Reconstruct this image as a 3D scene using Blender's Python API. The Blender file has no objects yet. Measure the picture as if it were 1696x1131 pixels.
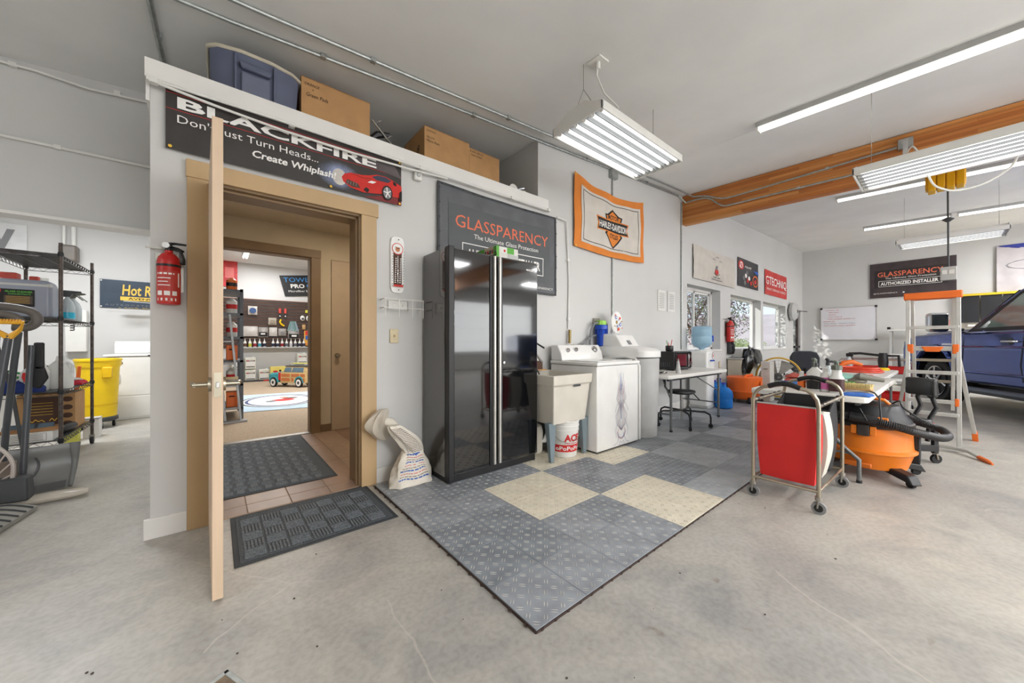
import bpy, math, random
from mathutils import Vector, Matrix
R = math.radians
random.seed(7)
S = bpy.context.scene
COL = S.collection
# ------------------------------------------------------------------ camera, sky, sun, exposure
cam = bpy.data.cameras.new('camera'); camo = bpy.data.objects.new('camera', cam); COL.objects.link(camo)
camo.location = (0, 0, 1.12); camo.rotation_euler = (R(90), 0, -math.atan2(.6361, .7716))
cam.sensor_width = 36; cam.lens = 595 / 1696 * 36; cam.shift_y = 1.5 / 1696; cam.clip_start = .02
S.camera = camo
S.view_settings.view_transform = 'Standard'; S.view_settings.look = 'None'
S.view_settings.exposure = 0.17; S.view_settings.gamma = 1; S.view_settings.use_curve_mapping = False
TUBE, PANEL = 2.3, 2.2
DOOR_FILL = 150      # added fill lamp before each unseen overhead door, watts      # how strongly the fluorescent tubes shine; strength of the added, unseen ceiling lamps
w = bpy.data.worlds.new('sky'); S.world = w; w.use_nodes = True
wn = w.node_tree.nodes; wl = w.node_tree.links
bg = wn['Background']; tc = wn.new('ShaderNodeTexCoord'); sp = wn.new('ShaderNodeSeparateXYZ'); cr = wn.new('ShaderNodeValToRGB')
wl.new(tc.outputs['Generated'], sp.inputs[0]); wl.new(sp.outputs['Z'], cr.inputs[0]); wl.new(cr.outputs[0], bg.inputs[0])
cr.color_ramp.elements[0].color = (.80, .86, .95, 1); cr.color_ramp.elements[1].color = (.30, .50, .92, 1)
bg.inputs[1].default_value = 1.3
sun = bpy.data.lights.new('sun', 'SUN'); sun.energy = 4.0; sun.angle = R(.6); sun.color = (1, .95, .86)
so = bpy.data.objects.new('sun', sun); COL.objects.link(so)
so.rotation_euler = Vector((.62, -.55, -.50)).to_track_quat('-Z', 'Y').to_euler()
def area(name, x, y, z, sx, sy, watts, col=(.985, .99, 1), rot=(0, 0, 0)):
    l = bpy.data.lights.new(name, 'AREA'); l.shape = 'RECTANGLE'; l.size = sx; l.size_y = sy; l.energy = watts; l.color = col
    o = bpy.data.objects.new(name, l); COL.objects.link(o); o.location = (x, y, z); o.rotation_euler = rot
    return o
# added fill lamps out of view, behind and beside the photographer (their housings are built below)
FILL_LAMPS = [(-3.6, 1.4), (.9, -3.0), (4.6, -3.4), (8.0, -3.2), (12.2, -2.6), (9.9, -5.6), (1.2, -5.4), (5.6, -6.0)]

# ------------------------------------------------------------------ materials
def lin(c):
    out = []
    for x in c:
        x /= 255.
        out.append(x / 12.92 if x <= .04045 else ((x + .055) / 1.055) ** 2.4)
    return out
MATS = {}
def mt(name, rgb, rough=.55, metal=0., var=.06, sc=6., bump=0., emit=0., coat=0., alpha=1., trans=0., stretch=None, spec=None):
    if name in MATS: return MATS[name]
    m = bpy.data.materials.new(name); MATS[name] = m; m.use_nodes = True
    n = m.node_tree.nodes; l = m.node_tree.links; p = n['Principled BSDF']
    c = lin(rgb)
    p.inputs['Roughness'].default_value = rough; p.inputs['Metallic'].default_value = metal
    if spec is not None: p.inputs['Specular IOR Level'].default_value = spec
    p.inputs['Base Color'].default_value = (*c, 1)
    if coat: p.inputs['Coat Weight'].default_value = coat; p.inputs['Coat Roughness'].default_value = .08
    if trans: p.inputs['Transmission Weight'].default_value = trans; p.inputs['IOR'].default_value = 1.2
    if alpha < 1: p.inputs['Alpha'].default_value = alpha
    if emit: p.inputs['Emission Color'].default_value = (*c, 1); p.inputs['Emission Strength'].default_value = emit
    if var or bump:
        t = n.new('ShaderNodeTexCoord'); mp = n.new('ShaderNodeMapping'); ns = n.new('ShaderNodeTexNoise')
        if stretch: mp.inputs['Scale'].default_value = stretch
        ns.inputs['Scale'].default_value = sc; ns.inputs['Detail'].default_value = 4
        l.new(t.outputs['Object'], mp.inputs[0]); l.new(mp.outputs[0], ns.inputs[0])
    if var:
        r = n.new('ShaderNodeValToRGB'); e = r.color_ramp.elements
        e[0].position = .3; e[1].position = .7
        e[0].color = (*[max(0, x * (1 - var * 1.6)) for x in c], 1); e[1].color = (*[min(1, x * (1 + var * 1.2)) for x in c], 1)
        l.new(ns.outputs[0], r.inputs[0]); l.new(r.outputs[0], p.inputs['Base Color'])
    if bump:
        b = n.new('ShaderNodeBump'); b.inputs['Strength'].default_value = bump; b.inputs['Distance'].default_value = .01
        l.new(ns.outputs[0], b.inputs['Height']); l.new(b.outputs[0], p.inputs['Normal'])
    return m
def nodes_of(m): return m.node_tree.nodes, m.node_tree.links, m.node_tree.nodes['Principled BSDF']
def concrete():
    m = mt('concrete', (186, 183, 176), .42, var=0); n, l, p = nodes_of(m)
    t = n.new('ShaderNodeTexCoord')
    def noise(sc, det=5, dist=0.):
        x = n.new('ShaderNodeTexNoise'); x.inputs['Scale'].default_value = sc; x.inputs['Detail'].default_value = det
        x.inputs['Distortion'].default_value = dist; l.new(t.outputs['Object'], x.inputs[0]); return x
    def ramp(src, stops):
        r = n.new('ShaderNodeValToRGB'); e = r.color_ramp.elements
        while len(e) < len(stops): e.new(.5)
        for el, (ps, c) in zip(e, stops): el.position = ps; el.color = (*lin(c), 1)
        l.new(src, r.inputs[0]); return r
    def mix(a, b, fac, mode='MULTIPLY'):
        x = n.new('ShaderNodeMixRGB'); x.blend_type = mode
        if isinstance(fac, float): x.inputs[0].default_value = fac
        else: l.new(fac, x.inputs[0])
        l.new(a, x.inputs[1])
        if isinstance(b, tuple): x.inputs[2].default_value = (*lin(b), 1)
        else: l.new(b, x.inputs[2])
        return x
    big = ramp(noise(.55, 6, .6).outputs[0], [(.30, (166, 167, 166)), (.5, (187, 184, 177)), (.68, (202, 198, 188))])
    mid = ramp(noise(3.2, 8, 1.2).outputs[0], [(.3, (214, 214, 216)), (.55, (244, 242, 240)), (.75, (255, 255, 255))])
    a = mix(big.outputs[0], mid.outputs[0], .8)
    fine = ramp(noise(42, 4).outputs[0], [(.35, (228, 226, 224)), (.6, (255, 255, 255))])
    a = mix(a.outputs[0], fine.outputs[0], .6)
    spot = ramp(noise(9, 3, .5).outputs[0], [(.70, (255, 255, 255)), (.78, (196, 178, 150))])
    a = mix(a.outputs[0], spot.outputs[0], .5)
    # hairline cracks: edges of a stretched voronoi, kept only here and there
    v = n.new('ShaderNodeTexVoronoi'); v.feature = 'DISTANCE_TO_EDGE'; v.inputs['Scale'].default_value = .42
    dn = noise(2.2, 5); mm = n.new('ShaderNodeMixRGB'); mm.inputs[0].default_value = .12
    l.new(t.outputs['Object'], mm.inputs[1]); l.new(dn.outputs[1], mm.inputs[2]); l.new(mm.outputs[0], v.inputs[0])
    ck = n.new('ShaderNodeMath'); ck.operation = 'LESS_THAN'; ck.inputs[1].default_value = .0014; l.new(v.outputs[0], ck.inputs[0])
    kp = n.new('ShaderNodeMath'); kp.operation = 'GREATER_THAN'; kp.inputs[1].default_value = .52; l.new(noise(.8, 2).outputs[0], kp.inputs[0])
    c2 = n.new('ShaderNodeMath'); c2.operation = 'MULTIPLY'; l.new(ck.outputs[0], c2.inputs[0]); l.new(kp.outputs[0], c2.inputs[1])
    c3 = n.new('ShaderNodeMath'); c3.operation = 'MULTIPLY'; c3.inputs[1].default_value = .35; l.new(c2.outputs[0], c3.inputs[0])
    a = mix(a.outputs[0], (206, 200, 190), c3.outputs[0], 'MIX')
    l.new(a.outputs[0], p.inputs['Base Color'])
    rr = n.new('ShaderNodeMapRange'); rr.inputs[3].default_value = .32; rr.inputs[4].default_value = .6
    l.new(noise(1.7, 5).outputs[0], rr.inputs[0]); l.new(rr.outputs[0], p.inputs['Roughness'])
    bp = n.new('ShaderNodeBump'); bp.inputs['Strength'].default_value = .12; bp.inputs['Distance'].default_value = .006
    l.new(noise(30, 5).outputs[0], bp.inputs['Height']); l.new(bp.outputs[0], p.inputs['Normal'])
    return m
CONC = concrete()
WALL = mt('wall_paint', (208, 207, 205), .7, var=.02, sc=1.2, bump=.06)
CEIL = mt('ceiling_paint', (236, 236, 234), .8, var=.03, sc=1.5, bump=.12)
WHITE = mt('white_paint', (232, 230, 226), .5, var=.03, sc=3)
TRIM = mt('tan_trim', (190, 160, 118), .5, var=.05, sc=5, stretch=(1, 1, .25))
DOORC = mt('door_edge_wood', (212, 186, 158), .55, var=.06, sc=7, stretch=(3, 3, .3))
BEIGE = mt('beige_paint', (198, 182, 156), .65, var=.03)
BLACK = mt('black_plastic', (26, 26, 28), .45, var=.1)
GLOSSB = mt('black_gloss_enamel', (14, 15, 17), .045, var=.15, coat=.6)
CHROME = mt('chrome', (205, 205, 205), .2, 1., var=.05)
STEEL = mt('brushed_steel', (170, 166, 158), .38, .9, var=.08)
GALV = mt('galvanised_steel', (176, 180, 178), .45, .7, var=.12, sc=20)
ALU = mt('aluminium', (205, 203, 198), .38, .55, var=.05, sc=10)
NICKEL = mt('satin_nickel', (176, 168, 150), .3, 1., var=.05)
DGREY = mt('dark_grey_plastic', (62, 64, 66), .5, var=.08)
GREY = mt('grey_plastic', (128, 130, 132), .5, var=.06)
LGREY = mt('light_grey_plastic', (186, 186, 184), .5, var=.05)
APPL = mt('white_enamel', (236, 235, 232), .28, var=.02, coat=.3)
PLW = mt('white_plastic', (228, 227, 222), .45, var=.03)
CARTON = mt('cardboard', (190, 146, 98), .8, var=.05, sc=9)
CARTS = mt('cardboard_side', (172, 126, 80), .8, var=.05, sc=9)
RED = mt('red_paint', (196, 30, 28), .4, var=.06)
ORANGE = mt('orange_plastic', (236, 112, 34), .42, var=.05)
YELLOW = mt('yellow_plastic', (248, 208, 20), .42, var=.05)
BLUE = mt('blue_plastic', (22, 74, 190), .35, var=.06)
GREEN = mt('green_plastic', (60, 150, 70), .5, var=.08)
LIME = mt('lime_plastic', (160, 214, 90), .5, var=.05)
INK = mt('black_ink', (24, 22, 22), .7, var=0)
INKW = mt('white_ink', (240, 238, 234), .6, var=0)
INKR = mt('red_ink', (206, 42, 40), .6, var=0)
INKO = mt('orange_ink', (232, 116, 84), .6, var=0)
INKB = mt('blue_ink', (40, 96, 180), .6, var=0)
INKG = mt('green_ink', (92, 170, 62), .6, var=0)
INKY = mt('yellow_ink', (236, 190, 60), .6, var=0)
INKN = mt('dark_brown_ink', (86, 58, 44), .7, var=0)
INKGR = mt('grey_ink', (128, 128, 130), .7, var=0)
RUBBER = mt('black_rubber', (30, 30, 31), .7, var=.1)
TUBEM = mt('fluorescent_tube', (255, 254, 250), .5, var=0, emit=TUBE)
REFL = mt('white_reflector', (160, 163, 166), .35, var=.02)
WOODB = mt('laminated_beam_wood', (196, 128, 66), .6, var=.16, sc=7, stretch=(1, .18, 3.))
PINE = mt('pine_wood', (198, 156, 104), .6, var=.12, sc=9, stretch=(.3, 3, 3))

# ------------------------------------------------------------------ mesh building
ROOTM = {}
class B:
    def __init__(s, root=None):
        s.v = []; s.f = []; s.I = ROOTM[root.name].inverted() if root is not None else None; s.T = None
    def add(s, vs, fs):
        o = len(s.v)
        for p in vs:
            p = Vector(p)
            if s.T is not None: p = s.T @ p
            if s.I is not None: p = s.I @ p
            s.v.append(p)
        s.f += [tuple(i + o for i in f) for f in fs]; return s
    def box(s, x0, x1, y0, y1, z0, z1):
        return s.add([(x0, y0, z0), (x1, y0, z0), (x1, y1, z0), (x0, y1, z0), (x0, y0, z1), (x1, y0, z1), (x1, y1, z1), (x0, y1, z1)],
                     [(0, 3, 2, 1), (4, 5, 6, 7), (0, 1, 5, 4), (1, 2, 6, 5), (2, 3, 7, 6), (3, 0, 4, 7)])
    def bc(s, c, d): return s.box(c[0] - d[0] / 2, c[0] + d[0] / 2, c[1] - d[1] / 2, c[1] + d[1] / 2, c[2] - d[2] / 2, c[2] + d[2] / 2)
    def hexa(s, p8): return s.add(p8, [(0, 3, 2, 1), (4, 5, 6, 7), (0, 1, 5, 4), (1, 2, 6, 5), (2, 3, 7, 6), (3, 0, 4, 7)])
    def cyl(s, a, b, r, r2=None, n=12):
        return s.tube([a, b], [r, r if r2 is None else r2], n)
    def tube(s, pts, r, n=8, closed=False):
        pts = [Vector(p) for p in pts]; k = len(pts)
        rs = r if isinstance(r, (list, tuple)) else [r] * k
        tg = []
        for i in range(k):
            if closed: t = pts[(i + 1) % k] - pts[i - 1]
            else: t = pts[min(i + 1, k - 1)] - pts[max(i - 1, 0)]
            tg.append(t.normalized() if t.length > 1e-9 else Vector((0, 0, 1)))
        a = tg[0].orthogonal().normalized(); vs = []
        for i in range(k):
            a = (a - tg[i] * a.dot(tg[i]))
            a = a.normalized() if a.length > 1e-6 else tg[i].orthogonal().normalized()
            b = tg[i].cross(a)
            for j in range(n):
                q = 2 * math.pi * j / n
                vs.append(pts[i] + (a * math.cos(q) + b * math.sin(q)) * rs[i])
        fs = []
        for i in range(k if closed else k - 1):
            for j in range(n):
                i2 = (i + 1) % k
                fs.append((i * n + j, i * n + (j + 1) % n, i2 * n + (j + 1) % n, i2 * n + j))
        if not closed: fs += [tuple(range(n - 1, -1, -1)), tuple((k - 1) * n + j for j in range(n))]
        return s.add(vs, fs)
    def lathe(s, prof, c=(0, 0, 0), n=24, sx=1., sy=1., a0=0., cap=True, ax='z', pw=None):
        vs = []; k = len(prof)
        for (r, z) in prof:
            for j in range(n):
                q = a0 + 2 * math.pi * j / n; cx, cy = math.cos(q), math.sin(q)
                if pw:
                    cx = math.copysign(abs(cx) ** pw, cx); cy = math.copysign(abs(cy) ** pw, cy)
                x, y = r * cx * sx, r * cy * sy
                if ax == 'z': vs.append((c[0] + x, c[1] + y, c[2] + z))
                elif ax == 'x': vs.append((c[0] + z, c[1] + x, c[2] + y))
                else: vs.append((c[0] + x, c[1] + z, c[2] + y))
        fs = [(i * n + j, i * n + (j + 1) % n, (i + 1) * n + (j + 1) % n, (i + 1) * n + j) for i in range(k - 1) for j in range(n)]
        if cap: fs += [tuple(range(n - 1, -1, -1)), tuple((k - 1) * n + j for j in range(n))]
        return s.add(vs, fs)
    def sph(s, c, r, n=12):
        if not isinstance(r, (tuple, list)): r = (r, r, r)
        prof = [(max(.001, math.sin(math.pi * i / (n // 2 + 2))), -math.cos(math.pi * i / (n // 2 + 2))) for i in range(n // 2 + 3)]
        vs = []
        for (a, z) in prof:
            for j in range(n):
                q = 2 * math.pi * j / n; vs.append((c[0] + r[0] * a * math.cos(q), c[1] + r[1] * a * math.sin(q), c[2] + r[2] * z))
        k = len(prof)
        return s.add(vs, [(i * n + j, i * n + (j + 1) % n, (i + 1) * n + (j + 1) % n, (i + 1) * n + j) for i in range(k - 1) for j in range(n)])
    def prism(s, poly, a0, a1, ax='y'):
        n = len(poly)
        def P(u, v, a): return (a, u, v) if ax == 'x' else ((u, a, v) if ax == 'y' else (u, v, a))
        vs = [P(u, v, a0) for u, v in poly] + [P(u, v, a1) for u, v in poly]
        return s.add(vs, [tuple(range(n - 1, -1, -1)), tuple(range(n, 2 * n))] + [(i, (i + 1) % n, n + (i + 1) % n, n + i) for i in range(n)])
    def sheet(s, fn, nu, nv, th=(0, 0, .003)):
        t = Vector(th); vs = []
        for j in range(nv + 1):
            for i in range(nu + 1): vs.append(Vector(fn(i / nu, j / nv)))
        N = len(vs); vs += [p + t for p in vs]; W = nu + 1
        fs = []
        for j in range(nv):
            for i in range(nu):
                a = j * W + i; fs.append((a, a + 1, a + 1 + W, a + W)); fs.append((N + a, N + a + W, N + a + 1 + W, N + a + 1))
        rim = [(i, i + 1) for i in range(nu)] + [(j * W + nu, (j + 1) * W + nu) for j in range(nv)] + \
              [(nv * W + i + 1, nv * W + i) for i in range(nu)] + [((j + 1) * W, j * W) for j in range(nv)]
        fs += [(b, a, N + a, N + b) for a, b in rim]
        return s.add(vs, fs)
def ob(name, b, mat, parent=None, bev=0., seg=2, flat=False, ang=38):
    me = bpy.data.meshes.new(name); me.from_pydata([tuple(p) for p in b.v], [], b.f)
    me.materials.append(mat); me.validate(); 
    if not flat: me.shade_smooth(); me.set_sharp_from_angle(angle=R(ang))
    o = bpy.data.objects.new(name, me); COL.objects.link(o)
    if parent is not None: o.parent = parent
    if bev:
        md = o.modifiers.new('edge', 'BEVEL'); md.width = bev; md.segments = seg; md.limit_method = 'ANGLE'; md.angle_limit = R(40)
        md.use_clamp_overlap = True
    return o
def fixn(o):
    import bmesh
    bm = bmesh.new(); bm.from_mesh(o.data); bmesh.ops.recalc_face_normals(bm, faces=bm.faces); bm.to_mesh(o.data); bm.free(); return o
def root(name, label, cat, loc=(0, 0, 0), rz=0., group=None):
    o = bpy.data.objects.new(name, None); COL.objects.link(o); o.location = loc; o.rotation_euler = (0, 0, rz); o.empty_display_size = .1
    o['label'] = label; o['category'] = cat
    if group: o['group'] = group
    ROOTM[o.name] = Matrix.Translation(Vector(loc)) @ Matrix.Rotation(rz, 4, 'Z'); return o
def tag(o, label, cat, group=None, kind=None):
    o['label'] = label; o['category'] = cat
    if group: o['group'] = group
    if kind: o['kind'] = kind
    return o
def struct(name, b, mat, parent=None, **k):
    o = ob(name, b, mat, parent, **k)
    if parent is None: o['kind'] = 'structure'
    return o
def kids(o): return [c for c in bpy.data.objects if c.parent == o]
def dup(r, loc, rz=0., label=None, group=None, tree=None):
    c = r.copy(); COL.objects.link(c); c.location = loc; c.rotation_euler = (0, 0, rz)
    if label: c['label'] = label
    if group: c['group'] = group
    ROOTM[c.name] = Matrix.Translation(Vector(loc)) @ Matrix.Rotation(rz, 4, 'Z')
    for ch in (tree or kids(r)):
        d = ch.copy(); COL.objects.link(d); d.parent = c
        for g in kids(ch):
            e = g.copy(); COL.objects.link(e); e.parent = d
    return c
def crom(P_, n):
    P_ = [Vector(p) for p in P_]; out = []
    for i in range(len(P_) - 1):
        a_, b_, c_, d_ = P_[max(i - 1, 0)], P_[i], P_[i + 1], P_[min(i + 2, len(P_) - 1)]
        for k in range(n): t = k / n; out.append(.5 * ((2 * b_) + (c_ - a_) * t + (2 * a_ - 5 * b_ + 4 * c_ - d_) * t * t + (3 * b_ - a_ - 3 * c_ + d_) * t ** 3))
    return out + [P_[-1]]
# ------------------------------------------------------------------ flat print: words and shapes laid on a surface
_TX = {}
def glyphs(s, off=0.):
    k = (s, off)
    if k in _TX: return _TX[k]
    cu = bpy.data.curves.new('t', 'FONT'); cu.body = s; cu.resolution_u = 2; cu.offset = off
    o = bpy.data.objects.new('t', cu); COL.objects.link(o)
    dg = bpy.context.evaluated_depsgraph_get(); me = bpy.data.meshes.new_from_object(o.evaluated_get(dg))
    V = [(v.co.x, v.co.y) for v in me.vertices]; F = [tuple(p.vertices) for p in me.polygons]
    bpy.data.objects.remove(o); bpy.data.curves.remove(cu); bpy.data.meshes.remove(me)
    x0 = min(v[0] for v in V); x1 = max(v[0] for v in V); y0 = min(v[1] for v in V); y1 = max(v[1] for v in V)
    _TX[k] = ([((x - x0) / (x1 - x0), (y - y0) / (y1 - y0)) for x, y in V], F); return _TX[k]
class Art:
    """Collects prints on a flat or rippled surface: o + u*a + v*b + n*c."""
    def __init__(s, parent, o, u, v, n, fn=None, c0=.001):
        s.p = parent; s.o = Vector(o); s.u = Vector(u); s.v = Vector(v); s.n = Vector(n); s.fn = fn; s.c = c0 + (.004 if fn else 0); s.bk = {}
    def M(s, a, b, c=0.): return Vector((a, b, c))
    def P(s, a, b, c=0.):
        if s.fn: da, db, dc = s.fn(a, b); a += da; b += db; c += dc
        return s.o + s.u * a + s.v * b + s.n * c
    def b(s, name, mat):
        if (name, mat.name) not in s.bk: s.bk[(name, mat.name)] = (B(), mat)
        return s.bk[(name, mat.name)][0]
    def text(s, t, a, b, wd, h, mat, off=0., sl=0., name='lettering', arc=0., rot=0., vert=False):
        V, F = glyphs(t, off); s.c += .0004; vs = []
        for x, y in V:
            A = x * wd + sl * y * h; Bq = y * h + arc * math.sin(math.pi * x)
            if rot: A, Bq = A * math.cos(rot) - Bq * math.sin(rot), A * math.sin(rot) + Bq * math.cos(rot)
            vs.append(s.M(a + A, b + Bq, s.c))
        s.b(name, mat).add(vs, F); return s
    def poly(s, pts, mat, name='print'):
        s.c += .0004
        s.b(name, mat).add([s.M(x, y, s.c) for x, y in pts], [tuple(range(len(pts)))]); return s
    def rect(s, a0, b0, a1, b1, mat, nu=1, nv=1, name='print'):
        s.c += .0004; W = nu + 1
        vs = [s.M(a0 + (a1 - a0) * i / nu, b0 + (b1 - b0) * j / nv, s.c) for j in range(nv + 1) for i in range(W)]
        s.b(name, mat).add(vs, [(j * W + i, j * W + i + 1, (j + 1) * W + i + 1, (j + 1) * W + i) for j in range(nv) for i in range(nu)]); return s
    def frame(s, a0, b0, a1, b1, t, mat, name='print', nu=8):
        s.rect(a0, b0, a1, b0 + t, mat, nu, 1, name); s.rect(a0, b1 - t, a1, b1, mat, nu, 1, name)
        s.rect(a0, b0, a0 + t, b1, mat, 1, nu, name); s.rect(a1 - t, b0, a1, b1, mat, 1, nu, name); return s
    def circ(s, a, b, r, mat, ry=None, n=16, name='print'):
        ry = ry or r
        return s.poly([(a + r * math.cos(2 * math.pi * i / n), b + ry * math.sin(2 * math.pi * i / n)) for i in range(n)], mat, name)
    def line(s, pts, t, mat, name='print'):
        s.c += .0004
        for (x0, y0), (x1, y1) in zip(pts, pts[1:]):
            d = math.hypot(x1 - x0, y1 - y0) or 1; nx, ny = -(y1 - y0) / d * t / 2, (x1 - x0) / d * t / 2
            s.b(name, mat).add([s.M(x0 + nx, y0 + ny, s.c), s.M(x0 - nx, y0 - ny, s.c), s.M(x1 - nx, y1 - ny, s.c), s.M(x1 + nx, y1 + ny, s.c)], [(0, 1, 2, 3)])
        return s
    def ring(s, a, b, r, t, mat, ry=None, n=18, name='print'):
        ry = ry or r
        return s.line([(a + r * math.cos(2 * math.pi * i / n), b + ry * math.sin(2 * math.pi * i / n)) for i in range(n + 1)], t, mat, name)
    def scrawl(s, a, b, wd, t, mat, amp=.3, seed=1, name='handwriting'):
        rn = random.Random(seed); x = a
        while x < a + wd:
            L = min(rn.uniform(.5, 1.6) * t * 5, a + wd - x); n = max(3, int(L / (t * .6)))
            s.line([(x + L * k / n, b + t * amp * (1 if k % 2 else -1) * rn.uniform(.4, 1.2)) for k in range(n + 1)], t * .22, mat, name); x += L + t * .9
        return s
    def done(s):
        import bmesh
        for (name, _), (b, mat) in s.bk.items():
            if s.fn:
                bm = bmesh.new(); vs = [bm.verts.new(p) for p in b.v]
                for f in b.f:
                    try: bm.faces.new([vs[i] for i in f])
                    except ValueError: pass
                bmesh.ops.triangulate(bm, faces=bm.faces)
                for _k in range(4):
                    e = [e for e in bm.edges if e.calc_length() > .06]
                    if not e: break
                    bmesh.ops.subdivide_edges(bm, edges=e, cuts=1); bmesh.ops.triangulate(bm, faces=bm.faces)
                bm.verts.index_update(); b.v = [v.co.copy() for v in bm.verts]; b.f = [tuple(v.index for v in f.verts) for f in bm.faces]; bm.free()
            b.v = [s.P(*p) for p in b.v]
            ob(name, b, mat, s.p, flat=True)
def banner(name, label, cat, o, u, n, wd, h, mat, fn=None, nu=1, nv=1, th=.003, group=None, part='sheet'):
    """A hung sheet: its root sits at the lower left corner O; returns an Art for its prints."""
    r = root(name, label, cat, o, 0, group); u = Vector(u); n = Vector(n); v = Vector((0, 0, 1))
    a = Art(r, (0, 0, 0), u, v, n, fn, c0=.0008)
    b = B(); b.sheet(lambda s_, t_: a.P(s_ * wd, t_ * h, -th), nu, nv, n * th); ob(part, b, mat, r)
    return a
# ================================================================== STRUCTURE
def cz(x, y):
    z = 3.37 + .075 * (max(x, -1.6) - 2.77) if x <= 6.2 else 3.6275 + .04 * (x - 6.2)
    return z + .03 * (min(y, 8.5) - 2.9)
XB, YB, XF = -6.0, -7.5, 14.2        # far corners of the shop floor
struct('floor', B().box(-7, 4.6, -8, 8.6, -.12, 0).box(4.6, 16, -8, 3.2, -.12, 0), CONC)
b = B()
for x0, x1 in ((XB - .2, -1.6), (-1.6, 6.2), (6.2, XF + .2)):
    for xa, xb, ye in ((x0, min(x1, 4.6), 8.5), (max(x0, 4.6), x1, 3.3)):
        if xb <= xa: continue
        b.hexa([(xa, YB - .2, cz(xa, YB)), (xb, YB - .2, cz(xb, YB)), (xb, ye, cz(xb, ye)), (xa, ye, cz(xa, ye)),
                (xa, YB - .2, 4.6), (xb, YB - .2, 4.6), (xb, ye, 4.6), (xa, ye, 4.6)])
# the two ceiling fields left and right of the beam
struct('ceiling', b, CEIL)
# long wall with the doorway, the loft ledge and three windows
W1, W2, W3 = (6.36, 7.80, .98, 2.15), (8.34, 10.25, .96, 2.13), (10.43, 12.35, .97, 2.13)
b = B(); Y0, Y1 = 2.9, 3.14
b.box(-.29, -.033, Y0, Y1, 0, 2.64); b.box(-.033, .866, Y0, Y1, 2.107, 2.64); b.box(.866, 2.765, Y0, Y1, 0, 2.64)
b.box(2.765, W1[0], Y0, Y1, 0, 3.85); b.box(W1[1], W2[0], Y0, Y1, 0, 4.1); b.box(W2[1], W3[0], Y0, Y1, 0, 4.1); b.box(W3[1], 13.15, Y0, Y1, 0, 4.2)
for q in (W1, W2, W3): b.box(q[0], q[1], Y0, Y1, 0, q[2]); b.box(q[0], q[1], Y0, Y1, q[3], 4.2)
b.box(13.95, XF, Y0, Y1, 0, 4.2); b.box(13.15, 13.95, Y0, Y1, 2.1, 4.2)
struct('wall_back', b, WALL)
b = B(); b.box(XF, XF + .2, YB, 3.14, 0, 4.3); struct('wall_far', b, WALL)
b = B(); b.box(XB - .2, XB, YB, 8.5, 0, 4); struct('wall_side', b, WALL)
b = B(); b.box(XB, XF, YB - .2, YB, 0, 4.4); struct('wall_behind', b, WALL)
# loft: its side wall, back wall, deck and white fascia board
b = B(); b.box(2.765, 2.90, 3.14, 5.1, 0, 3.7); b.box(-.17, 2.765, 4.95, 5.08, 2.55, 3.6); struct('wall_loft', b, WALL)
b = B(); b.box(-.29, 2.765, 2.92, 4.95, 2.62, 2.70); struct('floor_loft', b, PLW)
f = B().box(-.31, 2.9, 2.866, 2.898, 2.62, 2.728); struct('trim_1', f, WHITE, bev=.003)
f = B().box(-.308, -.291, 2.8985, 4.184, 2.5, 2.726); struct('trim_2', f, WHITE)
# wall over the wide opening to the utility room, and that room's own walls
b = B(); b.box(XB, -.29, 4.2, 4.34, 2.045, 3.6); b.box(XB, -3.6, 4.2, 4.34, 0, 2.045); struct('wall_left', b, WALL)
b = B().box(XB, -.17, 4.185, 4.355, 2.025, 2.047); struct('trim_3', b, WHITE)
b = B(); b.box(-.29, -.17, 3.14, 8.3, 0, 2.62); b.box(-.29, -.17, 4.34, 8.3, 2.62, 3.6); struct('wall_partition', b, WALL)
b = B(); b.box(-4.2, -.17, 8.3, 8.45, 0, 3.6); b.box(-4.3, -4.2, 4.3, 8.45, 0, 3.6); struct('wall_utility', b, WALL)
# corridor and the shop behind it
b = B()
b.box(-.17, -.06, 4.95, 5.08, 0, 2.55); b.box(-.06, .897, 4.95, 5.08, 2.155, 2.55); b.box(.897, 1.12, 4.95, 5.08, 0, 2.55); b.box(1.88, 2.765, 4.95, 5.08, 0, 2.55); b.box(1.12, 1.88, 4.95, 5.08, 2.16, 2.55)
b.box(2.2, 2.3, 3.14, 4.95, 0, 2.55); b.box(-.17, 2.3, 3.14, 4.95, 2.5, 2.55)
struct('wall_corridor', b, BEIGE)
b = B(); b.box(-1.6, -1.5, 8.45, 13, 0, 3.6); b.box(-1.6, 5, 13, 13.15, 0, 3.6); b.box(4.4, 4.5, 5.08, 13, 0, 3.6); b.box(-.17, 4.5, 5.08, 5.10, 2.3, 3.6)
b.box(.95, 4.5, 5.08, 5.10, 0, 2.3); b.box(-.17, -.05, 5.08, 8.3, 0, 3.6)
struct('wall_shop', b, WALL)
struct('ceiling_shop', B().box(-.17, 4.4, 5.10, 8.45, 3.43, 3.46).box(-1.5, 4.4, 8.45, 13.0, 3.43, 3.46), CEIL)
CARPET = mt('beige_carpet', (178, 158, 134), .95, var=.12, sc=60, bump=.5)
struct('floor_carpet', B().box(-.17, 4.5, 5.03, 8.45, 0, .012).box(-1.6, 4.5, 8.45, 13, 0, .012), CARPET)
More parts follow.
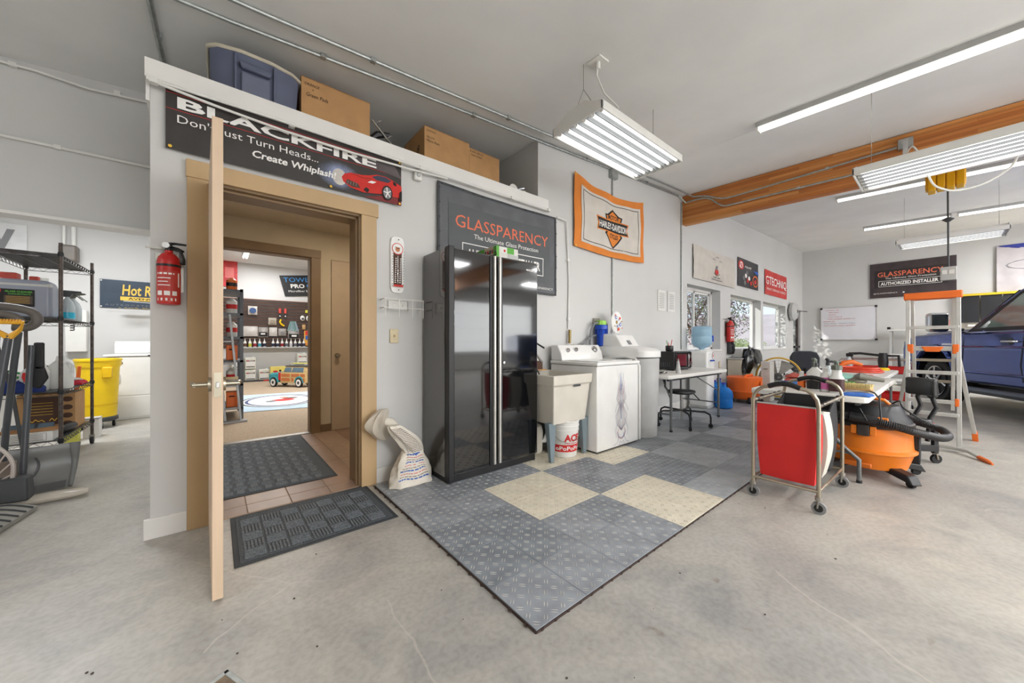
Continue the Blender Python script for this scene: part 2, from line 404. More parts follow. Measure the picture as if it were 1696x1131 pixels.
# corridor floor: brown stone tiles, each its own plank with recessed joints
GROUT = mt('grout', (176, 158, 140), .85, var=.05)
fl_ = struct('floor_corridor', B().box(-.15, 2.2, 2.9, 4.98, 0, .004), GROUT)
TM = [mt('stone_tile_%d' % i, c, .42, var=.12, sc=5, stretch=(1, .35, 1)) for i, c in enumerate(((156, 128, 108), (146, 118, 100), (164, 138, 118)))]
rows = [(2.9, 3.05), (3.055, 3.69), (3.695, 4.33), (4.335, 4.97)]
for i in range(9):
    x0 = -.09 + .25 * i
    for j, (y0, y1) in enumerate(rows):
        ob('tile', B().box(x0 + .003, x0 + .247, y0, y1, .002, .009), TM[(i * 2 + j * 3) % 3], fl_, bev=.0015, seg=1)
struct('trim_4', B().box(-.06, .9, 4.94, 5.03, .009, .02), STEEL)
# baseboards
BB = WHITE
struct('baseboard_left', B().box(-.315, -.133, 2.878, 2.9, 0, .115), BB, bev=.003)
struct('baseboard_right', B().box(.984, 13.1, 2.885, 2.9, 0, .115), BB, bev=.002)
struct('baseboard_corridor', B().box(1.005, 1.125, 4.935, 4.95, 0, .10), mt('brown_base', (120, 98, 72), .5))
# door casings (tan) of the garage doorway
b = B(); b.box(-.133, -.033, 2.872, 2.9, 0, 2.107); b.box(.866, .982, 2.872, 2.9, 0, 2.107); struct('trim_5', b, TRIM, bev=.003)
struct('trim_6', B().box(-.137, .996, 2.868, 2.9, 2.107, 2.212), TRIM, bev=.003)
JAMB = mt('brown_jamb', (142, 116, 84), .5, var=.05)
b = B(); b.box(-.045, -.033, 2.9, 3.15, 0, 2.12); b.box(.854, .868, 2.9, 3.15, 0, 2.107); b.box(-.033, .866, 2.9, 3.15, 2.095, 2.109)
b.box(.842, .856, 2.94, 2.975, 0, 2.095); b.box(-.03, .866, 2.94, 2.975, 2.08, 2.096)
struct('trim_7', b, JAMB, bev=.002)
b = B(); b.box(.897, 1.0, 4.925, 4.95, 0, 2.155); b.box(-.16, -.06, 4.925, 4.95, 0, 2.155); b.box(-.16, 1.003, 4.922, 4.95, 2.155, 2.25); b.box(.885, .899, 4.95, 5.09, 0, 2.155); b.box(-.06, .899, 4.95, 5.09, 2.143, 2.157)
struct('trim_8', b, mt('brown_casing', (126, 100, 70), .5, var=.05), bev=.002)
# ---- the open door seen edge-on
d = root('door_1', '', '', (-.033, 2.885, 0), 0); del d['label']; del d['category']; d['kind'] = 'structure'
b = B(); b.hexa([(-.002, 0, .012), (.036, 0, .012), (.058, -.885, .012), (.020, -.885, .012), (-.002, 0, 2.09), (.036, 0, 2.09), (.058, -.885, 2.09), (.020, -.885, 2.09)])
o = ob('slab', b, DOORC, d, bev=.002); o['kind'] = 'structure'
for z in (.22, 1.08, 1.86): ob('hinge', B().cyl((-.008, .004, z - .05), (-.008, .004, z + .05), .007, n=10).box(-.004, .003, -.02, .008, z - .05, z + .05), NICKEL, d)
b = B().box(.026, .052, -.888, -.884, .885, .99); ob('latch_plate', b, NICKEL, d); ob('latch_bolt', B().box(.033, .045, -.896, -.886, .925, .95), CHROME, d, bev=.002)
for sx, x0 in ((-1, .018), (1, .056)):
    b = B(); b.cyl((x0, -.815, .935), (x0 + sx * .012, -.815, .935), .031, n=20); b.cyl((x0, -.815, .935), (x0 + sx * .062, -.815, .935), .0095, n=12)
    b.tube([(x0 + sx * .055, -.82, .935), (x0 + sx * .06, -.80, .935), (x0 + sx * .063, -.76, .936), (x0 + sx * .062, -.71, .934)], [.0095, .011, .010, .007], 10)
    ob('lever_handle', b, NICKEL, d)
# ---- closed door in the corridor's back wall
d = root('door_2', '', '', (1.12, 4.94, 0)); del d['label']; del d['category']; d['kind'] = 'structure'
ob('slab', B().box(.005, .755, 0, .035, .012, 2.155), mt('tan_door', (190, 168, 142), .5, var=.04), d, bev=.002)
ob('door_knob', B().lathe([(.012, 0), (.012, -.03), (.026, -.04), (.028, -.055), (.018, -.068), (.004, -.07)], (.07, 0, .955), 16, ax='y').lathe([(.03, 0), (.028, -.006)], (.07, 0, .955), 16, ax='y'), NICKEL, d)
# ---- glazed side door at the far end of the window wall
d = root('door_3', '', '', (13.15, 2.95, 0)); del d['label']; del d['category']; d['kind'] = 'structure'
b = B(); b.box(0, .12, 0, .05, 0, 2.1); b.box(.68, .8, 0, .05, 0, 2.1); b.box(0, .8, 0, .05, 1.98, 2.1); b.box(0, .8, 0, .05, 0, .25); ob('frame', b, mt('dark_bronze', (58, 46, 42), .5), d, bev=.003)
GLASS = bpy.data.materials.new('window_glass'); GLASS.use_nodes = True
gn, gl = GLASS.node_tree.nodes, GLASS.node_tree.links; gn.remove(gn['Principled BSDF'])
g1 = gn.new('ShaderNodeBsdfTransparent'); g2 = gn.new('ShaderNodeBsdfGlossy'); g2.inputs['Roughness'].default_value = .03; gm = gn.new('ShaderNodeMixShader'); gm.inputs[0].default_value = .07
g1.inputs[0].default_value = (.95, .97, .97, 1)
gl.new(g1.outputs[0], gm.inputs[1]); gl.new(g2.outputs[0], gm.inputs[2]); gl.new(gm.outputs[0], gn['Material Output'].inputs[0])
ob('pane', B().box(.12, .68, .02, .026, .25, 1.98), GLASS, d)
ob('push_bar', B().box(.1, .7, -.07, -.02, .95, 1.02), BLACK, d, bev=.01)
ob('door_closer', B().box(.05, .4, -.09, -.01, 1.99, 2.05).cyl((.3, -.1, 2.06), (.75, -.22, 2.06), .012), DGREY, d)
# ---- windows: deep white reveals, sliding sashes
for k, (q, mull) in enumerate(((W1, [.47]), (W2, [.5]), (W3, [.5]))):
    wd = q[1] - q[0]; ht = q[3] - q[2]
    d = root('window_%d' % (k + 1), '', '', (q[0], 3.06, q[2])); del d['label']; del d['category']; d['kind'] = 'structure'
    ob('sill', B().box(-.03, wd + .03, -.18, -.0, -.03, .004), WHITE, d, bev=.004)
    t = .05; b = B(); b.box(0, t, 0, .06, 0, ht); b.box(wd - t, wd, 0, .06, 0, ht); b.box(0, wd, 0, .06, 0, t); b.box(0, wd, 0, .06, ht - t, ht)
    ob('window_frame', b, WHITE, d, bev=.003)
    if k == 0:
        xm = wd * mull[0]
        for a0, a1, yy in ((t, xm + .03, .02), (xm - .03, wd - t, .035)):
            s_ = ob('sash', B().box(a0, a0 + .045, yy, yy + .02, t, ht - t).box(a1 - .045, a1, yy, yy + .02, t, ht - t).box(a0, a1, yy, yy + .02, t, t + .04).box(a0, a1, yy, yy + .02, ht - t - .04, ht - t), WHITE, d)
            ob('pane', B().box(a0 + .045, a1 - .045, yy + .008, yy + .012, t + .04, ht - t - .04), GLASS, s_)
    else:
        ob('pane', B().box(t, wd - t, .03, .035, t, ht - t), GLASS, d)
# ---- glued laminated beam across the ceiling, its boards one by one
bm_ = root('beam', '', '', (6.18, 2.9, 0)); del bm_['label']; del bm_['category']; bm_['kind'] = 'structure'
BEAMM = [mt('beam_board_%d' % i, c, .55, var=.14, sc=6, stretch=(2, .12, 5)) for i, c in enumerate(((196, 126, 62), (178, 106, 48), (206, 140, 76), (188, 118, 58)))]
for i in range(12):
    z0 = 3.135 + .0405 * i
    for j in range(3):
        y0, y1 = [(-5.2, -2.6 - .5 * (i % 3)), (-2.6 - .5 * (i % 3), -.9 - .35 * (i % 4)), (-.9 - .35 * (i % 4), 0)][j]
        y0w, y1w = y0 * 2 if j == 0 else y0, y1
        za = .03 * y0w; zb = .03 * y1w
        b = B().hexa([(0, y0w, z0 + za), (.13, y0w, z0 + za), (.13, y1w, z0 + zb), (0, y1w, z0 + zb),
                      (0, y0w, z0 + za + .0395), (.13, y0w, z0 + za + .0395), (.13, y1w, z0 + zb + .0395), (0, y1w, z0 + zb + .0395)])
        o = ob('board', b, BEAMM[(i * 2 + j + (i // 3)) % 4], bm_, bev=.0015, seg=1)
# ---- the world outside the windows
GR = mt('dry_grass_hill', (168, 160, 120), .9, var=.2, sc=.6)
struct('ground_outside', B().box(-40, 90, 13.3, 90, -.4, -.3).box(4.7, 90, 3.2, 13.3, -.4, -.3).box(16.1, 90, -40, 3.2, -.4, -.3), GR)
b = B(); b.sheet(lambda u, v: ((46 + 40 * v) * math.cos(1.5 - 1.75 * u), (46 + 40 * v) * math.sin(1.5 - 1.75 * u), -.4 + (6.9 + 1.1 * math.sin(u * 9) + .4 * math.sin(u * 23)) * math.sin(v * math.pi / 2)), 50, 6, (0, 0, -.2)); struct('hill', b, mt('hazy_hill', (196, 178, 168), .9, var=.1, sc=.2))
def tree(name, label, loc, h, rad, n, cols, cat='tree', trunk=True):
    r = root(name, label, cat, loc)
    if trunk:
        b = B().tube([(0, 0, 0), (.05, .02, h * .3), (-.03, .05, h * .6)], [.11, .08, .05], 8)
        for k in range(6):
            q = k * 1.05; b.tube([(0, 0, h * (.3 + .04 * k)), (math.cos(q) * rad * .4, math.sin(q) * rad * .4, h * (.5 + .04 * k)), (math.cos(q) * rad * .7, math.sin(q) * rad * .7, h * (.62 + .05 * k))], [.04, .025, .01], 5)
        ob('trunk', b, mt('bark', (104, 84, 70), .9), r)
    rnd = random.Random(len(label))
    for ci, c in enumerate(cols):
        b = B()
        for _ in range(n // len(cols)):
            a, t_, q = rnd.uniform(0, 6.28), rnd.uniform(-1, 1), rnd.random() ** .4
            s2 = math.sqrt(1 - t_ * t_); z = h * (.62 if trunk else .5) + t_ * h * (.36 if trunk else .48) * q
            x, y = rad * q * s2 * math.cos(a), rad * q * s2 * math.sin(a)
            e = Vector((rnd.uniform(-1, 1), rnd.uniform(-1, 1), rnd.uniform(-1, 1))).normalized(); g = e.orthogonal().normalized(); k = rnd.uniform(.03, .055) * (1 if trunk else 1.3); p = Vector((x, y, z))
            b.add([p - e * k, p + g * k * .5, p + e * k, p - g * k * .5], [(0, 1, 2, 3)])
        o = ob('foliage', b, c, r, flat=True); o['kind'] = 'stuff'
    return r
L1, L2, L3 = mt('purple_leaf', (118, 78, 84), .6), mt('green_leaf', (110, 128, 66), .6), mt('grey_leaf', (150, 140, 134), .6)
tree('tree', 'reddish leafy tree close outside the two-pane window', (12.2, 5.3, -.3), 4.6, 1.9, 9000, [L1, L3, L2])
tree('tree', 'tall slim leafy tree between the first and second windows outside', (14.9, 5.7, -.3), 4.2, .75, 2600, [L3, L1])
for i, (x, y) in enumerate(((17.6, 6.2), (20.2, 7.4), (22.6, 7.0), (25.5, 8.8))):
    tree('bush', ['round green bush outside the middle window', 'pale green bush behind the round one outside', 'green bush outside the third window', 'last green bush towards the hill outside'][i], (x, y, -.35), 1.75, 1.2, 1500, [mt('bush_leaf', (150, 160, 92), .7), L2], 'bush', False)
# added, unseen fill lamps behind and beside the photographer, in white housings
FW = 0
for i, (x, y) in enumerate(FILL_LAMPS):
    z = cz(x, y) - .12
    r = root('ceiling_light', ['white ceiling lamp at the left before the utility room opening', 'white ceiling lamp just behind the photographer', 'white ceiling lamp before the long beam', 'white ceiling lamp behind the truck', 'white ceiling lamp by the far wall corner', 'white ceiling lamp over the truck bay rear', 'white ceiling lamp along the rear wall', 'white ceiling lamp between the overhead doors'][i], 'lamp', (x, y, z))
    ob('housing', B().box(-.62, .62, -.27, .27, .012, .12), PLW, r, bev=.005)
    area('lamp_face', x, y, z, 1.2, .5, 60 * PANEL * (.4, .8, .7, 1, 1.6, 1, .9, .9)[i])
# added, unseen overhead doors behind the photographer, each fronted by a fill lamp
for i, x in enumerate((2.6, 9.2)):
    d = root('door_%d' % (4 + i), '', '', (x, YB, 0)); del d['label']; del d['category']; d['kind'] = 'structure'
    for k in range(5): ob('panel', B().box(-2.2, 2.2, .01, .05, .02 + .56 * k, .56 + .56 * k), PLW, d, bev=.01)
    ob('track', B().box(-2.3, -2.2, 0, .08, 0, 2.9).box(2.2, 2.3, 0, .08, 0, 2.9), GALV, d)
    area('daylight', x, YB + .07, 1.75, 4.2, 2.0, DOOR_FILL, (.96, .98, 1), (R(90), 0, 0))
# utility room and shop lamps (real fixtures on their ceilings, out of view or in view)
# ================================================================== CEILING FIXTURES, CONDUITS
def highbay(name, label, x0, x1, y0, y1, z, along='x', ntube=6, cords=True):
    r = root(name, label, 'light fixture', ((x0 + x1) / 2, (y0 + y1) / 2, z)); a, c = (x1 - x0) / 2, (y1 - y0) / 2
    # housing: a shallow tray open below, end plates with a raised hump
    b = B(); b.box(-a, a, -c, -c + .012, 0, .06); b.box(-a, a, c - .012, c, 0, .06); b.box(-a, -a + .012, -c, c, 0, .06); b.box(a - .012, a, -c, c, 0, .06); b.box(-a, a, -c, c, .055, .065)
    L = a if along == 'x' else c; Wd = c if along == 'x' else a
    hump = [(-Wd, .06), (-Wd * .6, .10), (-Wd * .35, .135), (Wd * .35, .135), (Wd * .6, .10), (Wd, .06)]
    b.prism(hump, -L, -L + .01, 'x' if along == 'x' else 'y'); b.prism(hump, L - .01, L, 'x' if along == 'x' else 'y')
    if along == 'x': b.box(-L + .012, L - .012, -Wd * .34, Wd * .34, .06, .13)
    else: b.box(-Wd * .34, Wd * .34, -L + .012, L - .012, .06, .13)
    ob('housing', b, PLW, r, bev=.002, seg=1)
    for k in range(ntube):
        t = -Wd + (k + .5) * 2 * Wd / ntube; g = Wd / ntube
        prof = [(t - g * .95, .02), (t - g * .45, .045), (t + g * .45, .045), (t + g * .95, .02), (t + g * .9, .018), (t + g * .42, .042), (t - g * .42, .042), (t - g * .9, .018)]
        ob('reflector', B().prism(prof, -L + .03, L - .03, 'x' if along == 'x' else 'y'), REFL, r)
        if k: ob('vane', B().box(*((-L + .03, L - .03, t - g - .004, t - g + .004) if along == 'x' else (t - g - .004, t - g + .004, -L + .03, L - .03)), .004, .05), REFL, r)
        p, q = ((-L + .04, t, .022), (L - .04, t, .022)) if along == 'x' else ((t, -L + .04, .022), (t, L - .04, .022))
        ob('tube', B().cyl(p, q, .0125, n=10), TUBEM, r)
        P_, Q_ = Vector(p), Vector(q); dv = (Q_ - P_).normalized() * .03
        ob('lamp_holder', B().cyl(P_ - dv * .6, P_ + dv * .4, .016, n=8), PLW, r); ob('lamp_holder', B().cyl(Q_ - dv * .4, Q_ + dv * .6, .016, n=8), PLW, r)
    for s_ in (-1, 1):
        X, Y = ((x0 + x1) / 2 + s_ * L * .85, (y0 + y1) / 2) if along == 'x' else ((x0 + x1) / 2, (y0 + y1) / 2 + s_ * L * .85)
        b = B(r); b.tube([(X, Y - .12 * (along == 'x'), z + .10), (X, Y, z + .3), (X, Y, cz(X, Y))], .0025, 5); b.tube([(X, Y + .12 * (along == 'x'), z + .10), (X, Y, z + .3)], .0025, 5)
        ob('hanging_wire', b, STEEL, r)
    return r
fa = highbay('high_bay_light', 'white six-tube high bay light hanging nearest over the washing machine', 2.13, 3.36, 1.57, 2.06, 2.80)
b = B(fa).tube([(2.29, 1.73, 3.30), (2.29, 1.74, 3.2), (2.36, 1.72, 3.08), (2.46, 1.66, 2.98), (2.44, 1.70, 2.93)], .007, 8); ob('power_cord', b, PLW, fa)
b = B(fa).box(2.23, 2.35, 1.67, 1.79, 3.29, 3.315).cyl((2.29, 1.73, 3.24), (2.29, 1.73, 3.30), .02, n=12); ob('outlet_box', b, PLW, fa, bev=.003)
fb = highbay('high_bay_light', 'white multi-tube high bay light with a looping white cord, beyond the beam', 4.36, 4.92, -.72, .54, 2.60, 'y')
b = B(fb).tube(crom([(4.9, -.36, 2.66), (4.98, -.33, 2.55), (5.0, -.20, 2.46), (4.98, -.06, 2.44), (4.93, .03, 2.47), (4.9, .09, 2.54), (4.95, .14, 2.75), (5.3, .22, 3.05), (6.08, .31, 3.25)], 5), .008, 8); ob('power_cord', b, PLW, fb)
highbay('high_bay_light', 'white high bay light hanging farthest away above the black banner', 9.14, 9.76, -.6, .58, 2.82, 'y')
def strip(label, x, y0, y1, group=None):
    za, zb = cz(x, y0), cz(x, y1); r = root('strip_light', label, 'light fixture', (x, (y0 + y1) / 2, (za + zb) / 2))
    b = B(r); b.hexa([(x - .055, y0, za - .05), (x + .055, y0, za - .05), (x + .055, y1, zb - .05), (x - .055, y1, zb - .05), (x - .055, y0, za), (x + .055, y0, za), (x + .055, y1, zb), (x - .055, y1, zb)])
    ob('housing', b, LGREY, r, bev=.003)
    for s_ in (-.026, .026): ob('tube', B(r).cyl((x + s_, y0 + .02, za - .068), (x + s_, y1 - .02, zb - .068), .016, n=10), TUBEM, r)
    ob('lamp_holder', B(r).box(x - .05, x + .05, y0, y0 + .025, za - .09, za - .04), PLW, r); ob('lamp_holder', B(r).box(x - .05, x + .05, y1 - .025, y1, zb - .09, zb - .04), PLW, r)
    return r
strip('long bare fluorescent strip light on the ceiling in front of the beam', 4.47, -1.14, 1.30)
strip('long fluorescent strip light on the ceiling just beyond the beam', 8.42, -1.2, 1.25)
strip('farthest fluorescent strip light on the ceiling near the end wall', 11.6, -.05, 1.25)
strip('strip light continuing the farthest row over the truck', 11.55, -1.45, -.12)
# shop light seen through both doorways, and lamps of utility room and corridor
r = root('strip_light', 'twin tube light on the ceiling of the shop behind both doorways', 'light fixture', (.6, 11.3, 3.43))
ob('housing', B().box(-.06, .06, -.6, .6, -.05, 0), PLW, r)
for s_ in (-.035, .035): ob('tube', B().cyl((s_, -.59, -.07), (s_, .59, -.07), .016), TUBEM, r)
area('shop_lamp', 1.6, 8.4, 3.38, 2.4, .6, 175); area('shop_lamp', 1.0, 11.9, 3.38, 1.2, .4, 45); area('utility_lamp', -1.5, 6.2, 3.02, 1.2, .5, 92, (.96, .98, 1)); area('corridor_lamp', 1.2, 3.9, 2.48, .3, .3, 13, (1, .86, .66))
for x, y, z, nm in ((1.6, 8.4, 3.39, 'lamp over the shop floor, hidden by the door head'), (-1.5, 6.2, 3.03, 'lamp of the utility room above its opening')):
    r = root('ceiling_light', 'white ' + nm, 'lamp', (x, y, z)); ob('housing', B().box(-.62, .62, -.28, .28, .004, .05), PLW, r)
# conduits
def cond(label, pts, r_=.011, clips=(), mat=GALV, name='conduit', cat='pipe'):
    r = root(name, label, cat, pts[0]); ob('pipe', B(r).tube(pts, r_, 8), mat, r)
    for c in clips: ob('clip', B(r).bc(c, (.035, .035, .03)), mat, r)
    return r
def cl(x, y, d=.015): return (x, y, cz(x, y) - d)
cond('lower galvanised conduit running along the ceiling over the loft to the beam', [cl(-2.8, 2.89), cl(.08, 2.89), cl(1.4, 2.88), cl(2.78, 2.885), cl(4.5, 2.885, .02), cl(6.0, 2.885, .03)], .012, [cl(.6, 2.88), cl(1.9, 2.88), cl(3.6, 2.885), cl(5.0, 2.885)])
cond('lower conduit on the side of the beam, bending down near the wall', [cl(6.02, 2.885, .03)] + crom([(6.15, 2.83, 3.49), (6.16, 2.62, 3.488), (6.16, 2.46, 3.45), (6.16, 2.28, 3.29), (6.16, 2.14, 3.255), (6.16, 1.8, 3.248)], 4) + [(6.16, .76, 3.22), (6.16, -1.5, 3.16)], .012, [(6.16, 1.3, 3.235)])
cond('upper galvanised conduit running along the ceiling beside its twin', [cl(-2.8, 2.70), cl(.23, 2.70), cl(1.4, 2.72), cl(2.9, 2.73), cl(5.8, 2.76)], .012, [cl(.9, 2.71), cl(2.2, 2.725), cl(3.9, 2.74)])
cond('upper conduit on the side of the beam running into a junction box', [cl(5.82, 2.76)] + crom([(6.12, 2.70, 3.545), (6.16, 2.5, 3.50), (6.16, 2.34, 3.42), (6.16, 2.2, 3.378), (6.16, 2.0, 3.372)], 4) + [(6.16, .38, 3.40)], .012, [(6.16, 1.0, 3.39)])
cond('thin conduit on the ceiling running back over the left end of the loft', [cl(-.31, 1.2), cl(-.30, 3.0), cl(-.29, 4.1)], .016, [cl(-.29, 3.3), cl(-.3, 2.2)])
cond('vertical conduit on the wall below the end of the beam', [(6.12, 2.885, 3.5), (6.12, 2.885, 1.0)], .012)
r = cond('vertical conduit behind the orange-bordered banner down to the water filter', [(4.14, 2.885, 3.44), (4.14, 2.885, 2.2), (4.14, 2.885, 1.22)], .010)
ob('junction_box', B(r).box(4.07, 4.21, 2.84, 2.9, 3.33, 3.45), GALV, r, bev=.003); ob('outlet_box', B(r).box(4.08, 4.19, 2.84, 2.9, 1.06, 1.20), GALV, r, bev=.003)
cond('thin conduit crossing the wall above the utility room opening', [(-3.2, 4.185, 2.55), (-.31, 4.185, 2.565)], .012, [(-.9, 4.185, 2.56), (-2.0, 4.185, 2.56)], mat=PLW)
cond('sagging white cables along the top of the wall above the opening', [(-3.2, 4.18, 3.02), (-1.5, 4.17, 3.05), (-1.0, 4.165, 3.07), (-.75, 4.16, 3.05), (-.31, 4.17, 3.10)], .008, [(-1.1, 4.18, 3.07), (-.6, 4.18, 3.09)], mat=PLW, name='cable', cat='cable')
# thin pipe rail under the ledge holding the banners
cond('thin white pipe rail hung under the loft ledge', [(-.30, 2.85, 2.60), (.3, 2.83, 2.60), (1.2, 2.84, 2.598), (2.0, 2.85, 2.60), (2.9, 2.85, 2.60)], .009, [(-.28, 2.85, 2.60), (.40, 2.85, 2.602), (1.35, 2.85, 2.602), (2.35, 2.85, 2.602), (2.88, 2.85, 2.602)], PLW)
cond('sagging white pipe crossing the top of the car banner', [(-.26, 2.84, 2.585), (.0, 2.83, 2.557), (.35, 2.83, 2.538), (.8, 2.83, 2.537), (1.25, 2.84, 2.560), (1.6, 2.85, 2.585)], .008, [(-.27, 2.84, 2.59)], PLW)
cond('thin white pipe coming down the wall to a brass valve beside the sink', [(3.03, 2.86, 2.56), (3.2, 2.87, 2.555), (3.22, 2.88, 2.45), (3.26, 2.885, 1.9), (3.25, 2.885, 1.28)], .009, [(3.24, 2.885, 2.1), (3.25, 2.885, 1.4)], PLW)
# reel on the ceiling with hanging outlet
r = root('cord_reel', 'yellow box-shaped cord reel hanging from the ceiling beyond the beam', 'cord reel', (6.9, .02, 3.05))
ob('bracket', B(r).box(6.86, 6.94, -.02, .06, 3.25, cz(6.9, .02)), GALV, r)
b = B(r)
for k in range(4): b.box(6.80, 7.0, -.13 + .075 * k, -.065 + .075 * k, 3.0 - .01 * (k % 2), 3.27 + .015 * (k % 2))
ob('shroud', b, mt('amber_yellow', (232, 176, 20), .45), r, bev=.008)
ob('drum', B(r).box(6.82, 6.98, -.14, .18, 3.02, 3.24), mt('amber_yellow', (232, 176, 20), .45), r, bev=.01)
ob('cord', B(r).tube([(6.9, .0, 3.0), (6.9, -.003, 2.6), (6.9, -.005, 2.02)], .009, 8), DGREY, r)
ob('stopper', B(r).lathe([(.01, .03), (.05, .01), (.05, 0), (.015, -.03)], (6.9, -.002, 2.62), 14), DGREY, r)
ob('outlet_box', B(r).box(6.86, 6.93, -.07, .06, 1.88, 2.04), LGREY, r, bev=.006)
ob('socket', B(r).box(6.853, 6.86, -.05, -.01, 1.95, 2.0).box(6.853, 6.86, .005, .045, 1.95, 2.0), PLW, r)
r = root('junction_box', 'grey metal junction box with cord clamp on the side of the beam', 'junction box', (6.15, .35, 3.35))
ob('box', B(r).box(6.12, 6.18, .25, .37, 3.36, 3.47), GALV, r, bev=.004); ob('clamp', B(r).box(6.10, 6.12, .29, .33, 3.25, 3.44).cyl((6.10, .31, 3.05), (6.10, .31, 3.16), .02), LGREY, r)
r = root('detector', 'small white detector on the wall right of the car banner', 'detector', (1.33, 2.88, 2.54))
ob('body', B(r).box(1.295, 1.365, 2.86, 2.9, 2.50, 2.58), PLW, r, bev=.012); ob('lens', B(r).sph((1.33, 2.858, 2.545), (.02, .012, .02), 10), LGREY, r)
# ================================================================== BANNERS AND SIGNS ON THE LONG WALL
NX = (1, 0, 0); NF = (0, -1, 0)
DARKP = mt('charcoal_vinyl', (56, 52, 50), .38, var=.15, sc=5); GREYV = mt('slate_vinyl', (92, 94, 98), .5, var=.14, sc=4)
a = banner('banner', 'long charcoal banner with a red sports car above the tan doorway', 'banner', (-.224, 2.868, 2.245), NX, NF, 1.404, .36, DARKP, nu=2)
a.rect(0, .325, 1.404, .328, INKR); a.rect(0, .232, 1.404, .2345, INKR)
a.poly([(1.10, .0), (1.404, .0), (1.404, .09)], mt('print_crimson', (120, 30, 28), .4)); a.poly([(1.0, .30), (1.35, .31), (1.404, .22), (1.1, .25)], mt('print_haze', (92, 84, 86), .4, var=.2))
for k in range(6): a.circ(.93, .11, .15 - .02 * k, mt('print_glow_%d' % k, (70 + 14 * k, 72 + 16 * k, 80 + 22 * k), .4, var=.25, sc=14), .10 - .009 * k)
a.circ(.93, .10, .05, mt('print_white_glow', (214, 208, 200), .4, var=.2), .06)
a.text('BLACKFIRE', .05, .243, 1.15, .068, INKW, off=.03)
a.text("Don't Just Turn Heads...", .05, .145, .74, .062, INKW); a.text('Create Whiplash!', .40, .062, .50, .062, INKW, off=.025, sl=.15)
CARR = mt('sports_car_red', (206, 40, 32), .3, var=.05)
a.poly([(.955, .075), (.945, .105), (.965, .135), (1.01, .155), (1.09, .160), (1.15, .175), (1.20, .195), (1.27, .20), (1.33, .185), (1.404, .155), (1.404, .06), (1.33, .055), (1.27, .06), (1.20, .045), (1.10, .03), (1.0, .045)], CARR)
a.poly([(1.165, .168), (1.205, .19), (1.27, .195), (1.32, .178), (1.29, .155), (1.2, .152)], mt('print_window', (60, 66, 84), .3)); a.poly([(1.33, .18), (1.36, .17), (1.36, .145), (1.335, .15)], INK)
a.poly([(.97, .07), (.985, .10), (1.06, .085), (1.08, .055), (1.02, .05)], INKN); 
for k in range(4): a.line([(.985 + .02 * k, .062), (.99 + .02 * k, .088)], .004, INKGR)
a.poly([(1.10, .05), (1.12, .075), (1.145, .06), (1.13, .035)], INK); a.poly([(1.13, .115), (1.16, .135), (1.20, .135), (1.17, .115)], INKW); a.line([(1.02, .15), (1.10, .14), (1.16, .15)], .003, INKN)
a.circ(1.285, .072, .042, INK, .058); a.circ(1.285, .072, .033, INKGR, .047)
for k in range(5): q = k * 1.256 + .5; a.line([(1.285, .072), (1.285 + .031 * math.cos(q), .072 + .044 * math.sin(q))], .008, INKW)
a.poly([(1.38, .03), (1.404, .03), (1.404, .12), (1.385, .1)], INK)
for x, z in ((.03, .345), (1.385, .345), (.02, .01), (1.385, .01), (.87, .01)): a.circ(x, z, .009, INKY)
a.done()
a.p['label'] = 'long charcoal banner with a red sports car above the tan doorway'
# slate banner, sagging, behind the black cabinet
def rp(w_, h_, sag=.03, amp=.012):
    def f(x, y):
        s_ = x / w_; t_ = y / h_
        return 0, -sag * math.sin(math.pi * s_) * t_ , amp * (.5 + .5 * math.sin(s_ * 19 + t_ * 5)) * (.35 + .65 * t_) + amp * .5 * math.sin(t_ * 9 + s_ * 4) ** 2
    return f
f = rp(1.51, .9, .015, .006); a = banner('banner', 'grey banner with orange lettering on the wall behind the black cabinet', 'banner', (1.513, 2.875, 1.655), NX, NF, 1.51, .90, GREYV, f, 40, 20)
a.rect(.11, .13, 1.40, .74, mt('vinyl_panel', (84, 88, 90), .55, var=.05), 24, 10); a.frame(0, 0, 1.51, .9, .02, mt('vinyl_hem', (62, 64, 68), .6), nu=24)
a.text('GLASSPARENCY', .18, .535, 1.19, .115, INKO, name='lettering'); a.text('The Ultimate Glass Protection', .38, .455, .84, .045, INKW)
a.frame(.25, .20, 1.30, .40, .009, INKW, nu=16); a.text('AUTHORIZED INSTALLER', .30, .25, .95, .10, INKW, off=.03)
a.text('@GLASSPARENCY', 1.05, .045, .40, .035, INKW)
for k in range(14): a.circ(.04 + .11 * k, .885, .006, INK, n=8); 
for k in range(7): a.circ(.012, .06 + .13 * k, .006, INK, n=8); a.circ(1.498, .06 + .13 * k, .006, INK, n=8)
a.done()
# cloth with orange border and shield emblem
def hf(x, y):
    s_ = x / 1.54; t_ = y / .88
    return -.03 * s_ * (1 - t_) * 0, -.10 * abs(math.sin(math.pi * s_)) ** .8 * t_ - .05 * math.sin(math.pi * s_) * (1 - t_) * .6 + .0, .02 * math.sin(s_ * 8 - t_ * 5) ** 2 * (1 - abs(s_ - .5)) + .006 * math.sin(s_ * 21)
CLOTH = mt('off_white_cloth', (212, 205, 196), .85, var=.04, sc=5, bump=.2); ORC = mt('orange_cloth', (226, 134, 54), .8, var=.05)
a = banner('banner', 'cream cloth banner with orange border and winged shield emblem hanging high on the wall', 'banner', (3.341, 2.872, 2.29), NX, NF, 1.54, .90, ORC, hf, 36, 18)
a.rect(.12, .085, 1.45, .80, CLOTH, 30, 16); a.frame(.16, .12, 1.40, .765, .010, INK, nu=24)
a.poly([(.60, .60), (.66, .61), (.78, .70), (.90, .61), (.97, .60), (.94, .50), (.94, .38), (.99, .32), (.90, .22), (.79, .13), (.68, .22), (.58, .32), (.63, .38), (.63, .50)], INK)
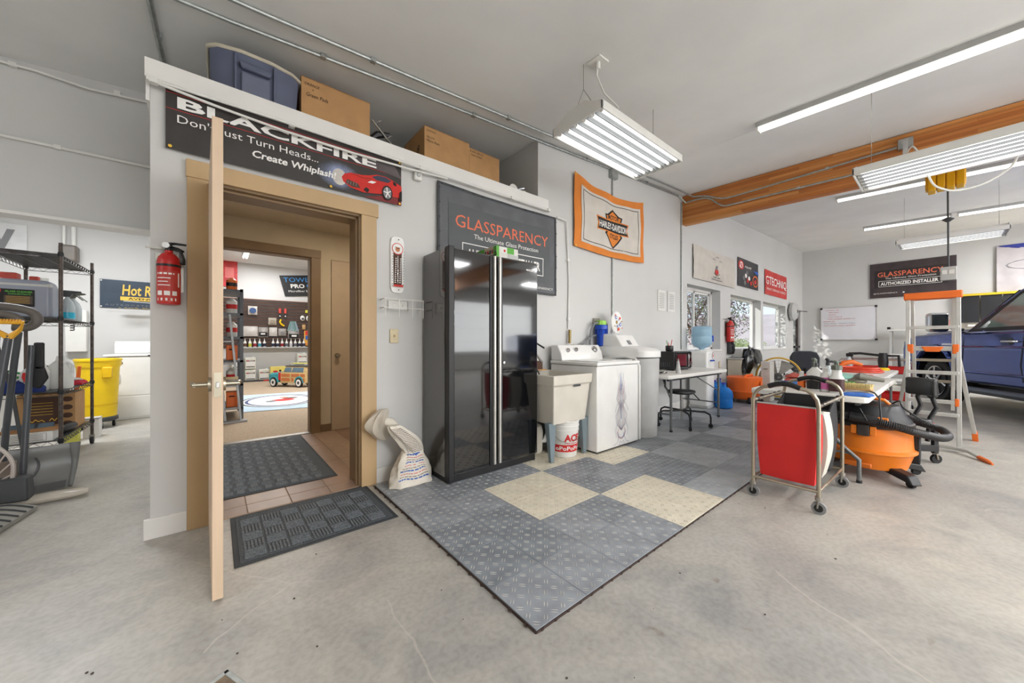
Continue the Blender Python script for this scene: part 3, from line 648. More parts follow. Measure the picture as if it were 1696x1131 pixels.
a.poly([(.635, .585), (.68, .59), (.78, .67), (.88, .59), (.935, .585), (.91, .50), (.66, .50)], ORC); a.poly([(.66, .37), (.91, .37), (.955, .315), (.88, .235), (.79, .155), (.69, .235), (.615, .315)], ORC)
a.poly([(.42, .53), (1.15, .53), (1.10, .44), (1.14, .345), (.44, .345), (.46, .44)], ORC); a.poly([(.44, .515), (1.12, .515), (1.08, .44), (1.12, .36), (.46, .36), (.48, .44)], INK)
a.text('HARLEY-DAVIDSON', .485, .385, .60, .10, INKW, off=.02); a.text('MOTOR', .67, .535, .22, .07, INK, off=.02); a.text('CYCLES', .68, .27, .21, .065, INK, off=.02)
for x, y in ((.01, .87), (1.52, .88), (.02, .01)): a.circ(x, y, .012, INKY)
a.done()
# three posters above the windows
a = banner('banner', 'cream cloth banner with a small red printed mark above the first window', 'banner', (6.55, 2.88, 2.27), NX, NF, 1.95, .61, mt('cream_cloth', (206, 199, 190), .85, var=.04, bump=.2), rp(1.95, .61, .02, .015), 24, 10)
a.scrawl(.80, .47, .14, .05, INKGR).scrawl(.93, .52, .16, .05, INKGR, seed=2).scrawl(1.1, .46, .16, .05, INKGR, seed=3); a.circ(1.0, .23, .085, INKR, .06, 10); a.circ(1.0, .31, .05, INKGR, .05, 7); a.line([(.86, .2), (1.0, .15), (1.14, .2)], .012, INKN); a.scrawl(.82, .11, .34, .045, INK, seed=4); a.rect(.74, .06, 1.25, .075, INKGR); a.done()
a = banner('poster', 'black square poster with red round logo and a bouquet of car parts', 'poster', (8.70, 2.885, 2.355), NX, NF, 1.31, .62, mt('print_night', (40, 38, 46), .35, var=.1), None, 2, 1)
a.circ(.20, .47, .17, INKR, .10); a.circ(.20, .47, .12, INKW, .07); a.text('P&S', .08, .42, .26, .10, INKR, off=.03); a.scrawl(.42, .46, .42, .07, INKW, seed=5, name='print'); a.rect(.44, .40, .86, .412, INKGR)
a.poly([(.95, .42), (1.31, .34), (1.31, .44)], INKB); a.ring(1.1, .19, .17, .03, mt('print_orange', (236, 110, 40), .4), .12); a.circ(1.1, .18, .08, INKR, .05)
for k, (x, y) in enumerate(((.35, .2), (.48, .26), (.6, .16), (.42, .1), (.68, .22), (.8, .12), (.55, .33))): a.circ(x, y, .07, (INKGR, INKW, INKR)[k % 3], .05, 9)
a.done()
a = banner('banner', 'red banner with white angular lettering above the third window', 'banner', (10.50, 2.885, 2.325), NX, NF, 1.88, .62, mt('red_vinyl', (204, 54, 50), .5, var=.06), rp(1.88, .62, .01, .01), 12, 6)
a.text('GTECHNIQ', .05, .22, 1.74, .25, INKW, off=.01); a.text('SMART SURFACE SCIENCE', .10, .12, 1.64, .06, INKW); a.done()
# far wall banners
UF = (0, -1, 0); NB = (-1, 0, 0)
a = banner('banner', 'dark banner with orange lettering and framed words on the far wall', 'banner', (14.17, 1.39, 2.345), UF, NB, 1.53, .95, mt('plum_vinyl', (64, 54, 56), .5, var=.15), None, 2, 2)
a.rect(.09, .27, 1.40, .75, mt('near_black_panel', (44, 38, 38), .5)); a.text('GLASSPARENCY', .15, .57, 1.17, .13, INKO, off=.01); a.text('The Ultimate Glass Protection', .30, .50, .90, .045, INKW)
a.frame(.17, .30, 1.30, .46, .009, INKW); a.text('AUTHORIZED INSTALLER', .21, .335, 1.03, .09, INKW, off=.03); a.text('@GLASSPARENCY', .07, .10, .46, .04, INKW); a.circ(.64, .12, .02, INKW); a.done()
def bf(x, y): return 0, 0, .03 * abs(math.sin(math.atan2(1.1 - y, x + .02) * 9)) * .6
a = banner('banner', 'pale banner with blue rays at its top edge behind the truck roof', 'banner', (14.16, -.73, 2.28), UF, NB, 1.9, 1.10, mt('pearl_vinyl', (196, 190, 192), .5, var=.05), bf, 24, 12)
for k in range(6): a.poly([(0, 1.1), (.2 + .28 * k, 1.1), (.35 + .25 * k, .98 - .03 * k), (.05, 1.07)], mt('print_deep_blue', (52, 62, 150), .5, var=.15))
a.ring(.62, .62, .48, .012, INKGR, .12); a.text('Shine', .45, .56, .55, .14, INKN, sl=.3); a.text('Auto', .5, .30, .5, .14, INKN, sl=.3); a.done()
r = root('whiteboard', 'whiteboard with red handwriting on the far wall', 'whiteboard', (14.18, 2.44, 1.20))
W_ = 1.19; ob('board', B(r).box(14.16, 14.19, 1.26, 2.44, 1.20, 2.14), mt('whiteboard_white', (226, 225, 230), .25, var=.01), r)
ob('frame', B(r).box(14.15, 14.19, 1.25, 2.45, 1.19, 1.205).box(14.15, 14.19, 1.25, 2.45, 2.135, 2.15).box(14.15, 14.19, 1.25, 1.262, 1.2, 2.14).box(14.15, 14.19, 2.438, 2.45, 1.2, 2.14), ALU, r)
ob('corner_cap', B(r).box(14.14, 14.19, 1.24, 1.29, 2.10, 2.16).box(14.14, 14.19, 1.24, 1.29, 1.18, 1.23).box(14.14, 14.19, 2.41, 2.46, 2.10, 2.16).box(14.14, 14.19, 2.41, 2.46, 1.18, 1.23), BLACK, r, bev=.01)
a = Art(r, (-.022, 0, 0), UF, (0, 0, 1), NB)
for k, (x, w2, m) in enumerate(((.10, .30, INKR), (.17, .22, INKR), (.17, .16, INKR), (.17, .30, INKR), (.15, .60, INKR), (.05, .26, INKR), (.40, .34, INKGR), (.06, .30, INKGR), (.06, .68, INKR))): a.scrawl(x, .87 - .065 * (k if k < 7 else k - 1), w2, .028, m, .35, k)
a.done()
r = root('notice_sheet', 'white notice sheets taped to the wall above the microwave', 'paper', (5.35, 2.89, 1.68))
for x in (5.35, 5.66): ob('sheet', B(r).box(x, x + .24, 2.89, 2.896, 1.62, 1.95), PLW, r)
a = Art(r, (0, -.003, -.06), NX, (0, 0, 1), NF)
for x in (.03, .34):
    for k in range(9): a.rect(x, .05 + .028 * k, x + .16, .056 + .028 * k, INKGR)
a.done()
# ================================================================== INTERLOCKING FLOOR TILES
TX0, TY0, TP = .95, 1.006, .3045
DARKT = [mt('slate_tile_a', (150, 155, 162), .42, var=.16, sc=7, bump=.15), mt('slate_tile_b', (136, 142, 149), .45, var=.18, sc=7, bump=.15), mt('slate_tile_c', (172, 177, 182), .42, var=.12, sc=7, bump=.15), mt('cream_tile', (232, 224, 204), .45, var=.06, sc=9, bump=.12)]
WEAR = [mt('worn_bar_dark', (184, 182, 176), .4, var=.2, sc=9), mt('worn_bar_cream', (190, 180, 158), .5, var=.15, sc=9)]
rt = root('floor_mat', 'checkered mat of interlocking slate and cream treaded floor tiles', 'floor mat', (TX0, TY0, 0))
bt = B(); e = .0008; bt.hexa([(e, e, 0), (TP - e, e, 0), (TP - e, TP - e, 0), (e, TP - e, 0), (e * 2, e * 2, .0135), (TP - e * 2, e * 2, .0135), (TP - e * 2, TP - e * 2, .0135), (e * 2, TP - e * 2, .0135)])
bw = B(); n_ = 6
for i in range(n_):
    for j in range(n_):
        cx, cy = (i + .5) * TP / n_, (j + .5) * TP / n_; a_ = R(45) if (i + j) % 2 else R(-45)
        for k in (-.0045, .0045) if True else ():
            dx, dy = math.cos(a_) * .017, math.sin(a_) * .017; ox, oy = -math.sin(a_) * k * 1.4, math.cos(a_) * k * 1.4; wx, wy = -math.sin(a_) * .0028, math.cos(a_) * .0028
            c = (cx + ox, cy + oy); z = .0135; h = .0016
            bw.add([(c[0] - dx, c[1] - dy, z), (c[0] + wx, c[1] + wy, z), (c[0] + dx, c[1] + dy, z), (c[0] - wx, c[1] - wy, z), (c[0] - dx * .6, c[1] - dy * .6, z + h), (c[0] + dx * .6, c[1] + dy * .6, z + h)], [(0, 1, 4), (1, 5, 4), (1, 2, 5), (2, 3, 5), (3, 4, 5), (3, 0, 4)])
protoT = {}
bs = [B() for _ in range(2)]
def is_cream(i, j):
    # 0.61 m squares of four tiles
    return (2 <= i < 4 and 2 <= j < 4) or (4 <= i < 6 and 0 <= j < 2) or (4 <= i < 6 and 4 <= j < 6) or (6 <= i < 8 and 3 <= j < 5)
NI, NJ = 27, 6
me_t = None; me_w = {}
rr = random.Random(3)
for i in range(NI):
    for j in range(NJ):
        cr_ = is_cream(i, j); q = (i // 2 + (j + (1 if i >= 6 else 0)) // 2)
        if cr_: mk = 3
        elif i < 6: mk = rr.choice((0, 0, 1))
        else: mk = (2 if q % 2 else 1) if rr.random() < .9 else 0
        if mk not in protoT:
            protoT[mk] = ob('tile', bt, DARKT[mk], rt, flat=True); protoT[mk].location = (i * TP, j * TP, 0); t_ = protoT[mk]
        else:
            t_ = protoT[mk].copy(); COL.objects.link(t_); t_.location = (i * TP, j * TP, 0)
        if i < 12:
            wk = 1 if cr_ else 0
            if wk not in me_w: o = ob('tread', bw, WEAR[wk], t_, flat=True); me_w[wk] = o.data; o['kind'] = 'stuff'
            else:
                o = bpy.data.objects.new('tread', me_w[wk]); COL.objects.link(o); o.parent = t_; o['kind'] = 'stuff'
# the open interlocking loops along the two free edges
b = B()
for j in range(NJ * 3):
    y = .05 + j * TP / 3; b.tube([(0, y - .008, .006), (-.010, y - .008, .006), (-.014, y, .006), (-.010, y + .008, .006), (0, y + .008, .006)], .0028, 5)
o = ob('edge_loops', b, mt('brown_rubber', (60, 44, 38), .7), rt); o['kind'] = 'stuff'
b = B()
for i in range(NI * 4):
    x = .03 + i * TP / 4; b.box(x - .006, x + .006, -.006, 0, 0, .009)
b.box(0, NI * TP, -.003, 0, 0, .010); b.box(-.004, 0, 0, NJ * TP, 0, .010)
o = ob('edge_pegs', b, mt('brown_rubber', (60, 44, 38), .7), rt); o['kind'] = 'stuff'
FT = .0155   # top of the tiles
# ================================================================== ENTRANCE MATS
MATC = mt('charcoal_mat', (84, 90, 96), .95, var=.3, sc=120, bump=.6); MATR = mt('charcoal_mat_rib', (112, 118, 124), .95, var=.35, sc=160, bump=.5); MATB = mt('mat_rubber_rim', (60, 64, 68), .8, var=.1)
def mat_thing(name, label, x0, x1, y0, y1, weave, z=0.):
    r = root(name, label, 'mat', ((x0 + x1) / 2, (y0 + y1) / 2, z)); a, c = (x1 - x0) / 2, (y1 - y0) / 2
    ob('rubber_backing', B().box(-a, a, -c, c, 0, .005), MATB, r, bev=.002, seg=1); ob('pile_field', B().box(-a + .025, a - .025, -c + .025, c - .025, .005, .008), MATC, r)
    b = B(); s_ = .105
    if weave == 'diag':
        nx, ny = int((2 * a - .06) / s_), int((2 * c - .06) / s_)
        for i in range(nx):
            for j in range(ny):
                x, y = -a + .04 + i * s_, -c + .04 + j * s_
                for k in range(6):
                    t = .008 + k * .0165
                    if (i + j) % 2: b.box(x + t, x + t + .009, y + .006, y + s_ - .006, .008, .0115)
                    else: b.box(x + .006, x + s_ - .006, y + t, y + t + .009, .008, .0115)
    else:
        s_ = .085; nx, ny = int((2 * a - .06) / s_), int((2 * c - .06) / (s_ * 1.0))
        for i in range(nx):
            for j in range(ny):
                x, y = -a + .035 + i * s_, -c + .035 + j * s_
                if (i + j) % 2: b.box(x + .02, x + s_ - .02, y + .004, y + s_ - .004, .008, .0125)
                else:
                    for k in range(4): b.box(x + .004, x + s_ - .004, y + .008 + k * .019, y + .018 + k * .019, .008, .012)
    o = ob('raised_ribs', b, MATR, r, flat=True); o['kind'] = 'stuff'; return r
mat_thing('entrance_mat', 'blue-grey ribbed entrance mat on the concrete in front of the doorway', .07, .905, 2.24, 2.89, 'diag', .001)
mat_thing('entrance_mat', 'dark brown-grey ribbed mat on the brown tiles inside the doorway', -.02, .785, 3.235, 4.92, 'block', .0095)
# ================================================================== TALL BLACK CABINET
cb = root('cabinet', 'tall glossy black steel cabinet standing on the floor tiles against the wall', 'cabinet', (1.385, 2.44, FT))
GB2 = mt('black_satin_side', (70, 67, 64), .07, .35, var=.03, coat=1.)
ob('body', B().box(0, .95, .035, .43, .05, 1.85), GB2, cb, bev=.008)
ob('corner_post', B().box(-.002, .045, -.0, .06, .03, 1.855), BLACK, cb, bev=.004)
ob('side_panel', B().box(-.006, -.001, .06, .43, .05, 1.845), GB2, cb)
ob('plinth', B().box(.01, .94, .04, .42, 0.0, .055), BLACK, cb)
for x in (.03, .92): ob('foot', B().cyl((x, .05, 0), (x, .05, .05), .018), BLACK, cb)
def cdoor(x0, x1, hx, y, nm='door'):
    d_ = ob(nm, B().box(x0, x1, y - .022, y, .07, 1.835), GLOSSB, cb, bev=.006)
    ob('handle_bar', B().box(hx - .011, hx + .011, y - .052, y - .022, .075, 1.835), ALU, d_, bev=.006, seg=3)
    ob('edge_strip', B().box(hx + (.013 if hx > .47 else -.04), hx + (.04 if hx > .47 else -.013), y - .030, y - .0225, .07, 1.835), BLACK, d_, bev=.003)
    return d_
cdoor(.048, .462, .432, .034); d2 = cdoor(.500, .945, .487, .034)
ob('keyhole', B().cyl((.545, .012, .93), (.545, .006, .93), .011, n=14), CHROME, d2)
ob('hinge', B().cyl((.046, .004, 1.47), (.046, .004, 1.60), .006).cyl((.046, .004, .42), (.046, .004, .54), .006), BLACK, cb)
a = Art(cb, (.80, .012, 1.755), NX, (0, 0, 1), NF, c0=.001); a.poly([(0, .012), (.015, .022), (.03, .012), (.02, .004)], INKW).text('HUSKY', .028, .002, .085, .022, INKW, off=.03, sl=.2); a.done()
# green and white carton and loose tool on top of it
r = root('carton', 'white and green printed carton on top of the black cabinet', 'box', (1.92, 2.52, FT + 1.852))
ob('box_body', B().box(-.02, .23, 0, .30, 0, .105), mt('printed_white_card', (222, 220, 214), .6), r, bev=.003)
a = Art(r, (-.02, 0, 0), NX, (0, 0, 1), NF); a.rect(.0, .0, .03, .105, INKG).rect(.12, .05, .20, .105, INKG).rect(.05, .05, .115, .10, PLW).circ(.09, .07, .012, INKR).rect(.125, .0, .25, .045, LGREY); a.done()
a = Art(r, (-.02, .3, 0), (0, -1, 0), (0, 0, 1), (-1, 0, 0)); a.rect(0, 0, .12, .105, INKG).rect(.12, 0, .26, .105, mt('print_beige', (196, 180, 160), .6)).rect(.26, 0, .30, .105, INKG)
for k in range(4): a.circ(.14 + .035 * k, .06, .012, (INKN, INKR)[k % 2], .02)
a.done()
r = root('wrench', 'black coiled cable and clamp lying beside the green and white carton', 'cable', (1.80, 2.50, FT + 1.853))
ob('cable_loop', B().tube([(0, 0, .006), (.02, -.02, .03), (.06, -.02, .04), (.085, 0, .02), (.06, .02, .006), (.02, .03, .006), (-.03, .02, .006)], .005, 6), BLACK, r)
# ================================================================== SALT SACK AND PLASTIC BAG AGAINST THE WALL
SACK = mt('woven_sack', (224, 217, 204), .75, var=.05, sc=9, bump=.35)
r = root('sack', 'half-empty printed white salt sack slumped against the wall by the cabinet', 'sack', (1.19, 2.70, FT))
def blob(fn, nu=28, nv=14): 
    vs = [fn(i / nu, j / nv) for j in range(nv + 1) for i in range(nu)]
    fs = [(j * nu + i, j * nu + (i + 1) % nu, (j + 1) * nu + (i + 1) % nu, (j + 1) * nu + i) for j in range(nv) for i in range(nu)]
    return B().add(vs, fs + [tuple(range(nu - 1, -1, -1)), tuple(nv * nu + i for i in range(nu))])
def sk(u, v):
    q = 2 * math.pi * u; c, s_ = math.cos(q), math.sin(q)
    c = math.copysign(abs(c) ** .7, c); s_ = math.copysign(abs(s_) ** .8, s_)
    wv = .175 * (1 - .62 * v ** 1.3) + .012 * math.sin(6 * q + 8 * v); dp = .09 * (1 - .45 * v) + .008 * math.sin(5 * q + 11 * v)
    return (c * wv + .01 * v, s_ * dp, .27 * v ** .9 + .004 * math.sin(9 * q))
ob('sack_body', blob(sk), SACK, r)
def sk2(u, v):
    q = 2 * math.pi * u; rr_ = .085 * math.sin(math.pi * (.18 + .72 * v)) ** .6 + .007 * math.sin(7 * q + 6 * v)
    return (math.cos(q) * rr_ * 1.05 + .035 - .165 * v + .02 * math.sin(v * 4), math.sin(q) * rr_ * .65 - .01, .17 + .30 * v ** .85 + .07 * math.cos(q) * (1 - v) * 0)
ob('folded_top', blob(sk2, 24, 12), SACK, r)
def wrap_lines(r, surf, rows, mat, seed):
    rn = random.Random(seed); b = B()
    for (u0, u1, v, h) in rows:
        u = u0
        while u < u1:
            L = min(rn.uniform(.010, .026), u1 - u); q = []
            for uu, vv in ((u, v), (u + L, v), (u + L, v + h), (u, v + h)):
                p = Vector(surf(uu, vv)); n = (Vector(surf(uu + .004, vv)) - p).cross(Vector(surf(uu, vv + .004)) - p).normalized(); q.append(p + n * .002)
            b.add(q, [(0, 1, 2, 3)]); u += L + .0045
    ob('print', b, mat, r, flat=True)
wrap_lines(r, sk, [(.655 - .003 * k, .845, .84 - .075 * k, .018 if k % 3 else .034) for k in range(10) if k % 3 == 0], INKB, 1)
wrap_lines(r, sk, [(.650, .850, .84 - .075 * k, .016) for k in range(10) if k % 3 == 1], INKR, 2); wrap_lines(r, sk, [(.645, .855, .84 - .075 * k, .016) for k in range(10) if k % 3 == 2], INKN, 3)
wrap_lines(r, sk2, [(.62, .85, .90 - .042 * k, .016) for k in range(17)], INKN, 4); wrap_lines(r, sk2, [(.66, .82, .17, .025), (.68, .80, .12, .02)], INKB, 5)
r = root('plastic_bag', 'crumpled clear plastic bag hanging out of the salt sack over the door trim', 'bag', (.985, 2.80, .36))
PLB = mt('cloudy_polythene', (216, 206, 190), .25, var=.05, alpha=.55, bump=.4)
def pb(u, v):
    q = 2 * math.pi * u; w_ = (.028 + .055 * math.sin(math.pi * min(1, v * 1.02)) ** .7) * (1 + .2 * math.sin(3 * q + 7 * v) + .12 * math.sin(8 * q))
    return (math.cos(q) * w_ + .03 - .05 * math.sin(v * 3.1), math.sin(q) * w_ * .55, .24 * v)
ob('film', blob(pb, 26, 12), PLB, r)
ob('twisted_neck', B().tube([(.02, -.01, .15), (.07, -.02, .13), (.11, -.03, .10)], [.035, .04, .03], 10), SACK, r)
# ================================================================== WALL ITEMS BY THE DOOR
r = root('thermometer', 'white enamel thermometer sign with round red logo on the wall', 'thermometer', (1.155, 2.895, 1.53))
b = B(); pts = [(-.058, .05), (-.05, .01), (-.03, -.004), (.03, -.004), (.05, .01), (.058, .05), (.058, .40), (.05, .445), (.03, .46), (-.03, .46), (-.05, .445), (-.058, .40)]
ob('plate', b.prism(pts, -.012, .004, 'y'), APPL, r, bev=.004)
a = Art(r, (0, -.012, 0), NX, (0, 0, 1), NF); a.rect(-.035, .06, .035, .36, INKN).circ(0, .36, .048, INKR, n=22).circ(0, .36, .042, INKW, n=22).circ(0, .355, .02, mt('print_tan', (200, 130, 90), .6)).line([(-.02, .375), (.0, .36), (.02, .37)], .006, INKN)
for k in range(13): a.rect(-.028, .08 + k * .016, -.014, .087 + k * .016, INKW).rect(.012, .08 + k * .016, .026, .087 + k * .016, INKW).circ(-.047, .07 + k * .022, .0035, INKN, n=6).circ(.047, .07 + k * .022, .0035, INKN, n=6)
a.rect(-.04, .045, .04, .062, INKR).circ(0, .43, .005, INK).circ(0, .02, .005, INK); a.done()
ob('tube', B().cyl((0, -.018, .075), (0, -.018, .30), .004), CHROME, r)
r = root('wire_rack', 'white wire rack of open loops fixed to the wall beside the cabinet', 'rack', (1.17, 2.895, 1.34))
b = B()
for z in (.125, .055): b.tube([(-.15, 0, z), (-.16, -.11, z), (.17, -.11, z), (.17, 0, z)], .004, 6)
for x in (-.15, -.04, .07, .165): b.tube([(x, -.11, .125), (x, -.11, -.02)], .0035, 6)
b.tube([(-.10, 0, .125), (-.10, 0, .04), (.08, 0, .04), (.08, 0, .125), (-.10, 0, .125)], .004, 6)
ob('wire_frame', b, PLW, r); ob('mounting_plate', B().box(-.09, .07, -.006, 0, .05, .12), PLW, r); ob('screw', B().cyl((-.04, -.006, .085), (-.04, -.010, .085), .007).cyl((.03, -.006, .085), (.03, -.010, .085), .007), STEEL, r)
r = root('light_switch', 'almond light switch plate between the door trim and the cabinet', 'light switch', (1.13, 2.895, 1.115))
ob('plate', B().box(-.036, .036, -.007, 0, 0, .115), mt('almond_plastic', (214, 198, 160), .45), r, bev=.003); ob('toggle', B().box(-.005, .005, -.02, -.006, .05, .066), mt('almond_dark', (190, 168, 126), .45), r, bev=.002); ob('screw', B().cyl((0, -.007, .03), (0, -.009, .03), .003).cyl((0, -.007, .087), (0, -.009, .087), .003), STEEL, r)
# fire extinguisher, used twice
def extinguisher(label, loc, rz=0, s_=1.):
    r = root('fire_extinguisher', label, 'fire extinguisher', loc, rz)
    ob('cylinder', B().lathe([(.03, 0), (.049, .004), (.051, .015), (.051, .24), (.046, .268), (.03, .29), (.018, .298), (.018, .31)], n=28), RED, r)
    ob('valve', B().cyl((0, 0, .30), (0, 0, .34), .016).box(-.012, .012, -.03, .03, .325, .35), BLACK, r, bev=.002)
    ob('gauge', B().cyl((-.01, -.03, .335), (-.01, -.036, .335), .016, n=16), CHROME, r)
    ob('lever', B().tube([(.0, 0, .35), (.03, -.01, .352), (.075, -.015, .350)], [.008, .007, .006], 6).tube([(.0, 0, .335), (.04, -.01, .325), (.065, -.015, .31)], .006, 6), BLACK, r)
    ob('discharge_hose', B().tube([(.01, -.01, .32), (.05, -.02, .31), (.062, -.03, .26), (.06, -.035, .235)], [.008, .009, .011, .013], 8), BLACK, r)
    ob('strap', B().lathe([(.0525, .215), (.0525, .228)], n=28, cap=False), BLACK, r); ob('bracket', B().box(-.06, .06, .046, .054, .08, .30).box(-.10, -.02, .04, .05, .322, .33), STEEL, r)
    b = B(); b.add([(.0518 * math.sin(q) * 1.0, -.0518 * math.cos(q), z) for z in (.012, .19) for q in [R(-62 + 124 * k / 10) for k in range(11)]], [(k, k + 1, k + 12, k + 11) for k in range(10)])
    ob('label', b, mt('label_red', (190, 60, 52), .5), r, flat=True)
    b = B()
    for z0_, z1_, q0, q1 in ((.02, .035, -55, 40), (.05, .075, -55, -28), (.05, .075, -18, 10), (.05, .075, 20, 44), (.105, .11, -55, 10), (.125, .13, -55, 0), (.145, .15, -55, 12), (.168, .178, -55, 30), (.10, .18, 50, 60)):
        b.add([(.0524 * math.sin(R(q0 + (q1 - q0) * k / 4)), -.0524 * math.cos(R(q0 + (q1 - q0) * k / 4)), z) for z in (z0_, z1_) for k in range(5)], [(k, k + 1, k + 6, k + 5) for k in range(4)])
    ob('print', b, INKW, r, flat=True)
    return r
e1 = extinguisher('red fire extinguisher with white label mounted left of the tan doorway', (-.208, 2.84, 1.335))
extinguisher('red fire extinguisher hanging between the first and second windows', (8.12, 2.83, 1.13)).scale = (1.9, 1.3, 1.42)
# floor drain near the photographer
r = root('drain_cover', 'rust-edged metal drain cover sunk in the floor', 'drain', (-.03, 1.46, 0), R(25))
ob('rim', B().box(-.1, .1, -.07, -.055, 0, .004).box(-.1, .1, .055, .07, 0, .004).box(-.1, -.085, -.07, .07, 0, .004).box(.085, .1, -.07, .07, 0, .004), GALV, r, bev=.002); ob('grate', B().box(-.085, .085, -.055, .055, 0, .002), mt('rusty_iron', (122, 104, 84), .7, var=.2, sc=30), r)
# ================================================================== ON THE LOFT
TOTE = mt('navy_tote', (98, 104, 126), .45, var=.06)
r = root('storage_tote', 'dark blue storage tote with pale rim lying on the loft ledge', 'tote', (.215, 3.02, 2.72))
def tote(z, k=1.): 
    return [(x * k, y * k, z) for x, y in ((-.24, .0), (-.20, -.045), (-.08, -.075), (.08, -.075), (.20, -.045), (.25, 0), (.25, .36), (-.24, .36))]
b = B(); P0, P1 = [], []
for (x, y, z) in tote(0, .95): P0.append((x, y + .05, z))
for (x, y, z) in tote(.33, 1.04): P1.append((x, y + .05, z))
P2 = [(x * .97, y * .97 + .02, .33) for x, y, z in P1]; P3 = [(x * .97, y * .97 + .02, .03) for x, y, z in P0]
b.add(P0 + P1 + P2 + P3, [tuple(range(7, -1, -1))] + [(i, (i + 1) % 8, 8 + (i + 1) % 8, 8 + i) for i in range(8)] + [(8 + i, 8 + (i + 1) % 8, 16 + (i + 1) % 8, 16 + i) for i in range(8)] + [(16 + i, 16 + (i + 1) % 8, 24 + (i + 1) % 8, 24 + i) for i in range(8)] + [tuple(24 + i for i in range(8))])
ob('tub', b, TOTE, r, bev=.006)
ob('rim', B().tube([(p[0] * 1.02, p[1], p[2] + .006) for p in P1], .013, 8, closed=True), mt('ivory_rim', (206, 198, 178), .45), r)
ob('handle_recess', B().box(-.085, .075, -.046, -.02, .05, .20), mt('navy_recess', (110, 116, 136), .45), r, bev=.008); ob('grip', B().prism([(-.10, .26), (-.085, .215), (.075, .215), (.09, .26)], -.062, -.02, 'y'), TOTE, r, bev=.01)
for x in (-.115, .10): ob('rib', B().box(x - .006, x + .006, -.05, -.01, .0, .31), TOTE, r, bev=.003)
def carton(label, x0, x1, y0, y1, z0, z1, words, side=None, mat_=None):
    r = root('carton', label, 'box', ((x0 + x1) / 2, (y0 + y1) / 2, z0)); 
    ob('box_body', B(r).box(x0, x1, y0, y1, z0, z1 - .004), mat_ or CARTON, r, bev=.003)
    ob('flap', B(r).box(x0, (x0 + x1) / 2 - .002, y0, y1, z1 - .004, z1).box((x0 + x1) / 2 + .002, x1, y0, y1, z1 - .004, z1), CARTS, r)
    a = Art(r, (-(x1 - x0) / 2, -(y1 - y0) / 2, 0), NX, (0, 0, 1), NF)
    for t, u, v, w2, h2 in words: a.text(t, u, v, w2, h2, INK, sl=.2)
    a.done()
    if side:
        a = Art(r, (-(x1 - x0) / 2, (y1 - y0) / 2, 0), (0, -1, 0), (0, 0, 1), (-1, 0, 0))
        for t, u, v, w2, h2 in side: a.text(t, u, v, w2, h2, INK, sl=.2)
        a.done()
    return r
carton('cardboard carton marked in black pen beside the blue tote', .49, .99, 3.06, 3.42, 2.702, 3.11, [('ORANGE', .02, .35, .10, .022), ('+', .07, .32, .014, .014), ('Green Pads', .03, .27, .15, .03)])
carton('left cardboard carton of the pair at the right end of the loft', 1.47, 1.955, 3.04, 3.50, 2.702, 3.105, [('ORANGE', .02, .36, .09, .018), ('YELLOW', .02, .30, .08, .018), ('Micro Pads', .02, .265, .13, .022)], [('8', .30, .20, .05, .07), ('pads', .28, .12, .08, .03)])
carton('right cardboard carton of the pair with a torn top edge', 1.96, 2.34, 3.05, 3.45, 2.702, 3.075, [('MICRO', .01, .335, .16, .018), ('foam sheets', .02, .30, .13, .022)])
r = root('bracket_arm', 'black and silver metal arm lying between the cartons on the loft', 'bracket', (1.15, 3.10, 2.705))
ob('rail', B().tube([(-.13, 0, .30), (-.02, -.02, .18), (.17, -.05, .0)], .010, 8), CHROME, r)
ob('pin', B().tube([(-.10, -.01, .27), (-.07, -.03, .30)], .006, 6).tube([(-.01, -.02, .17), (.02, -.04, .20)], .006, 6).tube([(.11, -.04, .06), (.14, -.05, .09)], .006, 6), CHROME, r)
ob('arm', B().tube([(-.16, .03, .12), (-.08, .02, .20), (.02, .0, .22)], [.02, .03, .02], 8).tube([(-.14, .02, .06), (0, .0, .10), (.14, -.02, .02)], .02, 8), BLACK, r)
r = root('clamp_lamp', 'small white round clamp lamps lying at the right end of the loft ledge', 'lamp', (2.50, 3.0, 2.71))
ob('head', B().cyl((-.02, -.02, .06), (-.02, .05, .06), .06, .045, 16), PLW, r); ob('second_head', B().cyl((.12, -.04, .03), (.12, .02, .03), .045, .03, 16), PLW, r)
ob('lens', B().cyl((-.02, -.025, .06), (-.02, -.02, .06), .02, n=12), DGREY, r); ob('arm', B().tube([(.0, 0, .05), (.08, 0, .10), (.14, -.01, .12)], .008, 6), CHROME, r)

rn = random.Random(21); b = B()
for _ in range(46):
    x, y = rn.uniform(-.6, 3.4), rn.uniform(.35, 2.2)
    if x > .9 and y > .95: continue
    q = rn.uniform(.002, .0055); b.sph((x, y, q * .4), (q, q * rn.uniform(.6, 1.3), q * .5), 6)
o = ob('grit', b, mt('dark_grit', (70, 58, 48), .8), None); tag(o, 'scattered dark grit and leaf crumbs on the concrete', 'dirt', kind='stuff')
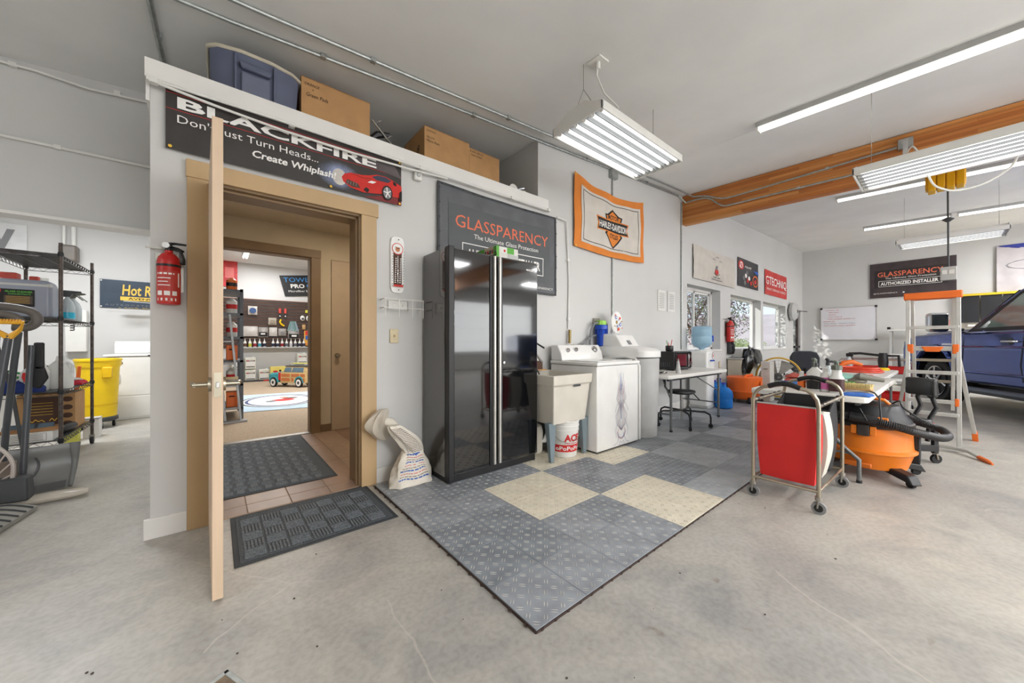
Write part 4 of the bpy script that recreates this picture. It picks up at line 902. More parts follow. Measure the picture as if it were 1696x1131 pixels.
# ================================================================== UTILITY SINK
SINKM = mt('laundry_tub_plastic', (214, 208, 196), .5, var=.04, sc=5); LEGM = mt('grey_enamel_leg', (122, 136, 142), .45, var=.06)
r = root('utility_sink', 'off-white plastic laundry sink on grey legs between the black cabinet and the washing machine', 'sink', (2.615, 2.55, FT)); r.scale = (.945, 1, 1)
def fr(x0, x1, y0, y1, z): return [(x0, y0, z), (x1, y0, z), (x1, y1, z), (x0, y1, z)]
b = B(); L_ = [fr(-.24, .24, -.25, .26, .34), fr(-.275, .275, -.285, .30, .70), fr(-.29, .29, -.30, .31, .71), fr(-.295, .295, -.305, .31, .80), fr(-.27, .27, -.28, .285, .80), fr(-.25, .25, -.26, .27, .70), fr(-.21, .21, -.22, .23, .37)]
V = [p for l_ in L_ for p in l_]; F_ = [(3, 2, 1, 0)]
for k in range(6): F_ += [(k * 4 + i, k * 4 + (i + 1) % 4, k * 4 + 4 + (i + 1) % 4, k * 4 + 4 + i) for i in range(4)]
F_.append((24, 25, 26, 27)); b.add(V, F_); ob('tub', b, SINKM, r, bev=.008)
for sx in (-1, 1):
    for sy in (-1, 1):
        x, y = sx * .245, sy * .245; b = B(); b.add([(x - .05, y - sy * .0, .36), (x + .05, y, .36), (x + .022, y, 0), (x - .022, y, 0), (x - .05, y - sy * .06, .36), (x + .05, y - sy * .06, .36), (x + .022, y - sy * .03, 0), (x - .022, y - sy * .03, 0)], [(0, 1, 2, 3), (7, 6, 5, 4), (0, 4, 5, 1), (1, 5, 6, 2), (2, 6, 7, 3), (3, 7, 4, 0)])
        fixn(ob('leg', b, LEGM, r, bev=.002))
ob('name_plate', B().box(.0, .10, -.303, -.298, .685, .705), DGREY, r, bev=.001)
ob('drain_pipe', B().tube([(-.05, .0, .36), (-.05, .0, .2), (-.08, .02, .12), (-.13, .05, .12), (-.15, .1, .2), (-.16, .3, .2)], .024, 10), PLW, r)
r = root('faucet', 'chrome faucet with a black hose and white sprayer over the laundry sink', 'faucet', (2.44, 2.74, .82))
ob('body', B().box(-.02, .04, -.03, .03, 0, .05).tube([(0, 0, .04), (-.02, -.04, .16), (.0, -.16, .18), (.02, -.22, .10)], .011, 8), CHROME, r)
ob('spray_head', B().lathe([(.02, 0), (.055, .03), (.05, .05), (.015, .07)], (-.02, -.10, .06), 16, ax='y'), PLW, r)
ob('hose', B().tube([(-.02, -.09, .14), (0, -.04, .25), (.08, .02, .30), (.20, .05, .29), (.33, .07, .24)], .010, 8), BLACK, r)
ob('hose_drop', B().tube([(.0, -.10, .10), (.03, -.16, .0), (.01, -.20, -.05)], .009, 6), DGREY, r)
r = root('box', 'small dark brown open box on the back rim of the laundry sink', 'box', (2.66, 2.80, .82)); ob('box_body', B().box(-.05, .06, -.02, .05, 0, .10), INKN, r); ob('tray', B().box(-.07, .10, -.04, .05, -.0, .012), PINE, r)
# paint pail below
r = root('bucket', 'white paint bucket with red lettering under the laundry sink', 'bucket', (2.66, 2.42, FT), R(-28))
ob('pail', B().lathe([(.118, 0), (.125, .01), (.142, .25), (.148, .25), (.149, .262), (.144, .264), (.146, .29), (.150, .29), (.151, .302), (.146, .305), (.148, .335), (.153, .34), (.152, .352), (.142, .352), (.122, .02)], n=36), PLW, r)
ob('handle_wire', B().tube([(.15 * math.cos(q), .15 * math.sin(q), .27 - .12 * math.sin(k / 12 * math.pi)) for k in range(13) for q in (R(185 + 170 * k / 12),)], .003, 5), STEEL, r)
rb = lambda z: .1262 + z * .0710
def wrap(art_items, r, mat, name='print'):
    b = B()
    for (q0, q1, z0, z1) in art_items:
        b.add([(rb(z) * math.sin(R(q0 + (q1 - q0) * k / 8)), -rb(z) * math.cos(R(q0 + (q1 - q0) * k / 8)), z) for z in (z0, z1) for k in range(9)], [(k, k + 1, k + 10, k + 9) for k in range(8)])
    ob(name, b, mat, r, flat=True)
wrap([(-60, 85, .055, .125)], r, INKR)
def wtext(t, q0, q1, z0, z1, mat, off=.02, sl=0.):
    Vg, Fg = glyphs(t, off); b = B(); b.add([((rb(z0 + y * (z1 - z0)) + .0012) * math.sin(R(q0 + (q1 - q0) * x)), -(rb(z0 + y * (z1 - z0)) + .0012) * math.cos(R(q0 + (q1 - q0) * x)), z0 + y * (z1 - z0)) for x, y in Vg], Fg); ob('lettering', b, mat, r, flat=True)
wtext('ACE', -18, 52, .155, .225, INKR, .04); wtext('Hardware', -15, 50, .135, .148, INKR); wtext('oPoPoPoP', -55, 70, .07, .11, INKW, .02)
r = root('jug', 'off-white plastic jug standing behind the sink leg next to the cabinet', 'jug', (2.46, 2.66, FT))
ob('jug_body', B().lathe([(.08, 0), (.10, .02), (.105, .22), (.09, .27), (.04, .30), (.035, .33)], n=24), SINKM, r)
# ================================================================== WASHING MACHINE
r = root('washing_machine', 'white top-loading washing machine with pinstripe artwork on its front', 'washing machine', (3.26, 2.53, FT))
ob('cabinet_body', B().box(-.365, .375, -.335, .30, .015, .865), APPL, r, bev=.012, seg=3)
ob('top_panel', B().box(-.375, .385, -.35, .30, .868, .905), APPL, r, bev=.012, seg=3)
ob('lid', B().box(-.30, .31, -.30, .08, .9052, .914), APPL, r, bev=.006)
b = B().prism([(.13, .905), (.15, .99), (.20, 1.075), (.30, 1.075), (.30, .905)], -.36, .37, 'x'); ob('console', b, APPL, r, bev=.012, seg=3)
def knob(x, z, rad, yb):
    n_ = Vector((0, -.86, .5)).normalized(); c = Vector((x, yb, z)); b = B().cyl(c, c + n_ * .018, rad, rad * .85, 20).cyl(c + n_ * .018, c + n_ * .03, rad * .5, rad * .4, 16); ob('knob', b, CHROME, r)
knob(-.24, 1.015, .026, .162); knob(-.10, 1.02, .026, .164); knob(.24, 1.022, .042, .166)
ob('skirt', B().box(-.35, .36, -.32, .28, 0, .02), DGREY, r)
a = Art(r, (.04, -.335, 0), NX, (0, 0, 1), NF, None, .0015); PB = mt('pinstripe_blue', (92, 104, 150), .4); PP = mt('pinstripe_red', (170, 80, 96), .4)
def mir(pts, t, m): a.line(pts, t, m); a.line([(-x, y) for x, y in pts], t, m)
a.poly([(-.006, .60), (0, .80), (.006, .60)], INKB); a.poly([(-.004, .30), (0, .62), (.004, .30)], PB)
for k in range(5):
    s_ = .012 + .014 * k; mir([(0, .18), (s_ * 1.2, .25), (s_ * 1.5, .34), (s_ * .5, .44), (s_ * 1.3, .52), (s_ * .3, .60 + .02 * k)], .0032, (PB, INKGR, PP)[k % 3])
mir([(.0, .09), (.05, .11), (.075, .16), (.05, .20)], .005, PP); mir([(.0, .10), (.045, .12), (.065, .17)], .004, INKB); mir([(.03, .15), (.08, .06), (.14, .04)], .003, PB)
mir([(.02, .50), (.08, .45), (.12, .38)], .003, INKGR); mir([(.0, .64), (.03, .72), (.035, .78)], .003, PB); mir([(0, .05), (.03, .07), (.05, .03), (.0, .03)], .003, PB); mir([(.05, .30), (.11, .20), (.10, .12)], .003, PB); mir([(.01, .55), (.05, .62), (.04, .70)], .003, PP)
a.done()
# tubular rail and dark bin between washer and softener
r = root('rail', 'white tubular rail standing behind the washing machine', 'rail', (3.70, 2.32, 0))
ob('tube', B().tube([(-.02, .42, 0), (-.02, .42, .86), (-.02, .36, .93), (.02, .1, .95), (.03, -.03, .93), (.04, -.07, .85), (.04, -.07, FT)], .018, 10), PLW, r)
ob('dark_panel', B().box(-.03, -.015, -.03, .40, .50, .90), GREY, r)
# water softener
r = root('water_softener', 'tall grey water softener with a white domed top and control panel', 'water softener', (3.935, 2.52, FT))
def rrect(x0, x1, y0, y1, z, k=.07, bow=.05):
    c = (x0 + x1) / 2
    return [(x0, y1, z), (x0, y0 + k, z), (x0 + k * .5, y0 + .015, z), (c - .08, y0 - bow * .8, z), (c, y0 - bow, z), (c + .08, y0 - bow * .8, z), (x1 - k * .5, y0 + .015, z), (x1, y0 + k, z), (x1, y1, z)]
def loft(layers, cap=True):
    n_ = len(layers[0]); V = [p for l_ in layers for p in l_]; F_ = [(k * n_ + i, k * n_ + (i + 1) % n_, (k + 1) * n_ + (i + 1) % n_, (k + 1) * n_ + i) for k in range(len(layers) - 1) for i in range(n_)]
    if cap: F_ += [tuple(range(n_ - 1, -1, -1)), tuple((len(layers) - 1) * n_ + i for i in range(n_))]
    return B().add(V, F_)
o = ob('salt_tank', loft([rrect(-.165, .165, -.30, .30, 0), rrect(-.17, .17, -.30, .30, .03), rrect(-.20, .20, -.33, .30, .92)]), LGREY, r, bev=.004); fixn(o)
o = ob('hood', loft([rrect(-.215, .215, -.345, .31, .93), rrect(-.215, .215, -.345, .31, 1.0), rrect(-.20, .20, -.30, .30, 1.035), rrect(-.19, .19, -.06, .30, 1.06)]), APPL, r, bev=.006); fixn(o)
ob('control_head', B().prism([(-.06, 1.04), (.05, 1.20), (.30, 1.22), (.30, 1.04)], -.185, .185, 'x'), APPL, r, bev=.015, seg=3)
ob('display', B().hexa([(-.03, -.0445, 1.08), (.03, -.0445, 1.08), (.03, -.036, 1.08), (-.03, -.036, 1.08), (-.03, -.008, 1.13), (.03, -.008, 1.13), (.03, .0, 1.13), (-.03, .0, 1.13)]), INKGR, r)
r = root('disc', 'white oval disc covered in coloured ring stickers on top of the water softener', 'ornament', (3.96, 2.70, 1.238))
ob('plate', B().lathe([(.02, -.015), (.11, -.01), (.118, 0), (.11, .01), (.02, .015)], (0, 0, .14), 28, sy=1.2, ax='y'), APPL, r)
a = Art(r, (0, -.016, .14), NX, (0, 0, 1), NF)
for k, (x, y, s_) in enumerate(((-.03, .06, .022), (.05, .05, .02), (-.02, .0, .02), (.06, -.03, .024), (.02, -.09, .022), (-.06, -.05, .010), (.02, .03, .012), (-.05, .09, .012), (.08, .01, .012), (-.005, -.05, .016), (.085, -.075, .01))):
    a.circ(x, y, s_, (INKB, INKO, INKN)[k % 3], n=10); a.circ(x, y, s_ * .55, (INKW, INKR, INKY)[k % 3], n=8)
a.done(); ob('stand', B().tube([(-.09, .01, .07), (-.11, .02, .0), (-.02, .03, .0), (.0, .02, .02)], .006, 6), LGREY, r)
# whole-house filter, hoses, valve, box
r = root('water_filter', 'blue water filter housing with lime-green cap mounted on the wall', 'filter', (3.78, 2.80, 1.07))
ob('housing', B().lathe([(.045, 0), (.058, .01), (.062, .20), (.068, .21), (.078, .215), (.08, .26), (.074, .27)], n=24), BLUE, r)
ob('cap', B().lathe([(.06, .27), (.062, .30), (.055, .325), (.02, .33)], n=24).box(-.07, -.04, -.03, .03, .275, .315).box(.04, .07, -.03, .03, .275, .315), LIME, r)
for k in range(8): ob('rib', B().bc((.072 * math.cos(k * .785), .072 * math.sin(k * .785), .18), (.008, .008, .07)), BLUE, r)
ob('bracket', B().box(-.05, .05, .06, .098, .29, .36), STEEL, r)
ob('inlet_hose', B().tube([(-.07, 0, .30), (-.13, .01, .285), (-.17, .03, .20), (-.17, .05, .05), (-.14, .06, -.10)], .014, 8), GREY, r)
ob('outlet_hose', B().tube([(.07, 0, .30), (.13, .01, .28), (.16, .03, .18), (.15, .05, .02), (.13, .06, -.06), (.2, .07, -.14)], .014, 8), GREY, r)
r = root('hose', 'grey braided hose looping from the brass valve to the filter', 'hose', (3.26, 2.86, 1.07))
ob('hose_run', B().tube([(.0, 0, .0), (.1, -.01, -.01), (.25, -.02, .05), (.38, -.03, .13), (.45, -.03, .14)], .012, 8), GREY, r)
ob('valve', B().cyl((-.015, 0, .04), (-.01, 0, .20), .018, n=10).cyl((-.02, 0, -.02), (.06, -.01, -.02), .02, n=10).bc((.0, -.03, .01), (.05, .02, .03)), mt('brass', (150, 130, 84), .4, .8), r)
r = root('power_cable', 'black power cable running from the wall box behind the washer', 'cable', (4.0, 2.86, .95)); ob('cable', B().tube([(.1, 0, .12), (.05, 0, .02), (-.1, -.01, -.02), (-.35, -.03, -.05)], .007, 6).tube([(.05, 0, .02), (.07, 0, -.1)], .007, 6), BLACK, r)
# ================================================================== FOLDING TABLE BY THE WALL
TBL = mt('white_table_top', (224, 222, 216), .45, var=.03, sc=3); TLEG = mt('grey_table_leg', (110, 112, 112), .4, .3, var=.05)
def folding_table(name, label, x0, x1, y0, y1, zt, zb=0., wish=False):
    r = root(name, label, 'table', ((x0 + x1) / 2, (y0 + y1) / 2, zb)); a, c = (x1 - x0) / 2, (y1 - y0) / 2; h = zt - zb; k = .06
    pl = [(-a + k, -c), (a - k, -c), (a - k * .3, -c + k * .3), (a, -c + k), (a, c - k), (a - k * .3, c - k * .3), (a - k, c), (-a + k, c), (-a + k * .3, c - k * .3), (-a, c - k), (-a, -c + k), (-a + k * .3, -c + k * .3)]
    ob('table_top', B().prism(pl, h - .045, h, 'z'), TBL, r, bev=.008); ob('apron', B().box(-a + .1, a - .1, -c + .06, -c + .085, h - .075, h - .045).box(-a + .1, a - .1, c - .085, c - .06, h - .075, h - .045), DGREY, r)
    for sx in (-1, 1):
        X = sx * (a - .18)
        for sy in (-1, 1):
            Y = sy * (c - .07)
            if wish: pts = [(X, sy * .08, h - .06), (X, sy * .09, h * .62), (X, sy * (c - .16), h * .38), (X, Y, h * .26), (X, Y, 0)]
            else: pts = [(X, Y, h - .05), (X, Y, 0)]
            ob('leg', B().tube(pts, .0155, 10), TLEG, r); ob('leg_cap', B().cyl((X, Y, 0), (X, Y, .022), .019, n=10), BLACK, r)
        ob('cross_brace', B().cyl((X, -c + (.12 if wish else .07), h * (.32 if wish else .3)), (X, c - (.12 if wish else .07), h * (.32 if wish else .3)), .009), TLEG, r)
        ob('diagonal_brace', B().tube([(X, 0 if wish else -c + .07, h * .55), (X - sx * .30, 0, h - .055)], .008, 6), TLEG, r)
    return r
folding_table('folding_table', 'white folding table against the wall holding the microwave', 4.15, 5.95, 2.10, 2.80, .72, FT)
r = root('microwave', 'black microwave oven on the white folding table', 'microwave', (5.22, 2.60, .722))
ob('case', B().box(-.26, .26, -.16, .17, .01, .265), BLACK, r, bev=.006); ob('door', B().box(-.24, .14, -.175, -.16, .025, .255), GLOSSB, r, bev=.003); ob('window_glass', B().box(-.20, .08, -.1765, -.175, .06, .225), mt('maroon_glass', (96, 34, 44), .1), r)  # maroon reflection is painted into the colour of the door glass
ob('handle', B().box(.105, .12, -.2, -.175, .05, .23), CHROME, r, bev=.004); ob('control_panel', B().box(.15, .25, -.172, -.16, .03, .25), GLOSSB, r); ob('dial', B().cyl((.2, -.172, .09), (.2, -.19, .09), .03, n=18).cyl((.2, -.172, .19), (.2, -.185, .19), .022, n=18), CHROME, r)
b = B()
for k in range(5): b.box(-.264, -.26, -.10 + k * .03, -.085 + k * .03, .05, .11)
ob('vents', b, DGREY, r)
for x in (-.22, .22): ob('foot', B().cyl((x, -.12, 0), (x, -.12, .012), .015), BLACK, r)
r = root('mug', 'black patterned mug of pens on top of the microwave', 'mug', (5.10, 2.58, .988)); ob('cup', B().lathe([(.045, 0), (.055, .02), (.055, .075), (.048, .085), (.044, .08), (.044, .01)], n=20), BLACK, r); ob('handle', B().tube([(.05, 0, .07), (.085, 0, .06), (.085, 0, .03), (.05, 0, .02)], .006, 6), BLACK, r)
for k, (x, y, m) in enumerate(((-.02, 0, INKR), (.01, .01, INKW), (.02, -.01, BLACK), (-.03, .01, GREEN), (.0, -.02, INKR))): ob('pen', B().cyl((x * .5, y * .5, .02), (x * 1.6, y * 2, .13 + .01 * k), .005, n=6), m, r)
r = root('keys', 'heap of keys and a grey remote at the near end of the white folding table', 'keys', (4.36, 2.32, .7215))
for k in range(7): ob('key', B().bc((-.06 + .025 * k, .03 * math.sin(k * 2), .012 + .006 * (k % 3)), (.05, .025, .012)), (BLACK, LGREY, DGREY)[k % 3], r, bev=.002)
ob('ring', B().tube([(.05 + .04 * math.cos(q), .04 * math.sin(q), .03 + .02 * math.cos(q)) for q in [k * .7 for k in range(9)]], .004, 5, closed=True), STEEL, r)
r = root('spray_can', 'grey pointed squeeze bottle standing at the front edge of the folding table', 'bottle', (4.62, 2.22, .7205)); ob('bottle_body', B().lathe([(.03, 0), (.032, .01), (.026, .07), (.014, .14), (.009, .17), (.004, .19)], n=16), LGREY, r); ob('cap', B().lathe([(.011, .15), (.009, .185), (.004, .19)], n=12), GREY, r)
# stool with five-star base under the table
def star_base(r, z0, rad, hub_z, n=5, leg_m=BLACK, rot=.3, drop=True):
    for k in range(n):
        q = rot + 2 * math.pi * k / n; c, s_ = math.cos(q), math.sin(q)
        pts = [(.02 * c, .02 * s_, hub_z), (rad * .8 * c, rad * .8 * s_, hub_z), (rad * .97 * c, rad * .97 * s_, hub_z - .03), (rad * c, rad * s_, hub_z - .07), (rad * c, rad * s_, .05)] if drop else [(.02 * c, .02 * s_, hub_z), (rad * c, rad * s_, .065)]
        ob('base_leg', B().tube(pts, .012, 8), leg_m, r)
        cs = ob('caster', B().cyl((rad * c - .012 * s_, rad * s_ + .012 * c, .026), (rad * c + .012 * s_, rad * s_ - .012 * c, .026), .026, n=16), RUBBER, r)
r = root('rolling_stool', 'black rolling stool with a star base pushed under the white folding table', 'stool', (4.80, 2.26, FT)); star_base(r, 0, .34, .20, rot=.1)
ob('gas_lift', B().cyl((0, 0, .08), (0, 0, .33), .02).cyl((0, 0, .33), (0, 0, .42), .013), CHROME, r); ob('seat', B().lathe([(.02, .42), (.15, .425), (.185, .445), (.18, .465), (.10, .475), (.01, .475)], n=28, sy=.9), BLACK, r)
ob('back_arm', B().tube([(0, .1, .42), (.05, .2, .41), (.1, .28, .48), (.12, .3, .62)], .014, 8).tube([(.15, 0, .44), (.28, -.03, .40), (.42, -.05, .30)], .008, 6), BLACK, r)
# water dispenser and bottles
r = root('water_dispenser', 'white water dispenser with a blue jug upside down on top', 'water dispenser', (6.42, 2.68, FT))
ob('column', B().box(-.15, .15, -.15, .15, .03, .96), APPL, r, bev=.03, seg=3); ob('base', B().box(-.155, .155, -.16, .155, 0, .05), LGREY, r, bev=.01)
ob('collar', B().lathe([(.12, .955), (.125, .975), (.10, .985)], n=28), APPL, r); ob('tap', B().cyl((-.04, -.15, .80), (-.04, -.19, .80), .012).cyl((.04, -.15, .80), (.04, -.19, .80), .012), BLUE, r); ob('drip_ledge', B().box(-.13, .13, -.20, -.14, .60, .62), LGREY, r, bev=.005)
a = Art(r, (0, -.152, .88), NX, (0, 0, 1), NF); a.circ(.08, 0, .045, INKN, .06).circ(.08, 0, .035, INKW, .05).circ(.08, .0, .015, INKR, .03).done()
JUG = mt('blue_tinted_jug', (176, 212, 232), .12, var=.05, trans=.35, alpha=.92); JUG2 = mt('deep_blue_jug', (46, 124, 206), .12, var=.08, trans=.2)
def jug(label, loc, m, inv=False, group=None):
    r = root('water_jug', label, 'water jug', loc, group=group)
    pr = [(.10, 0), (.128, .015), (.132, .04), (.128, .055), (.132, .07), (.132, .15), (.127, .165), (.132, .18), (.132, .255), (.125, .29), (.08, .34), (.035, .36), (.03, .40), (.034, .41), (.03, .42)]
    if inv: pr = [(a_, .40 - z_) for a_, z_ in reversed(pr)]
    ob('bottle_body', B().lathe(pr, n=28), m, r)
    ob('grip', B().box(.05, .075, -.135, -.10, .15, .25) if inv else B().box(-.012, .012, -.14, -.11, .17, .26), BLUE if inv else m, r, bev=.006)
    if not inv: ob('cap', B().lathe([(.036, .40), (.036, .43), (.02, .435)], n=16), mt('navy_cap', (40, 50, 150), .4), r)
    return r
j = jug('pale blue water jug upside down on the white dispenser', (6.42, 2.68, .975), JUG, True); j.scale = (1.2, 1.2, 1.05)
jug('nearer of the two blue water jugs on the floor by the dispenser', (6.88, 2.66, FT), JUG2); jug('farther blue water jug on the floor beside the small orange vacuum', (7.30, 2.74, FT), JUG2)
jug('blue water jug half hidden behind the table leg by the dispenser', (6.72, 2.34 + .40, FT), JUG2).location = (6.60, 2.40, FT)
# small orange vacuum
OVD = mt('orange_vac_drum', (238, 108, 36), .4, var=.05)
r = root('vacuum', 'small orange drum vacuum with black wheels by the water jugs', 'vacuum cleaner', (7.62, 2.42, FT))
ob('drum', B().lathe([(.20, .06), (.24, .10), (.265, .19), (.275, .20), (.275, .215), (.262, .22), (.275, .40), (.285, .44), (.285, .46), (.27, .47), (.05, .475)], n=36), OVD, r)
ob('carry_bar', B().tube([(-.20, -.05, .45), (-.15, -.08, .50), (.15, -.08, .50), (.20, -.05, .45)], .02, 8), OVD, r); ob('round_badge', B().cyl((-.03, -.275, .36), (-.03, -.29, .36), .05, n=20), OVD, r)
a = Art(r, (-.03, -.287, .0), NX, (0, 0, 1), NF); a.poly([(-.14, .22), (-.11, .29), (.11, .29), (.14, .22)], INK).text('RIDGID', -.085, .238, .17, .036, INKW, off=.03); a.done()
for q in (35, 145, 215, 270, 325): c, s_ = math.cos(R(q)), math.sin(R(q)); ob('caster', B().sph((.25 * c, .25 * s_, .035), (.05, .05, .035), 10).tube([(.2 * c, .2 * s_, .10), (.27 * c, .27 * s_, .09), (.29 * c, .29 * s_, .04)], .022, 6), BLACK, r)
# beige bin with black bag, toaster oven on a small freezer, beige box, phone, outlets
r = root('low_cabinet', 'putty beige low cabinet below the windows with a toaster oven on it', 'cabinet', (8.60, 2.75, FT))
ob('case', B().box(-.50, .50, -.13, .13, 0, .76), mt('putty_plastic', (192, 186, 168), .55, var=.04), r, bev=.02); ob('cabinet_top', B().box(-.52, .52, -.145, .135, .76, .785), LGREY, r, bev=.008); ob('door_seam', B().box(-.004, .004, -.132, -.129, .03, .74), GREY, r)
r = root('garbage_bag', 'black plastic garbage bag slumped over the front of the beige low cabinet', 'bag', (8.60, 2.66, FT + .787))
BAG = mt('black_bag', (30, 30, 32), .22, var=.15, bump=.6, sc=25)
def bg_(u, v): q = 2 * math.pi * u; k = 1 + .06 * math.sin(6 * q + 9 * v) + .04 * math.sin(13 * q); return (math.cos(q) * .34 * k + .20, math.sin(q) * .07 * k - .06 - .04 * (1 - v), -.20 * (.6 + .4 * math.cos(q + .5)) + .30 * v + .02 * math.sin(3 * q))
ob('film', blob(bg_, 36, 8), BAG, r)
def bk_(u, v): q = 2 * math.pi * u; k = (.03 + .10 * math.sin(math.pi * min(1, .12 + .8 * v))) * (1 + .18 * math.sin(5 * q + 6 * v)); return (math.cos(q) * k * 1.2 - .42 + .18 * v, math.sin(q) * k * .7 - .10, -.30 + .46 * v)
ob('knotted_end', blob(bk_, 24, 10), BAG, r)
r = root('toaster_oven', 'silver and black toaster oven on top of the beige low cabinet', 'oven', (8.80, 2.80, FT + .786))
ob('case', B().box(-.42, .34, -.10, .09, 0, .19), APPL, r, bev=.01); ob('door', B().box(-.38, .12, -.112, -.10, .02, .17), BLACK, r, bev=.004); ob('door_glass', B().box(-.33, .07, -.115, -.112, .05, .14), GREY, r); ob('dial', B().cyl((.22, -.10, .13), (.22, -.112, .13), .025, n=14), LGREY, r); ob('lower_dial', B().cyl((.22, -.10, .06), (.22, -.112, .06), .025, n=14), LGREY, r)
r = root('filing_cabinet', 'narrow pale grey cabinet between the beige cabinet and the yellow fan', 'cabinet', (8.06, 2.17, FT)); ob('case', B().box(-.12, .12, -.075, .075, 0, .745), mt('pale_grey_steel', (206, 204, 196), .4), r, bev=.01); ob('handle', B().box(-.135, -.12, -.03, .03, .60, .62), STEEL, r)
r = root('telephone', 'black wall telephone under the fire extinguisher by the window', 'telephone', (8.24, 2.86, .88)); ob('base', B().box(-.12, .12, -.03, .03, 0, .26), DGREY, r, bev=.015); ob('handset', B().tube([(-.09, -.05, .02), (-.10, -.09, .07), (-.10, -.09, .19), (-.09, -.05, .24)], [.03, .02, .02, .03], 8), BLACK, r); ob('dial', B().cyl((.03, -.03, .12), (.03, -.045, .12), .05, n=16), BLACK, r)
r = root('outlet', 'small ivory outlet on the wall below the first window', 'outlet', (7.75, 2.895, .62)); ob('plate', B().box(-.04, .04, -.008, 0, 0, .12), mt('almond_plastic', (214, 198, 160), .45), r, bev=.002); ob('socket', B().box(-.018, .018, -.011, -.007, .02, .05).box(-.018, .018, -.011, -.007, .07, .10), PLW, r)
# wall fan by the glazed door
r = root('wall_fan', 'round wire-caged fan on the wall between third window and side door', 'fan', (12.75, 2.89, 2.0)); ob('cage', B().lathe([(.20, 0), (.26, -.04), (.26, -.10), (.20, -.16), (.05, -.18)], (0, 0, 0), 28, ax='y', cap=False), LGREY, r); ob('arm', B().box(-.03, .03, -.05, 0, -.2, .0), BLACK, r)
for k in range(4): q = k * math.pi / 2; ob('blade', B().prism([(0, 0), (.2 * math.cos(q - .3), .2 * math.sin(q - .3)), (.2 * math.cos(q + .3), .2 * math.sin(q + .3))], -.10, -.09, 'y'), GREY, r)
# yellow drum fan
r = root('drum_fan', 'large yellow drum fan with silver blades on the floor', 'fan', (8.45, 2.10, -.07), R(-72))
ob('drum', B().lathe([(.42, -.14), (.44, -.14), (.45, -.12), (.44, 0), (.45, .12), (.44, .14), (.42, .14), (.41, 0), (.42, -.14)], (0, 0, .52), 40, ax='y', cap=False), mt('mustard_yellow', (216, 172, 60), .4, var=.05), r)
for k in range(6): q = k * math.pi / 3; ob('blade', B().add([(0, .02, .52), (.38 * math.cos(q - .35), -.05, .52 + .38 * math.sin(q - .35)), (.39 * math.cos(q), .0, .52 + .39 * math.sin(q)), (.38 * math.cos(q + .35), .05, .52 + .38 * math.sin(q + .35)), (0, .04, .52)], [(0, 1, 2, 3), (4, 3, 2, 1)]), ALU, r)
ob('hub', B().lathe([(.08, -.08), (.09, .1), (.04, .13)], (0, 0, .52), 20, ax='y'), DGREY, r)
b = B()
for k in range(1, 6): rad = .075 * k; b.tube([(rad * math.cos(q), -.145, .52 + rad * math.sin(q)) for q in [i * math.pi / 12 for i in range(24)]], .003, 4, closed=True)
for k in range(6): q = k * math.pi / 6; b.cyl((.42 * math.cos(q), -.145, .52 + .42 * math.sin(q)), (-.42 * math.cos(q), -.145, .52 - .42 * math.sin(q)), .003, n=4)
ob('grille', b, STEEL, r)
ob('stand', B().tube([(-.46, 0, .52), (-.47, 0, .04), (-.47, .0, .02), (.47, 0, .02), (.47, 0, .04), (.46, 0, .52)], .018, 8), DGREY, r); ob('wheel', B().cyl((-.50, .1, .06), (-.46, .1, .06), .06, n=16).cyl((.46, .1, .06), (.50, .1, .06), .06, n=16), RUBBER, r)
# office chair by the door
FAB = mt('charcoal_fabric', (62, 64, 72), .9, var=.08, sc=80)
r = root('office_chair', 'charcoal fabric office chair standing behind the yellow fan', 'chair', (9.3, 1.93, 0), R(115)); star_base(r, 0, .30, .12, drop=False)
ob('gas_lift', B().cyl((0, 0, .1), (0, 0, .42), .025), BLACK, r); ob('seat', B().box(-.24, .24, -.24, .24, .43, .52), FAB, r, bev=.035, seg=3)
pl = [(-.20, .62), (.20, .62), (.245, .70), (.25, .95), (.20, 1.06), (.10, 1.09), (-.10, 1.09), (-.20, 1.06), (-.25, .95), (-.245, .70)]
ob('backrest', B().prism(pl, .24, .31, 'y'), FAB, r, bev=.025, seg=3); ob('back_bar', B().tube([(0, .1, .42), (0, .30, .45), (0, .34, .7)], .02, 8), BLACK, r)
for s_ in (-1, 1): ob('armrest', B().tube([(s_ * .24, .05, .46), (s_ * .30, .05, .5), (s_ * .30, .05, .66)], .016, 8).box(s_ * .30 - .03, s_ * .30 + .03, -.12, .14, .66, .69), BLACK, r, bev=.005)

for o in bpy.data.objects:
    if o.name.startswith('office_chair'): o.scale = (.95, .95, .87)
    if o.name == 'drum_fan': o.scale = (.82, .82, .86); o.location.z = 0
# ================================================================== LAUNDRY CART
GOLD = mt('champagne_metal', (178, 168, 150), .3, .9, var=.04)
REDF = mt('red_canvas', (214, 42, 40), .75, var=.05, sc=5, bump=.2); WHF = mt('white_canvas', (206, 204, 192), .8, var=.04, bump=.2); BKF = mt('black_canvas', (46, 46, 48), .8, var=.1, bump=.2)
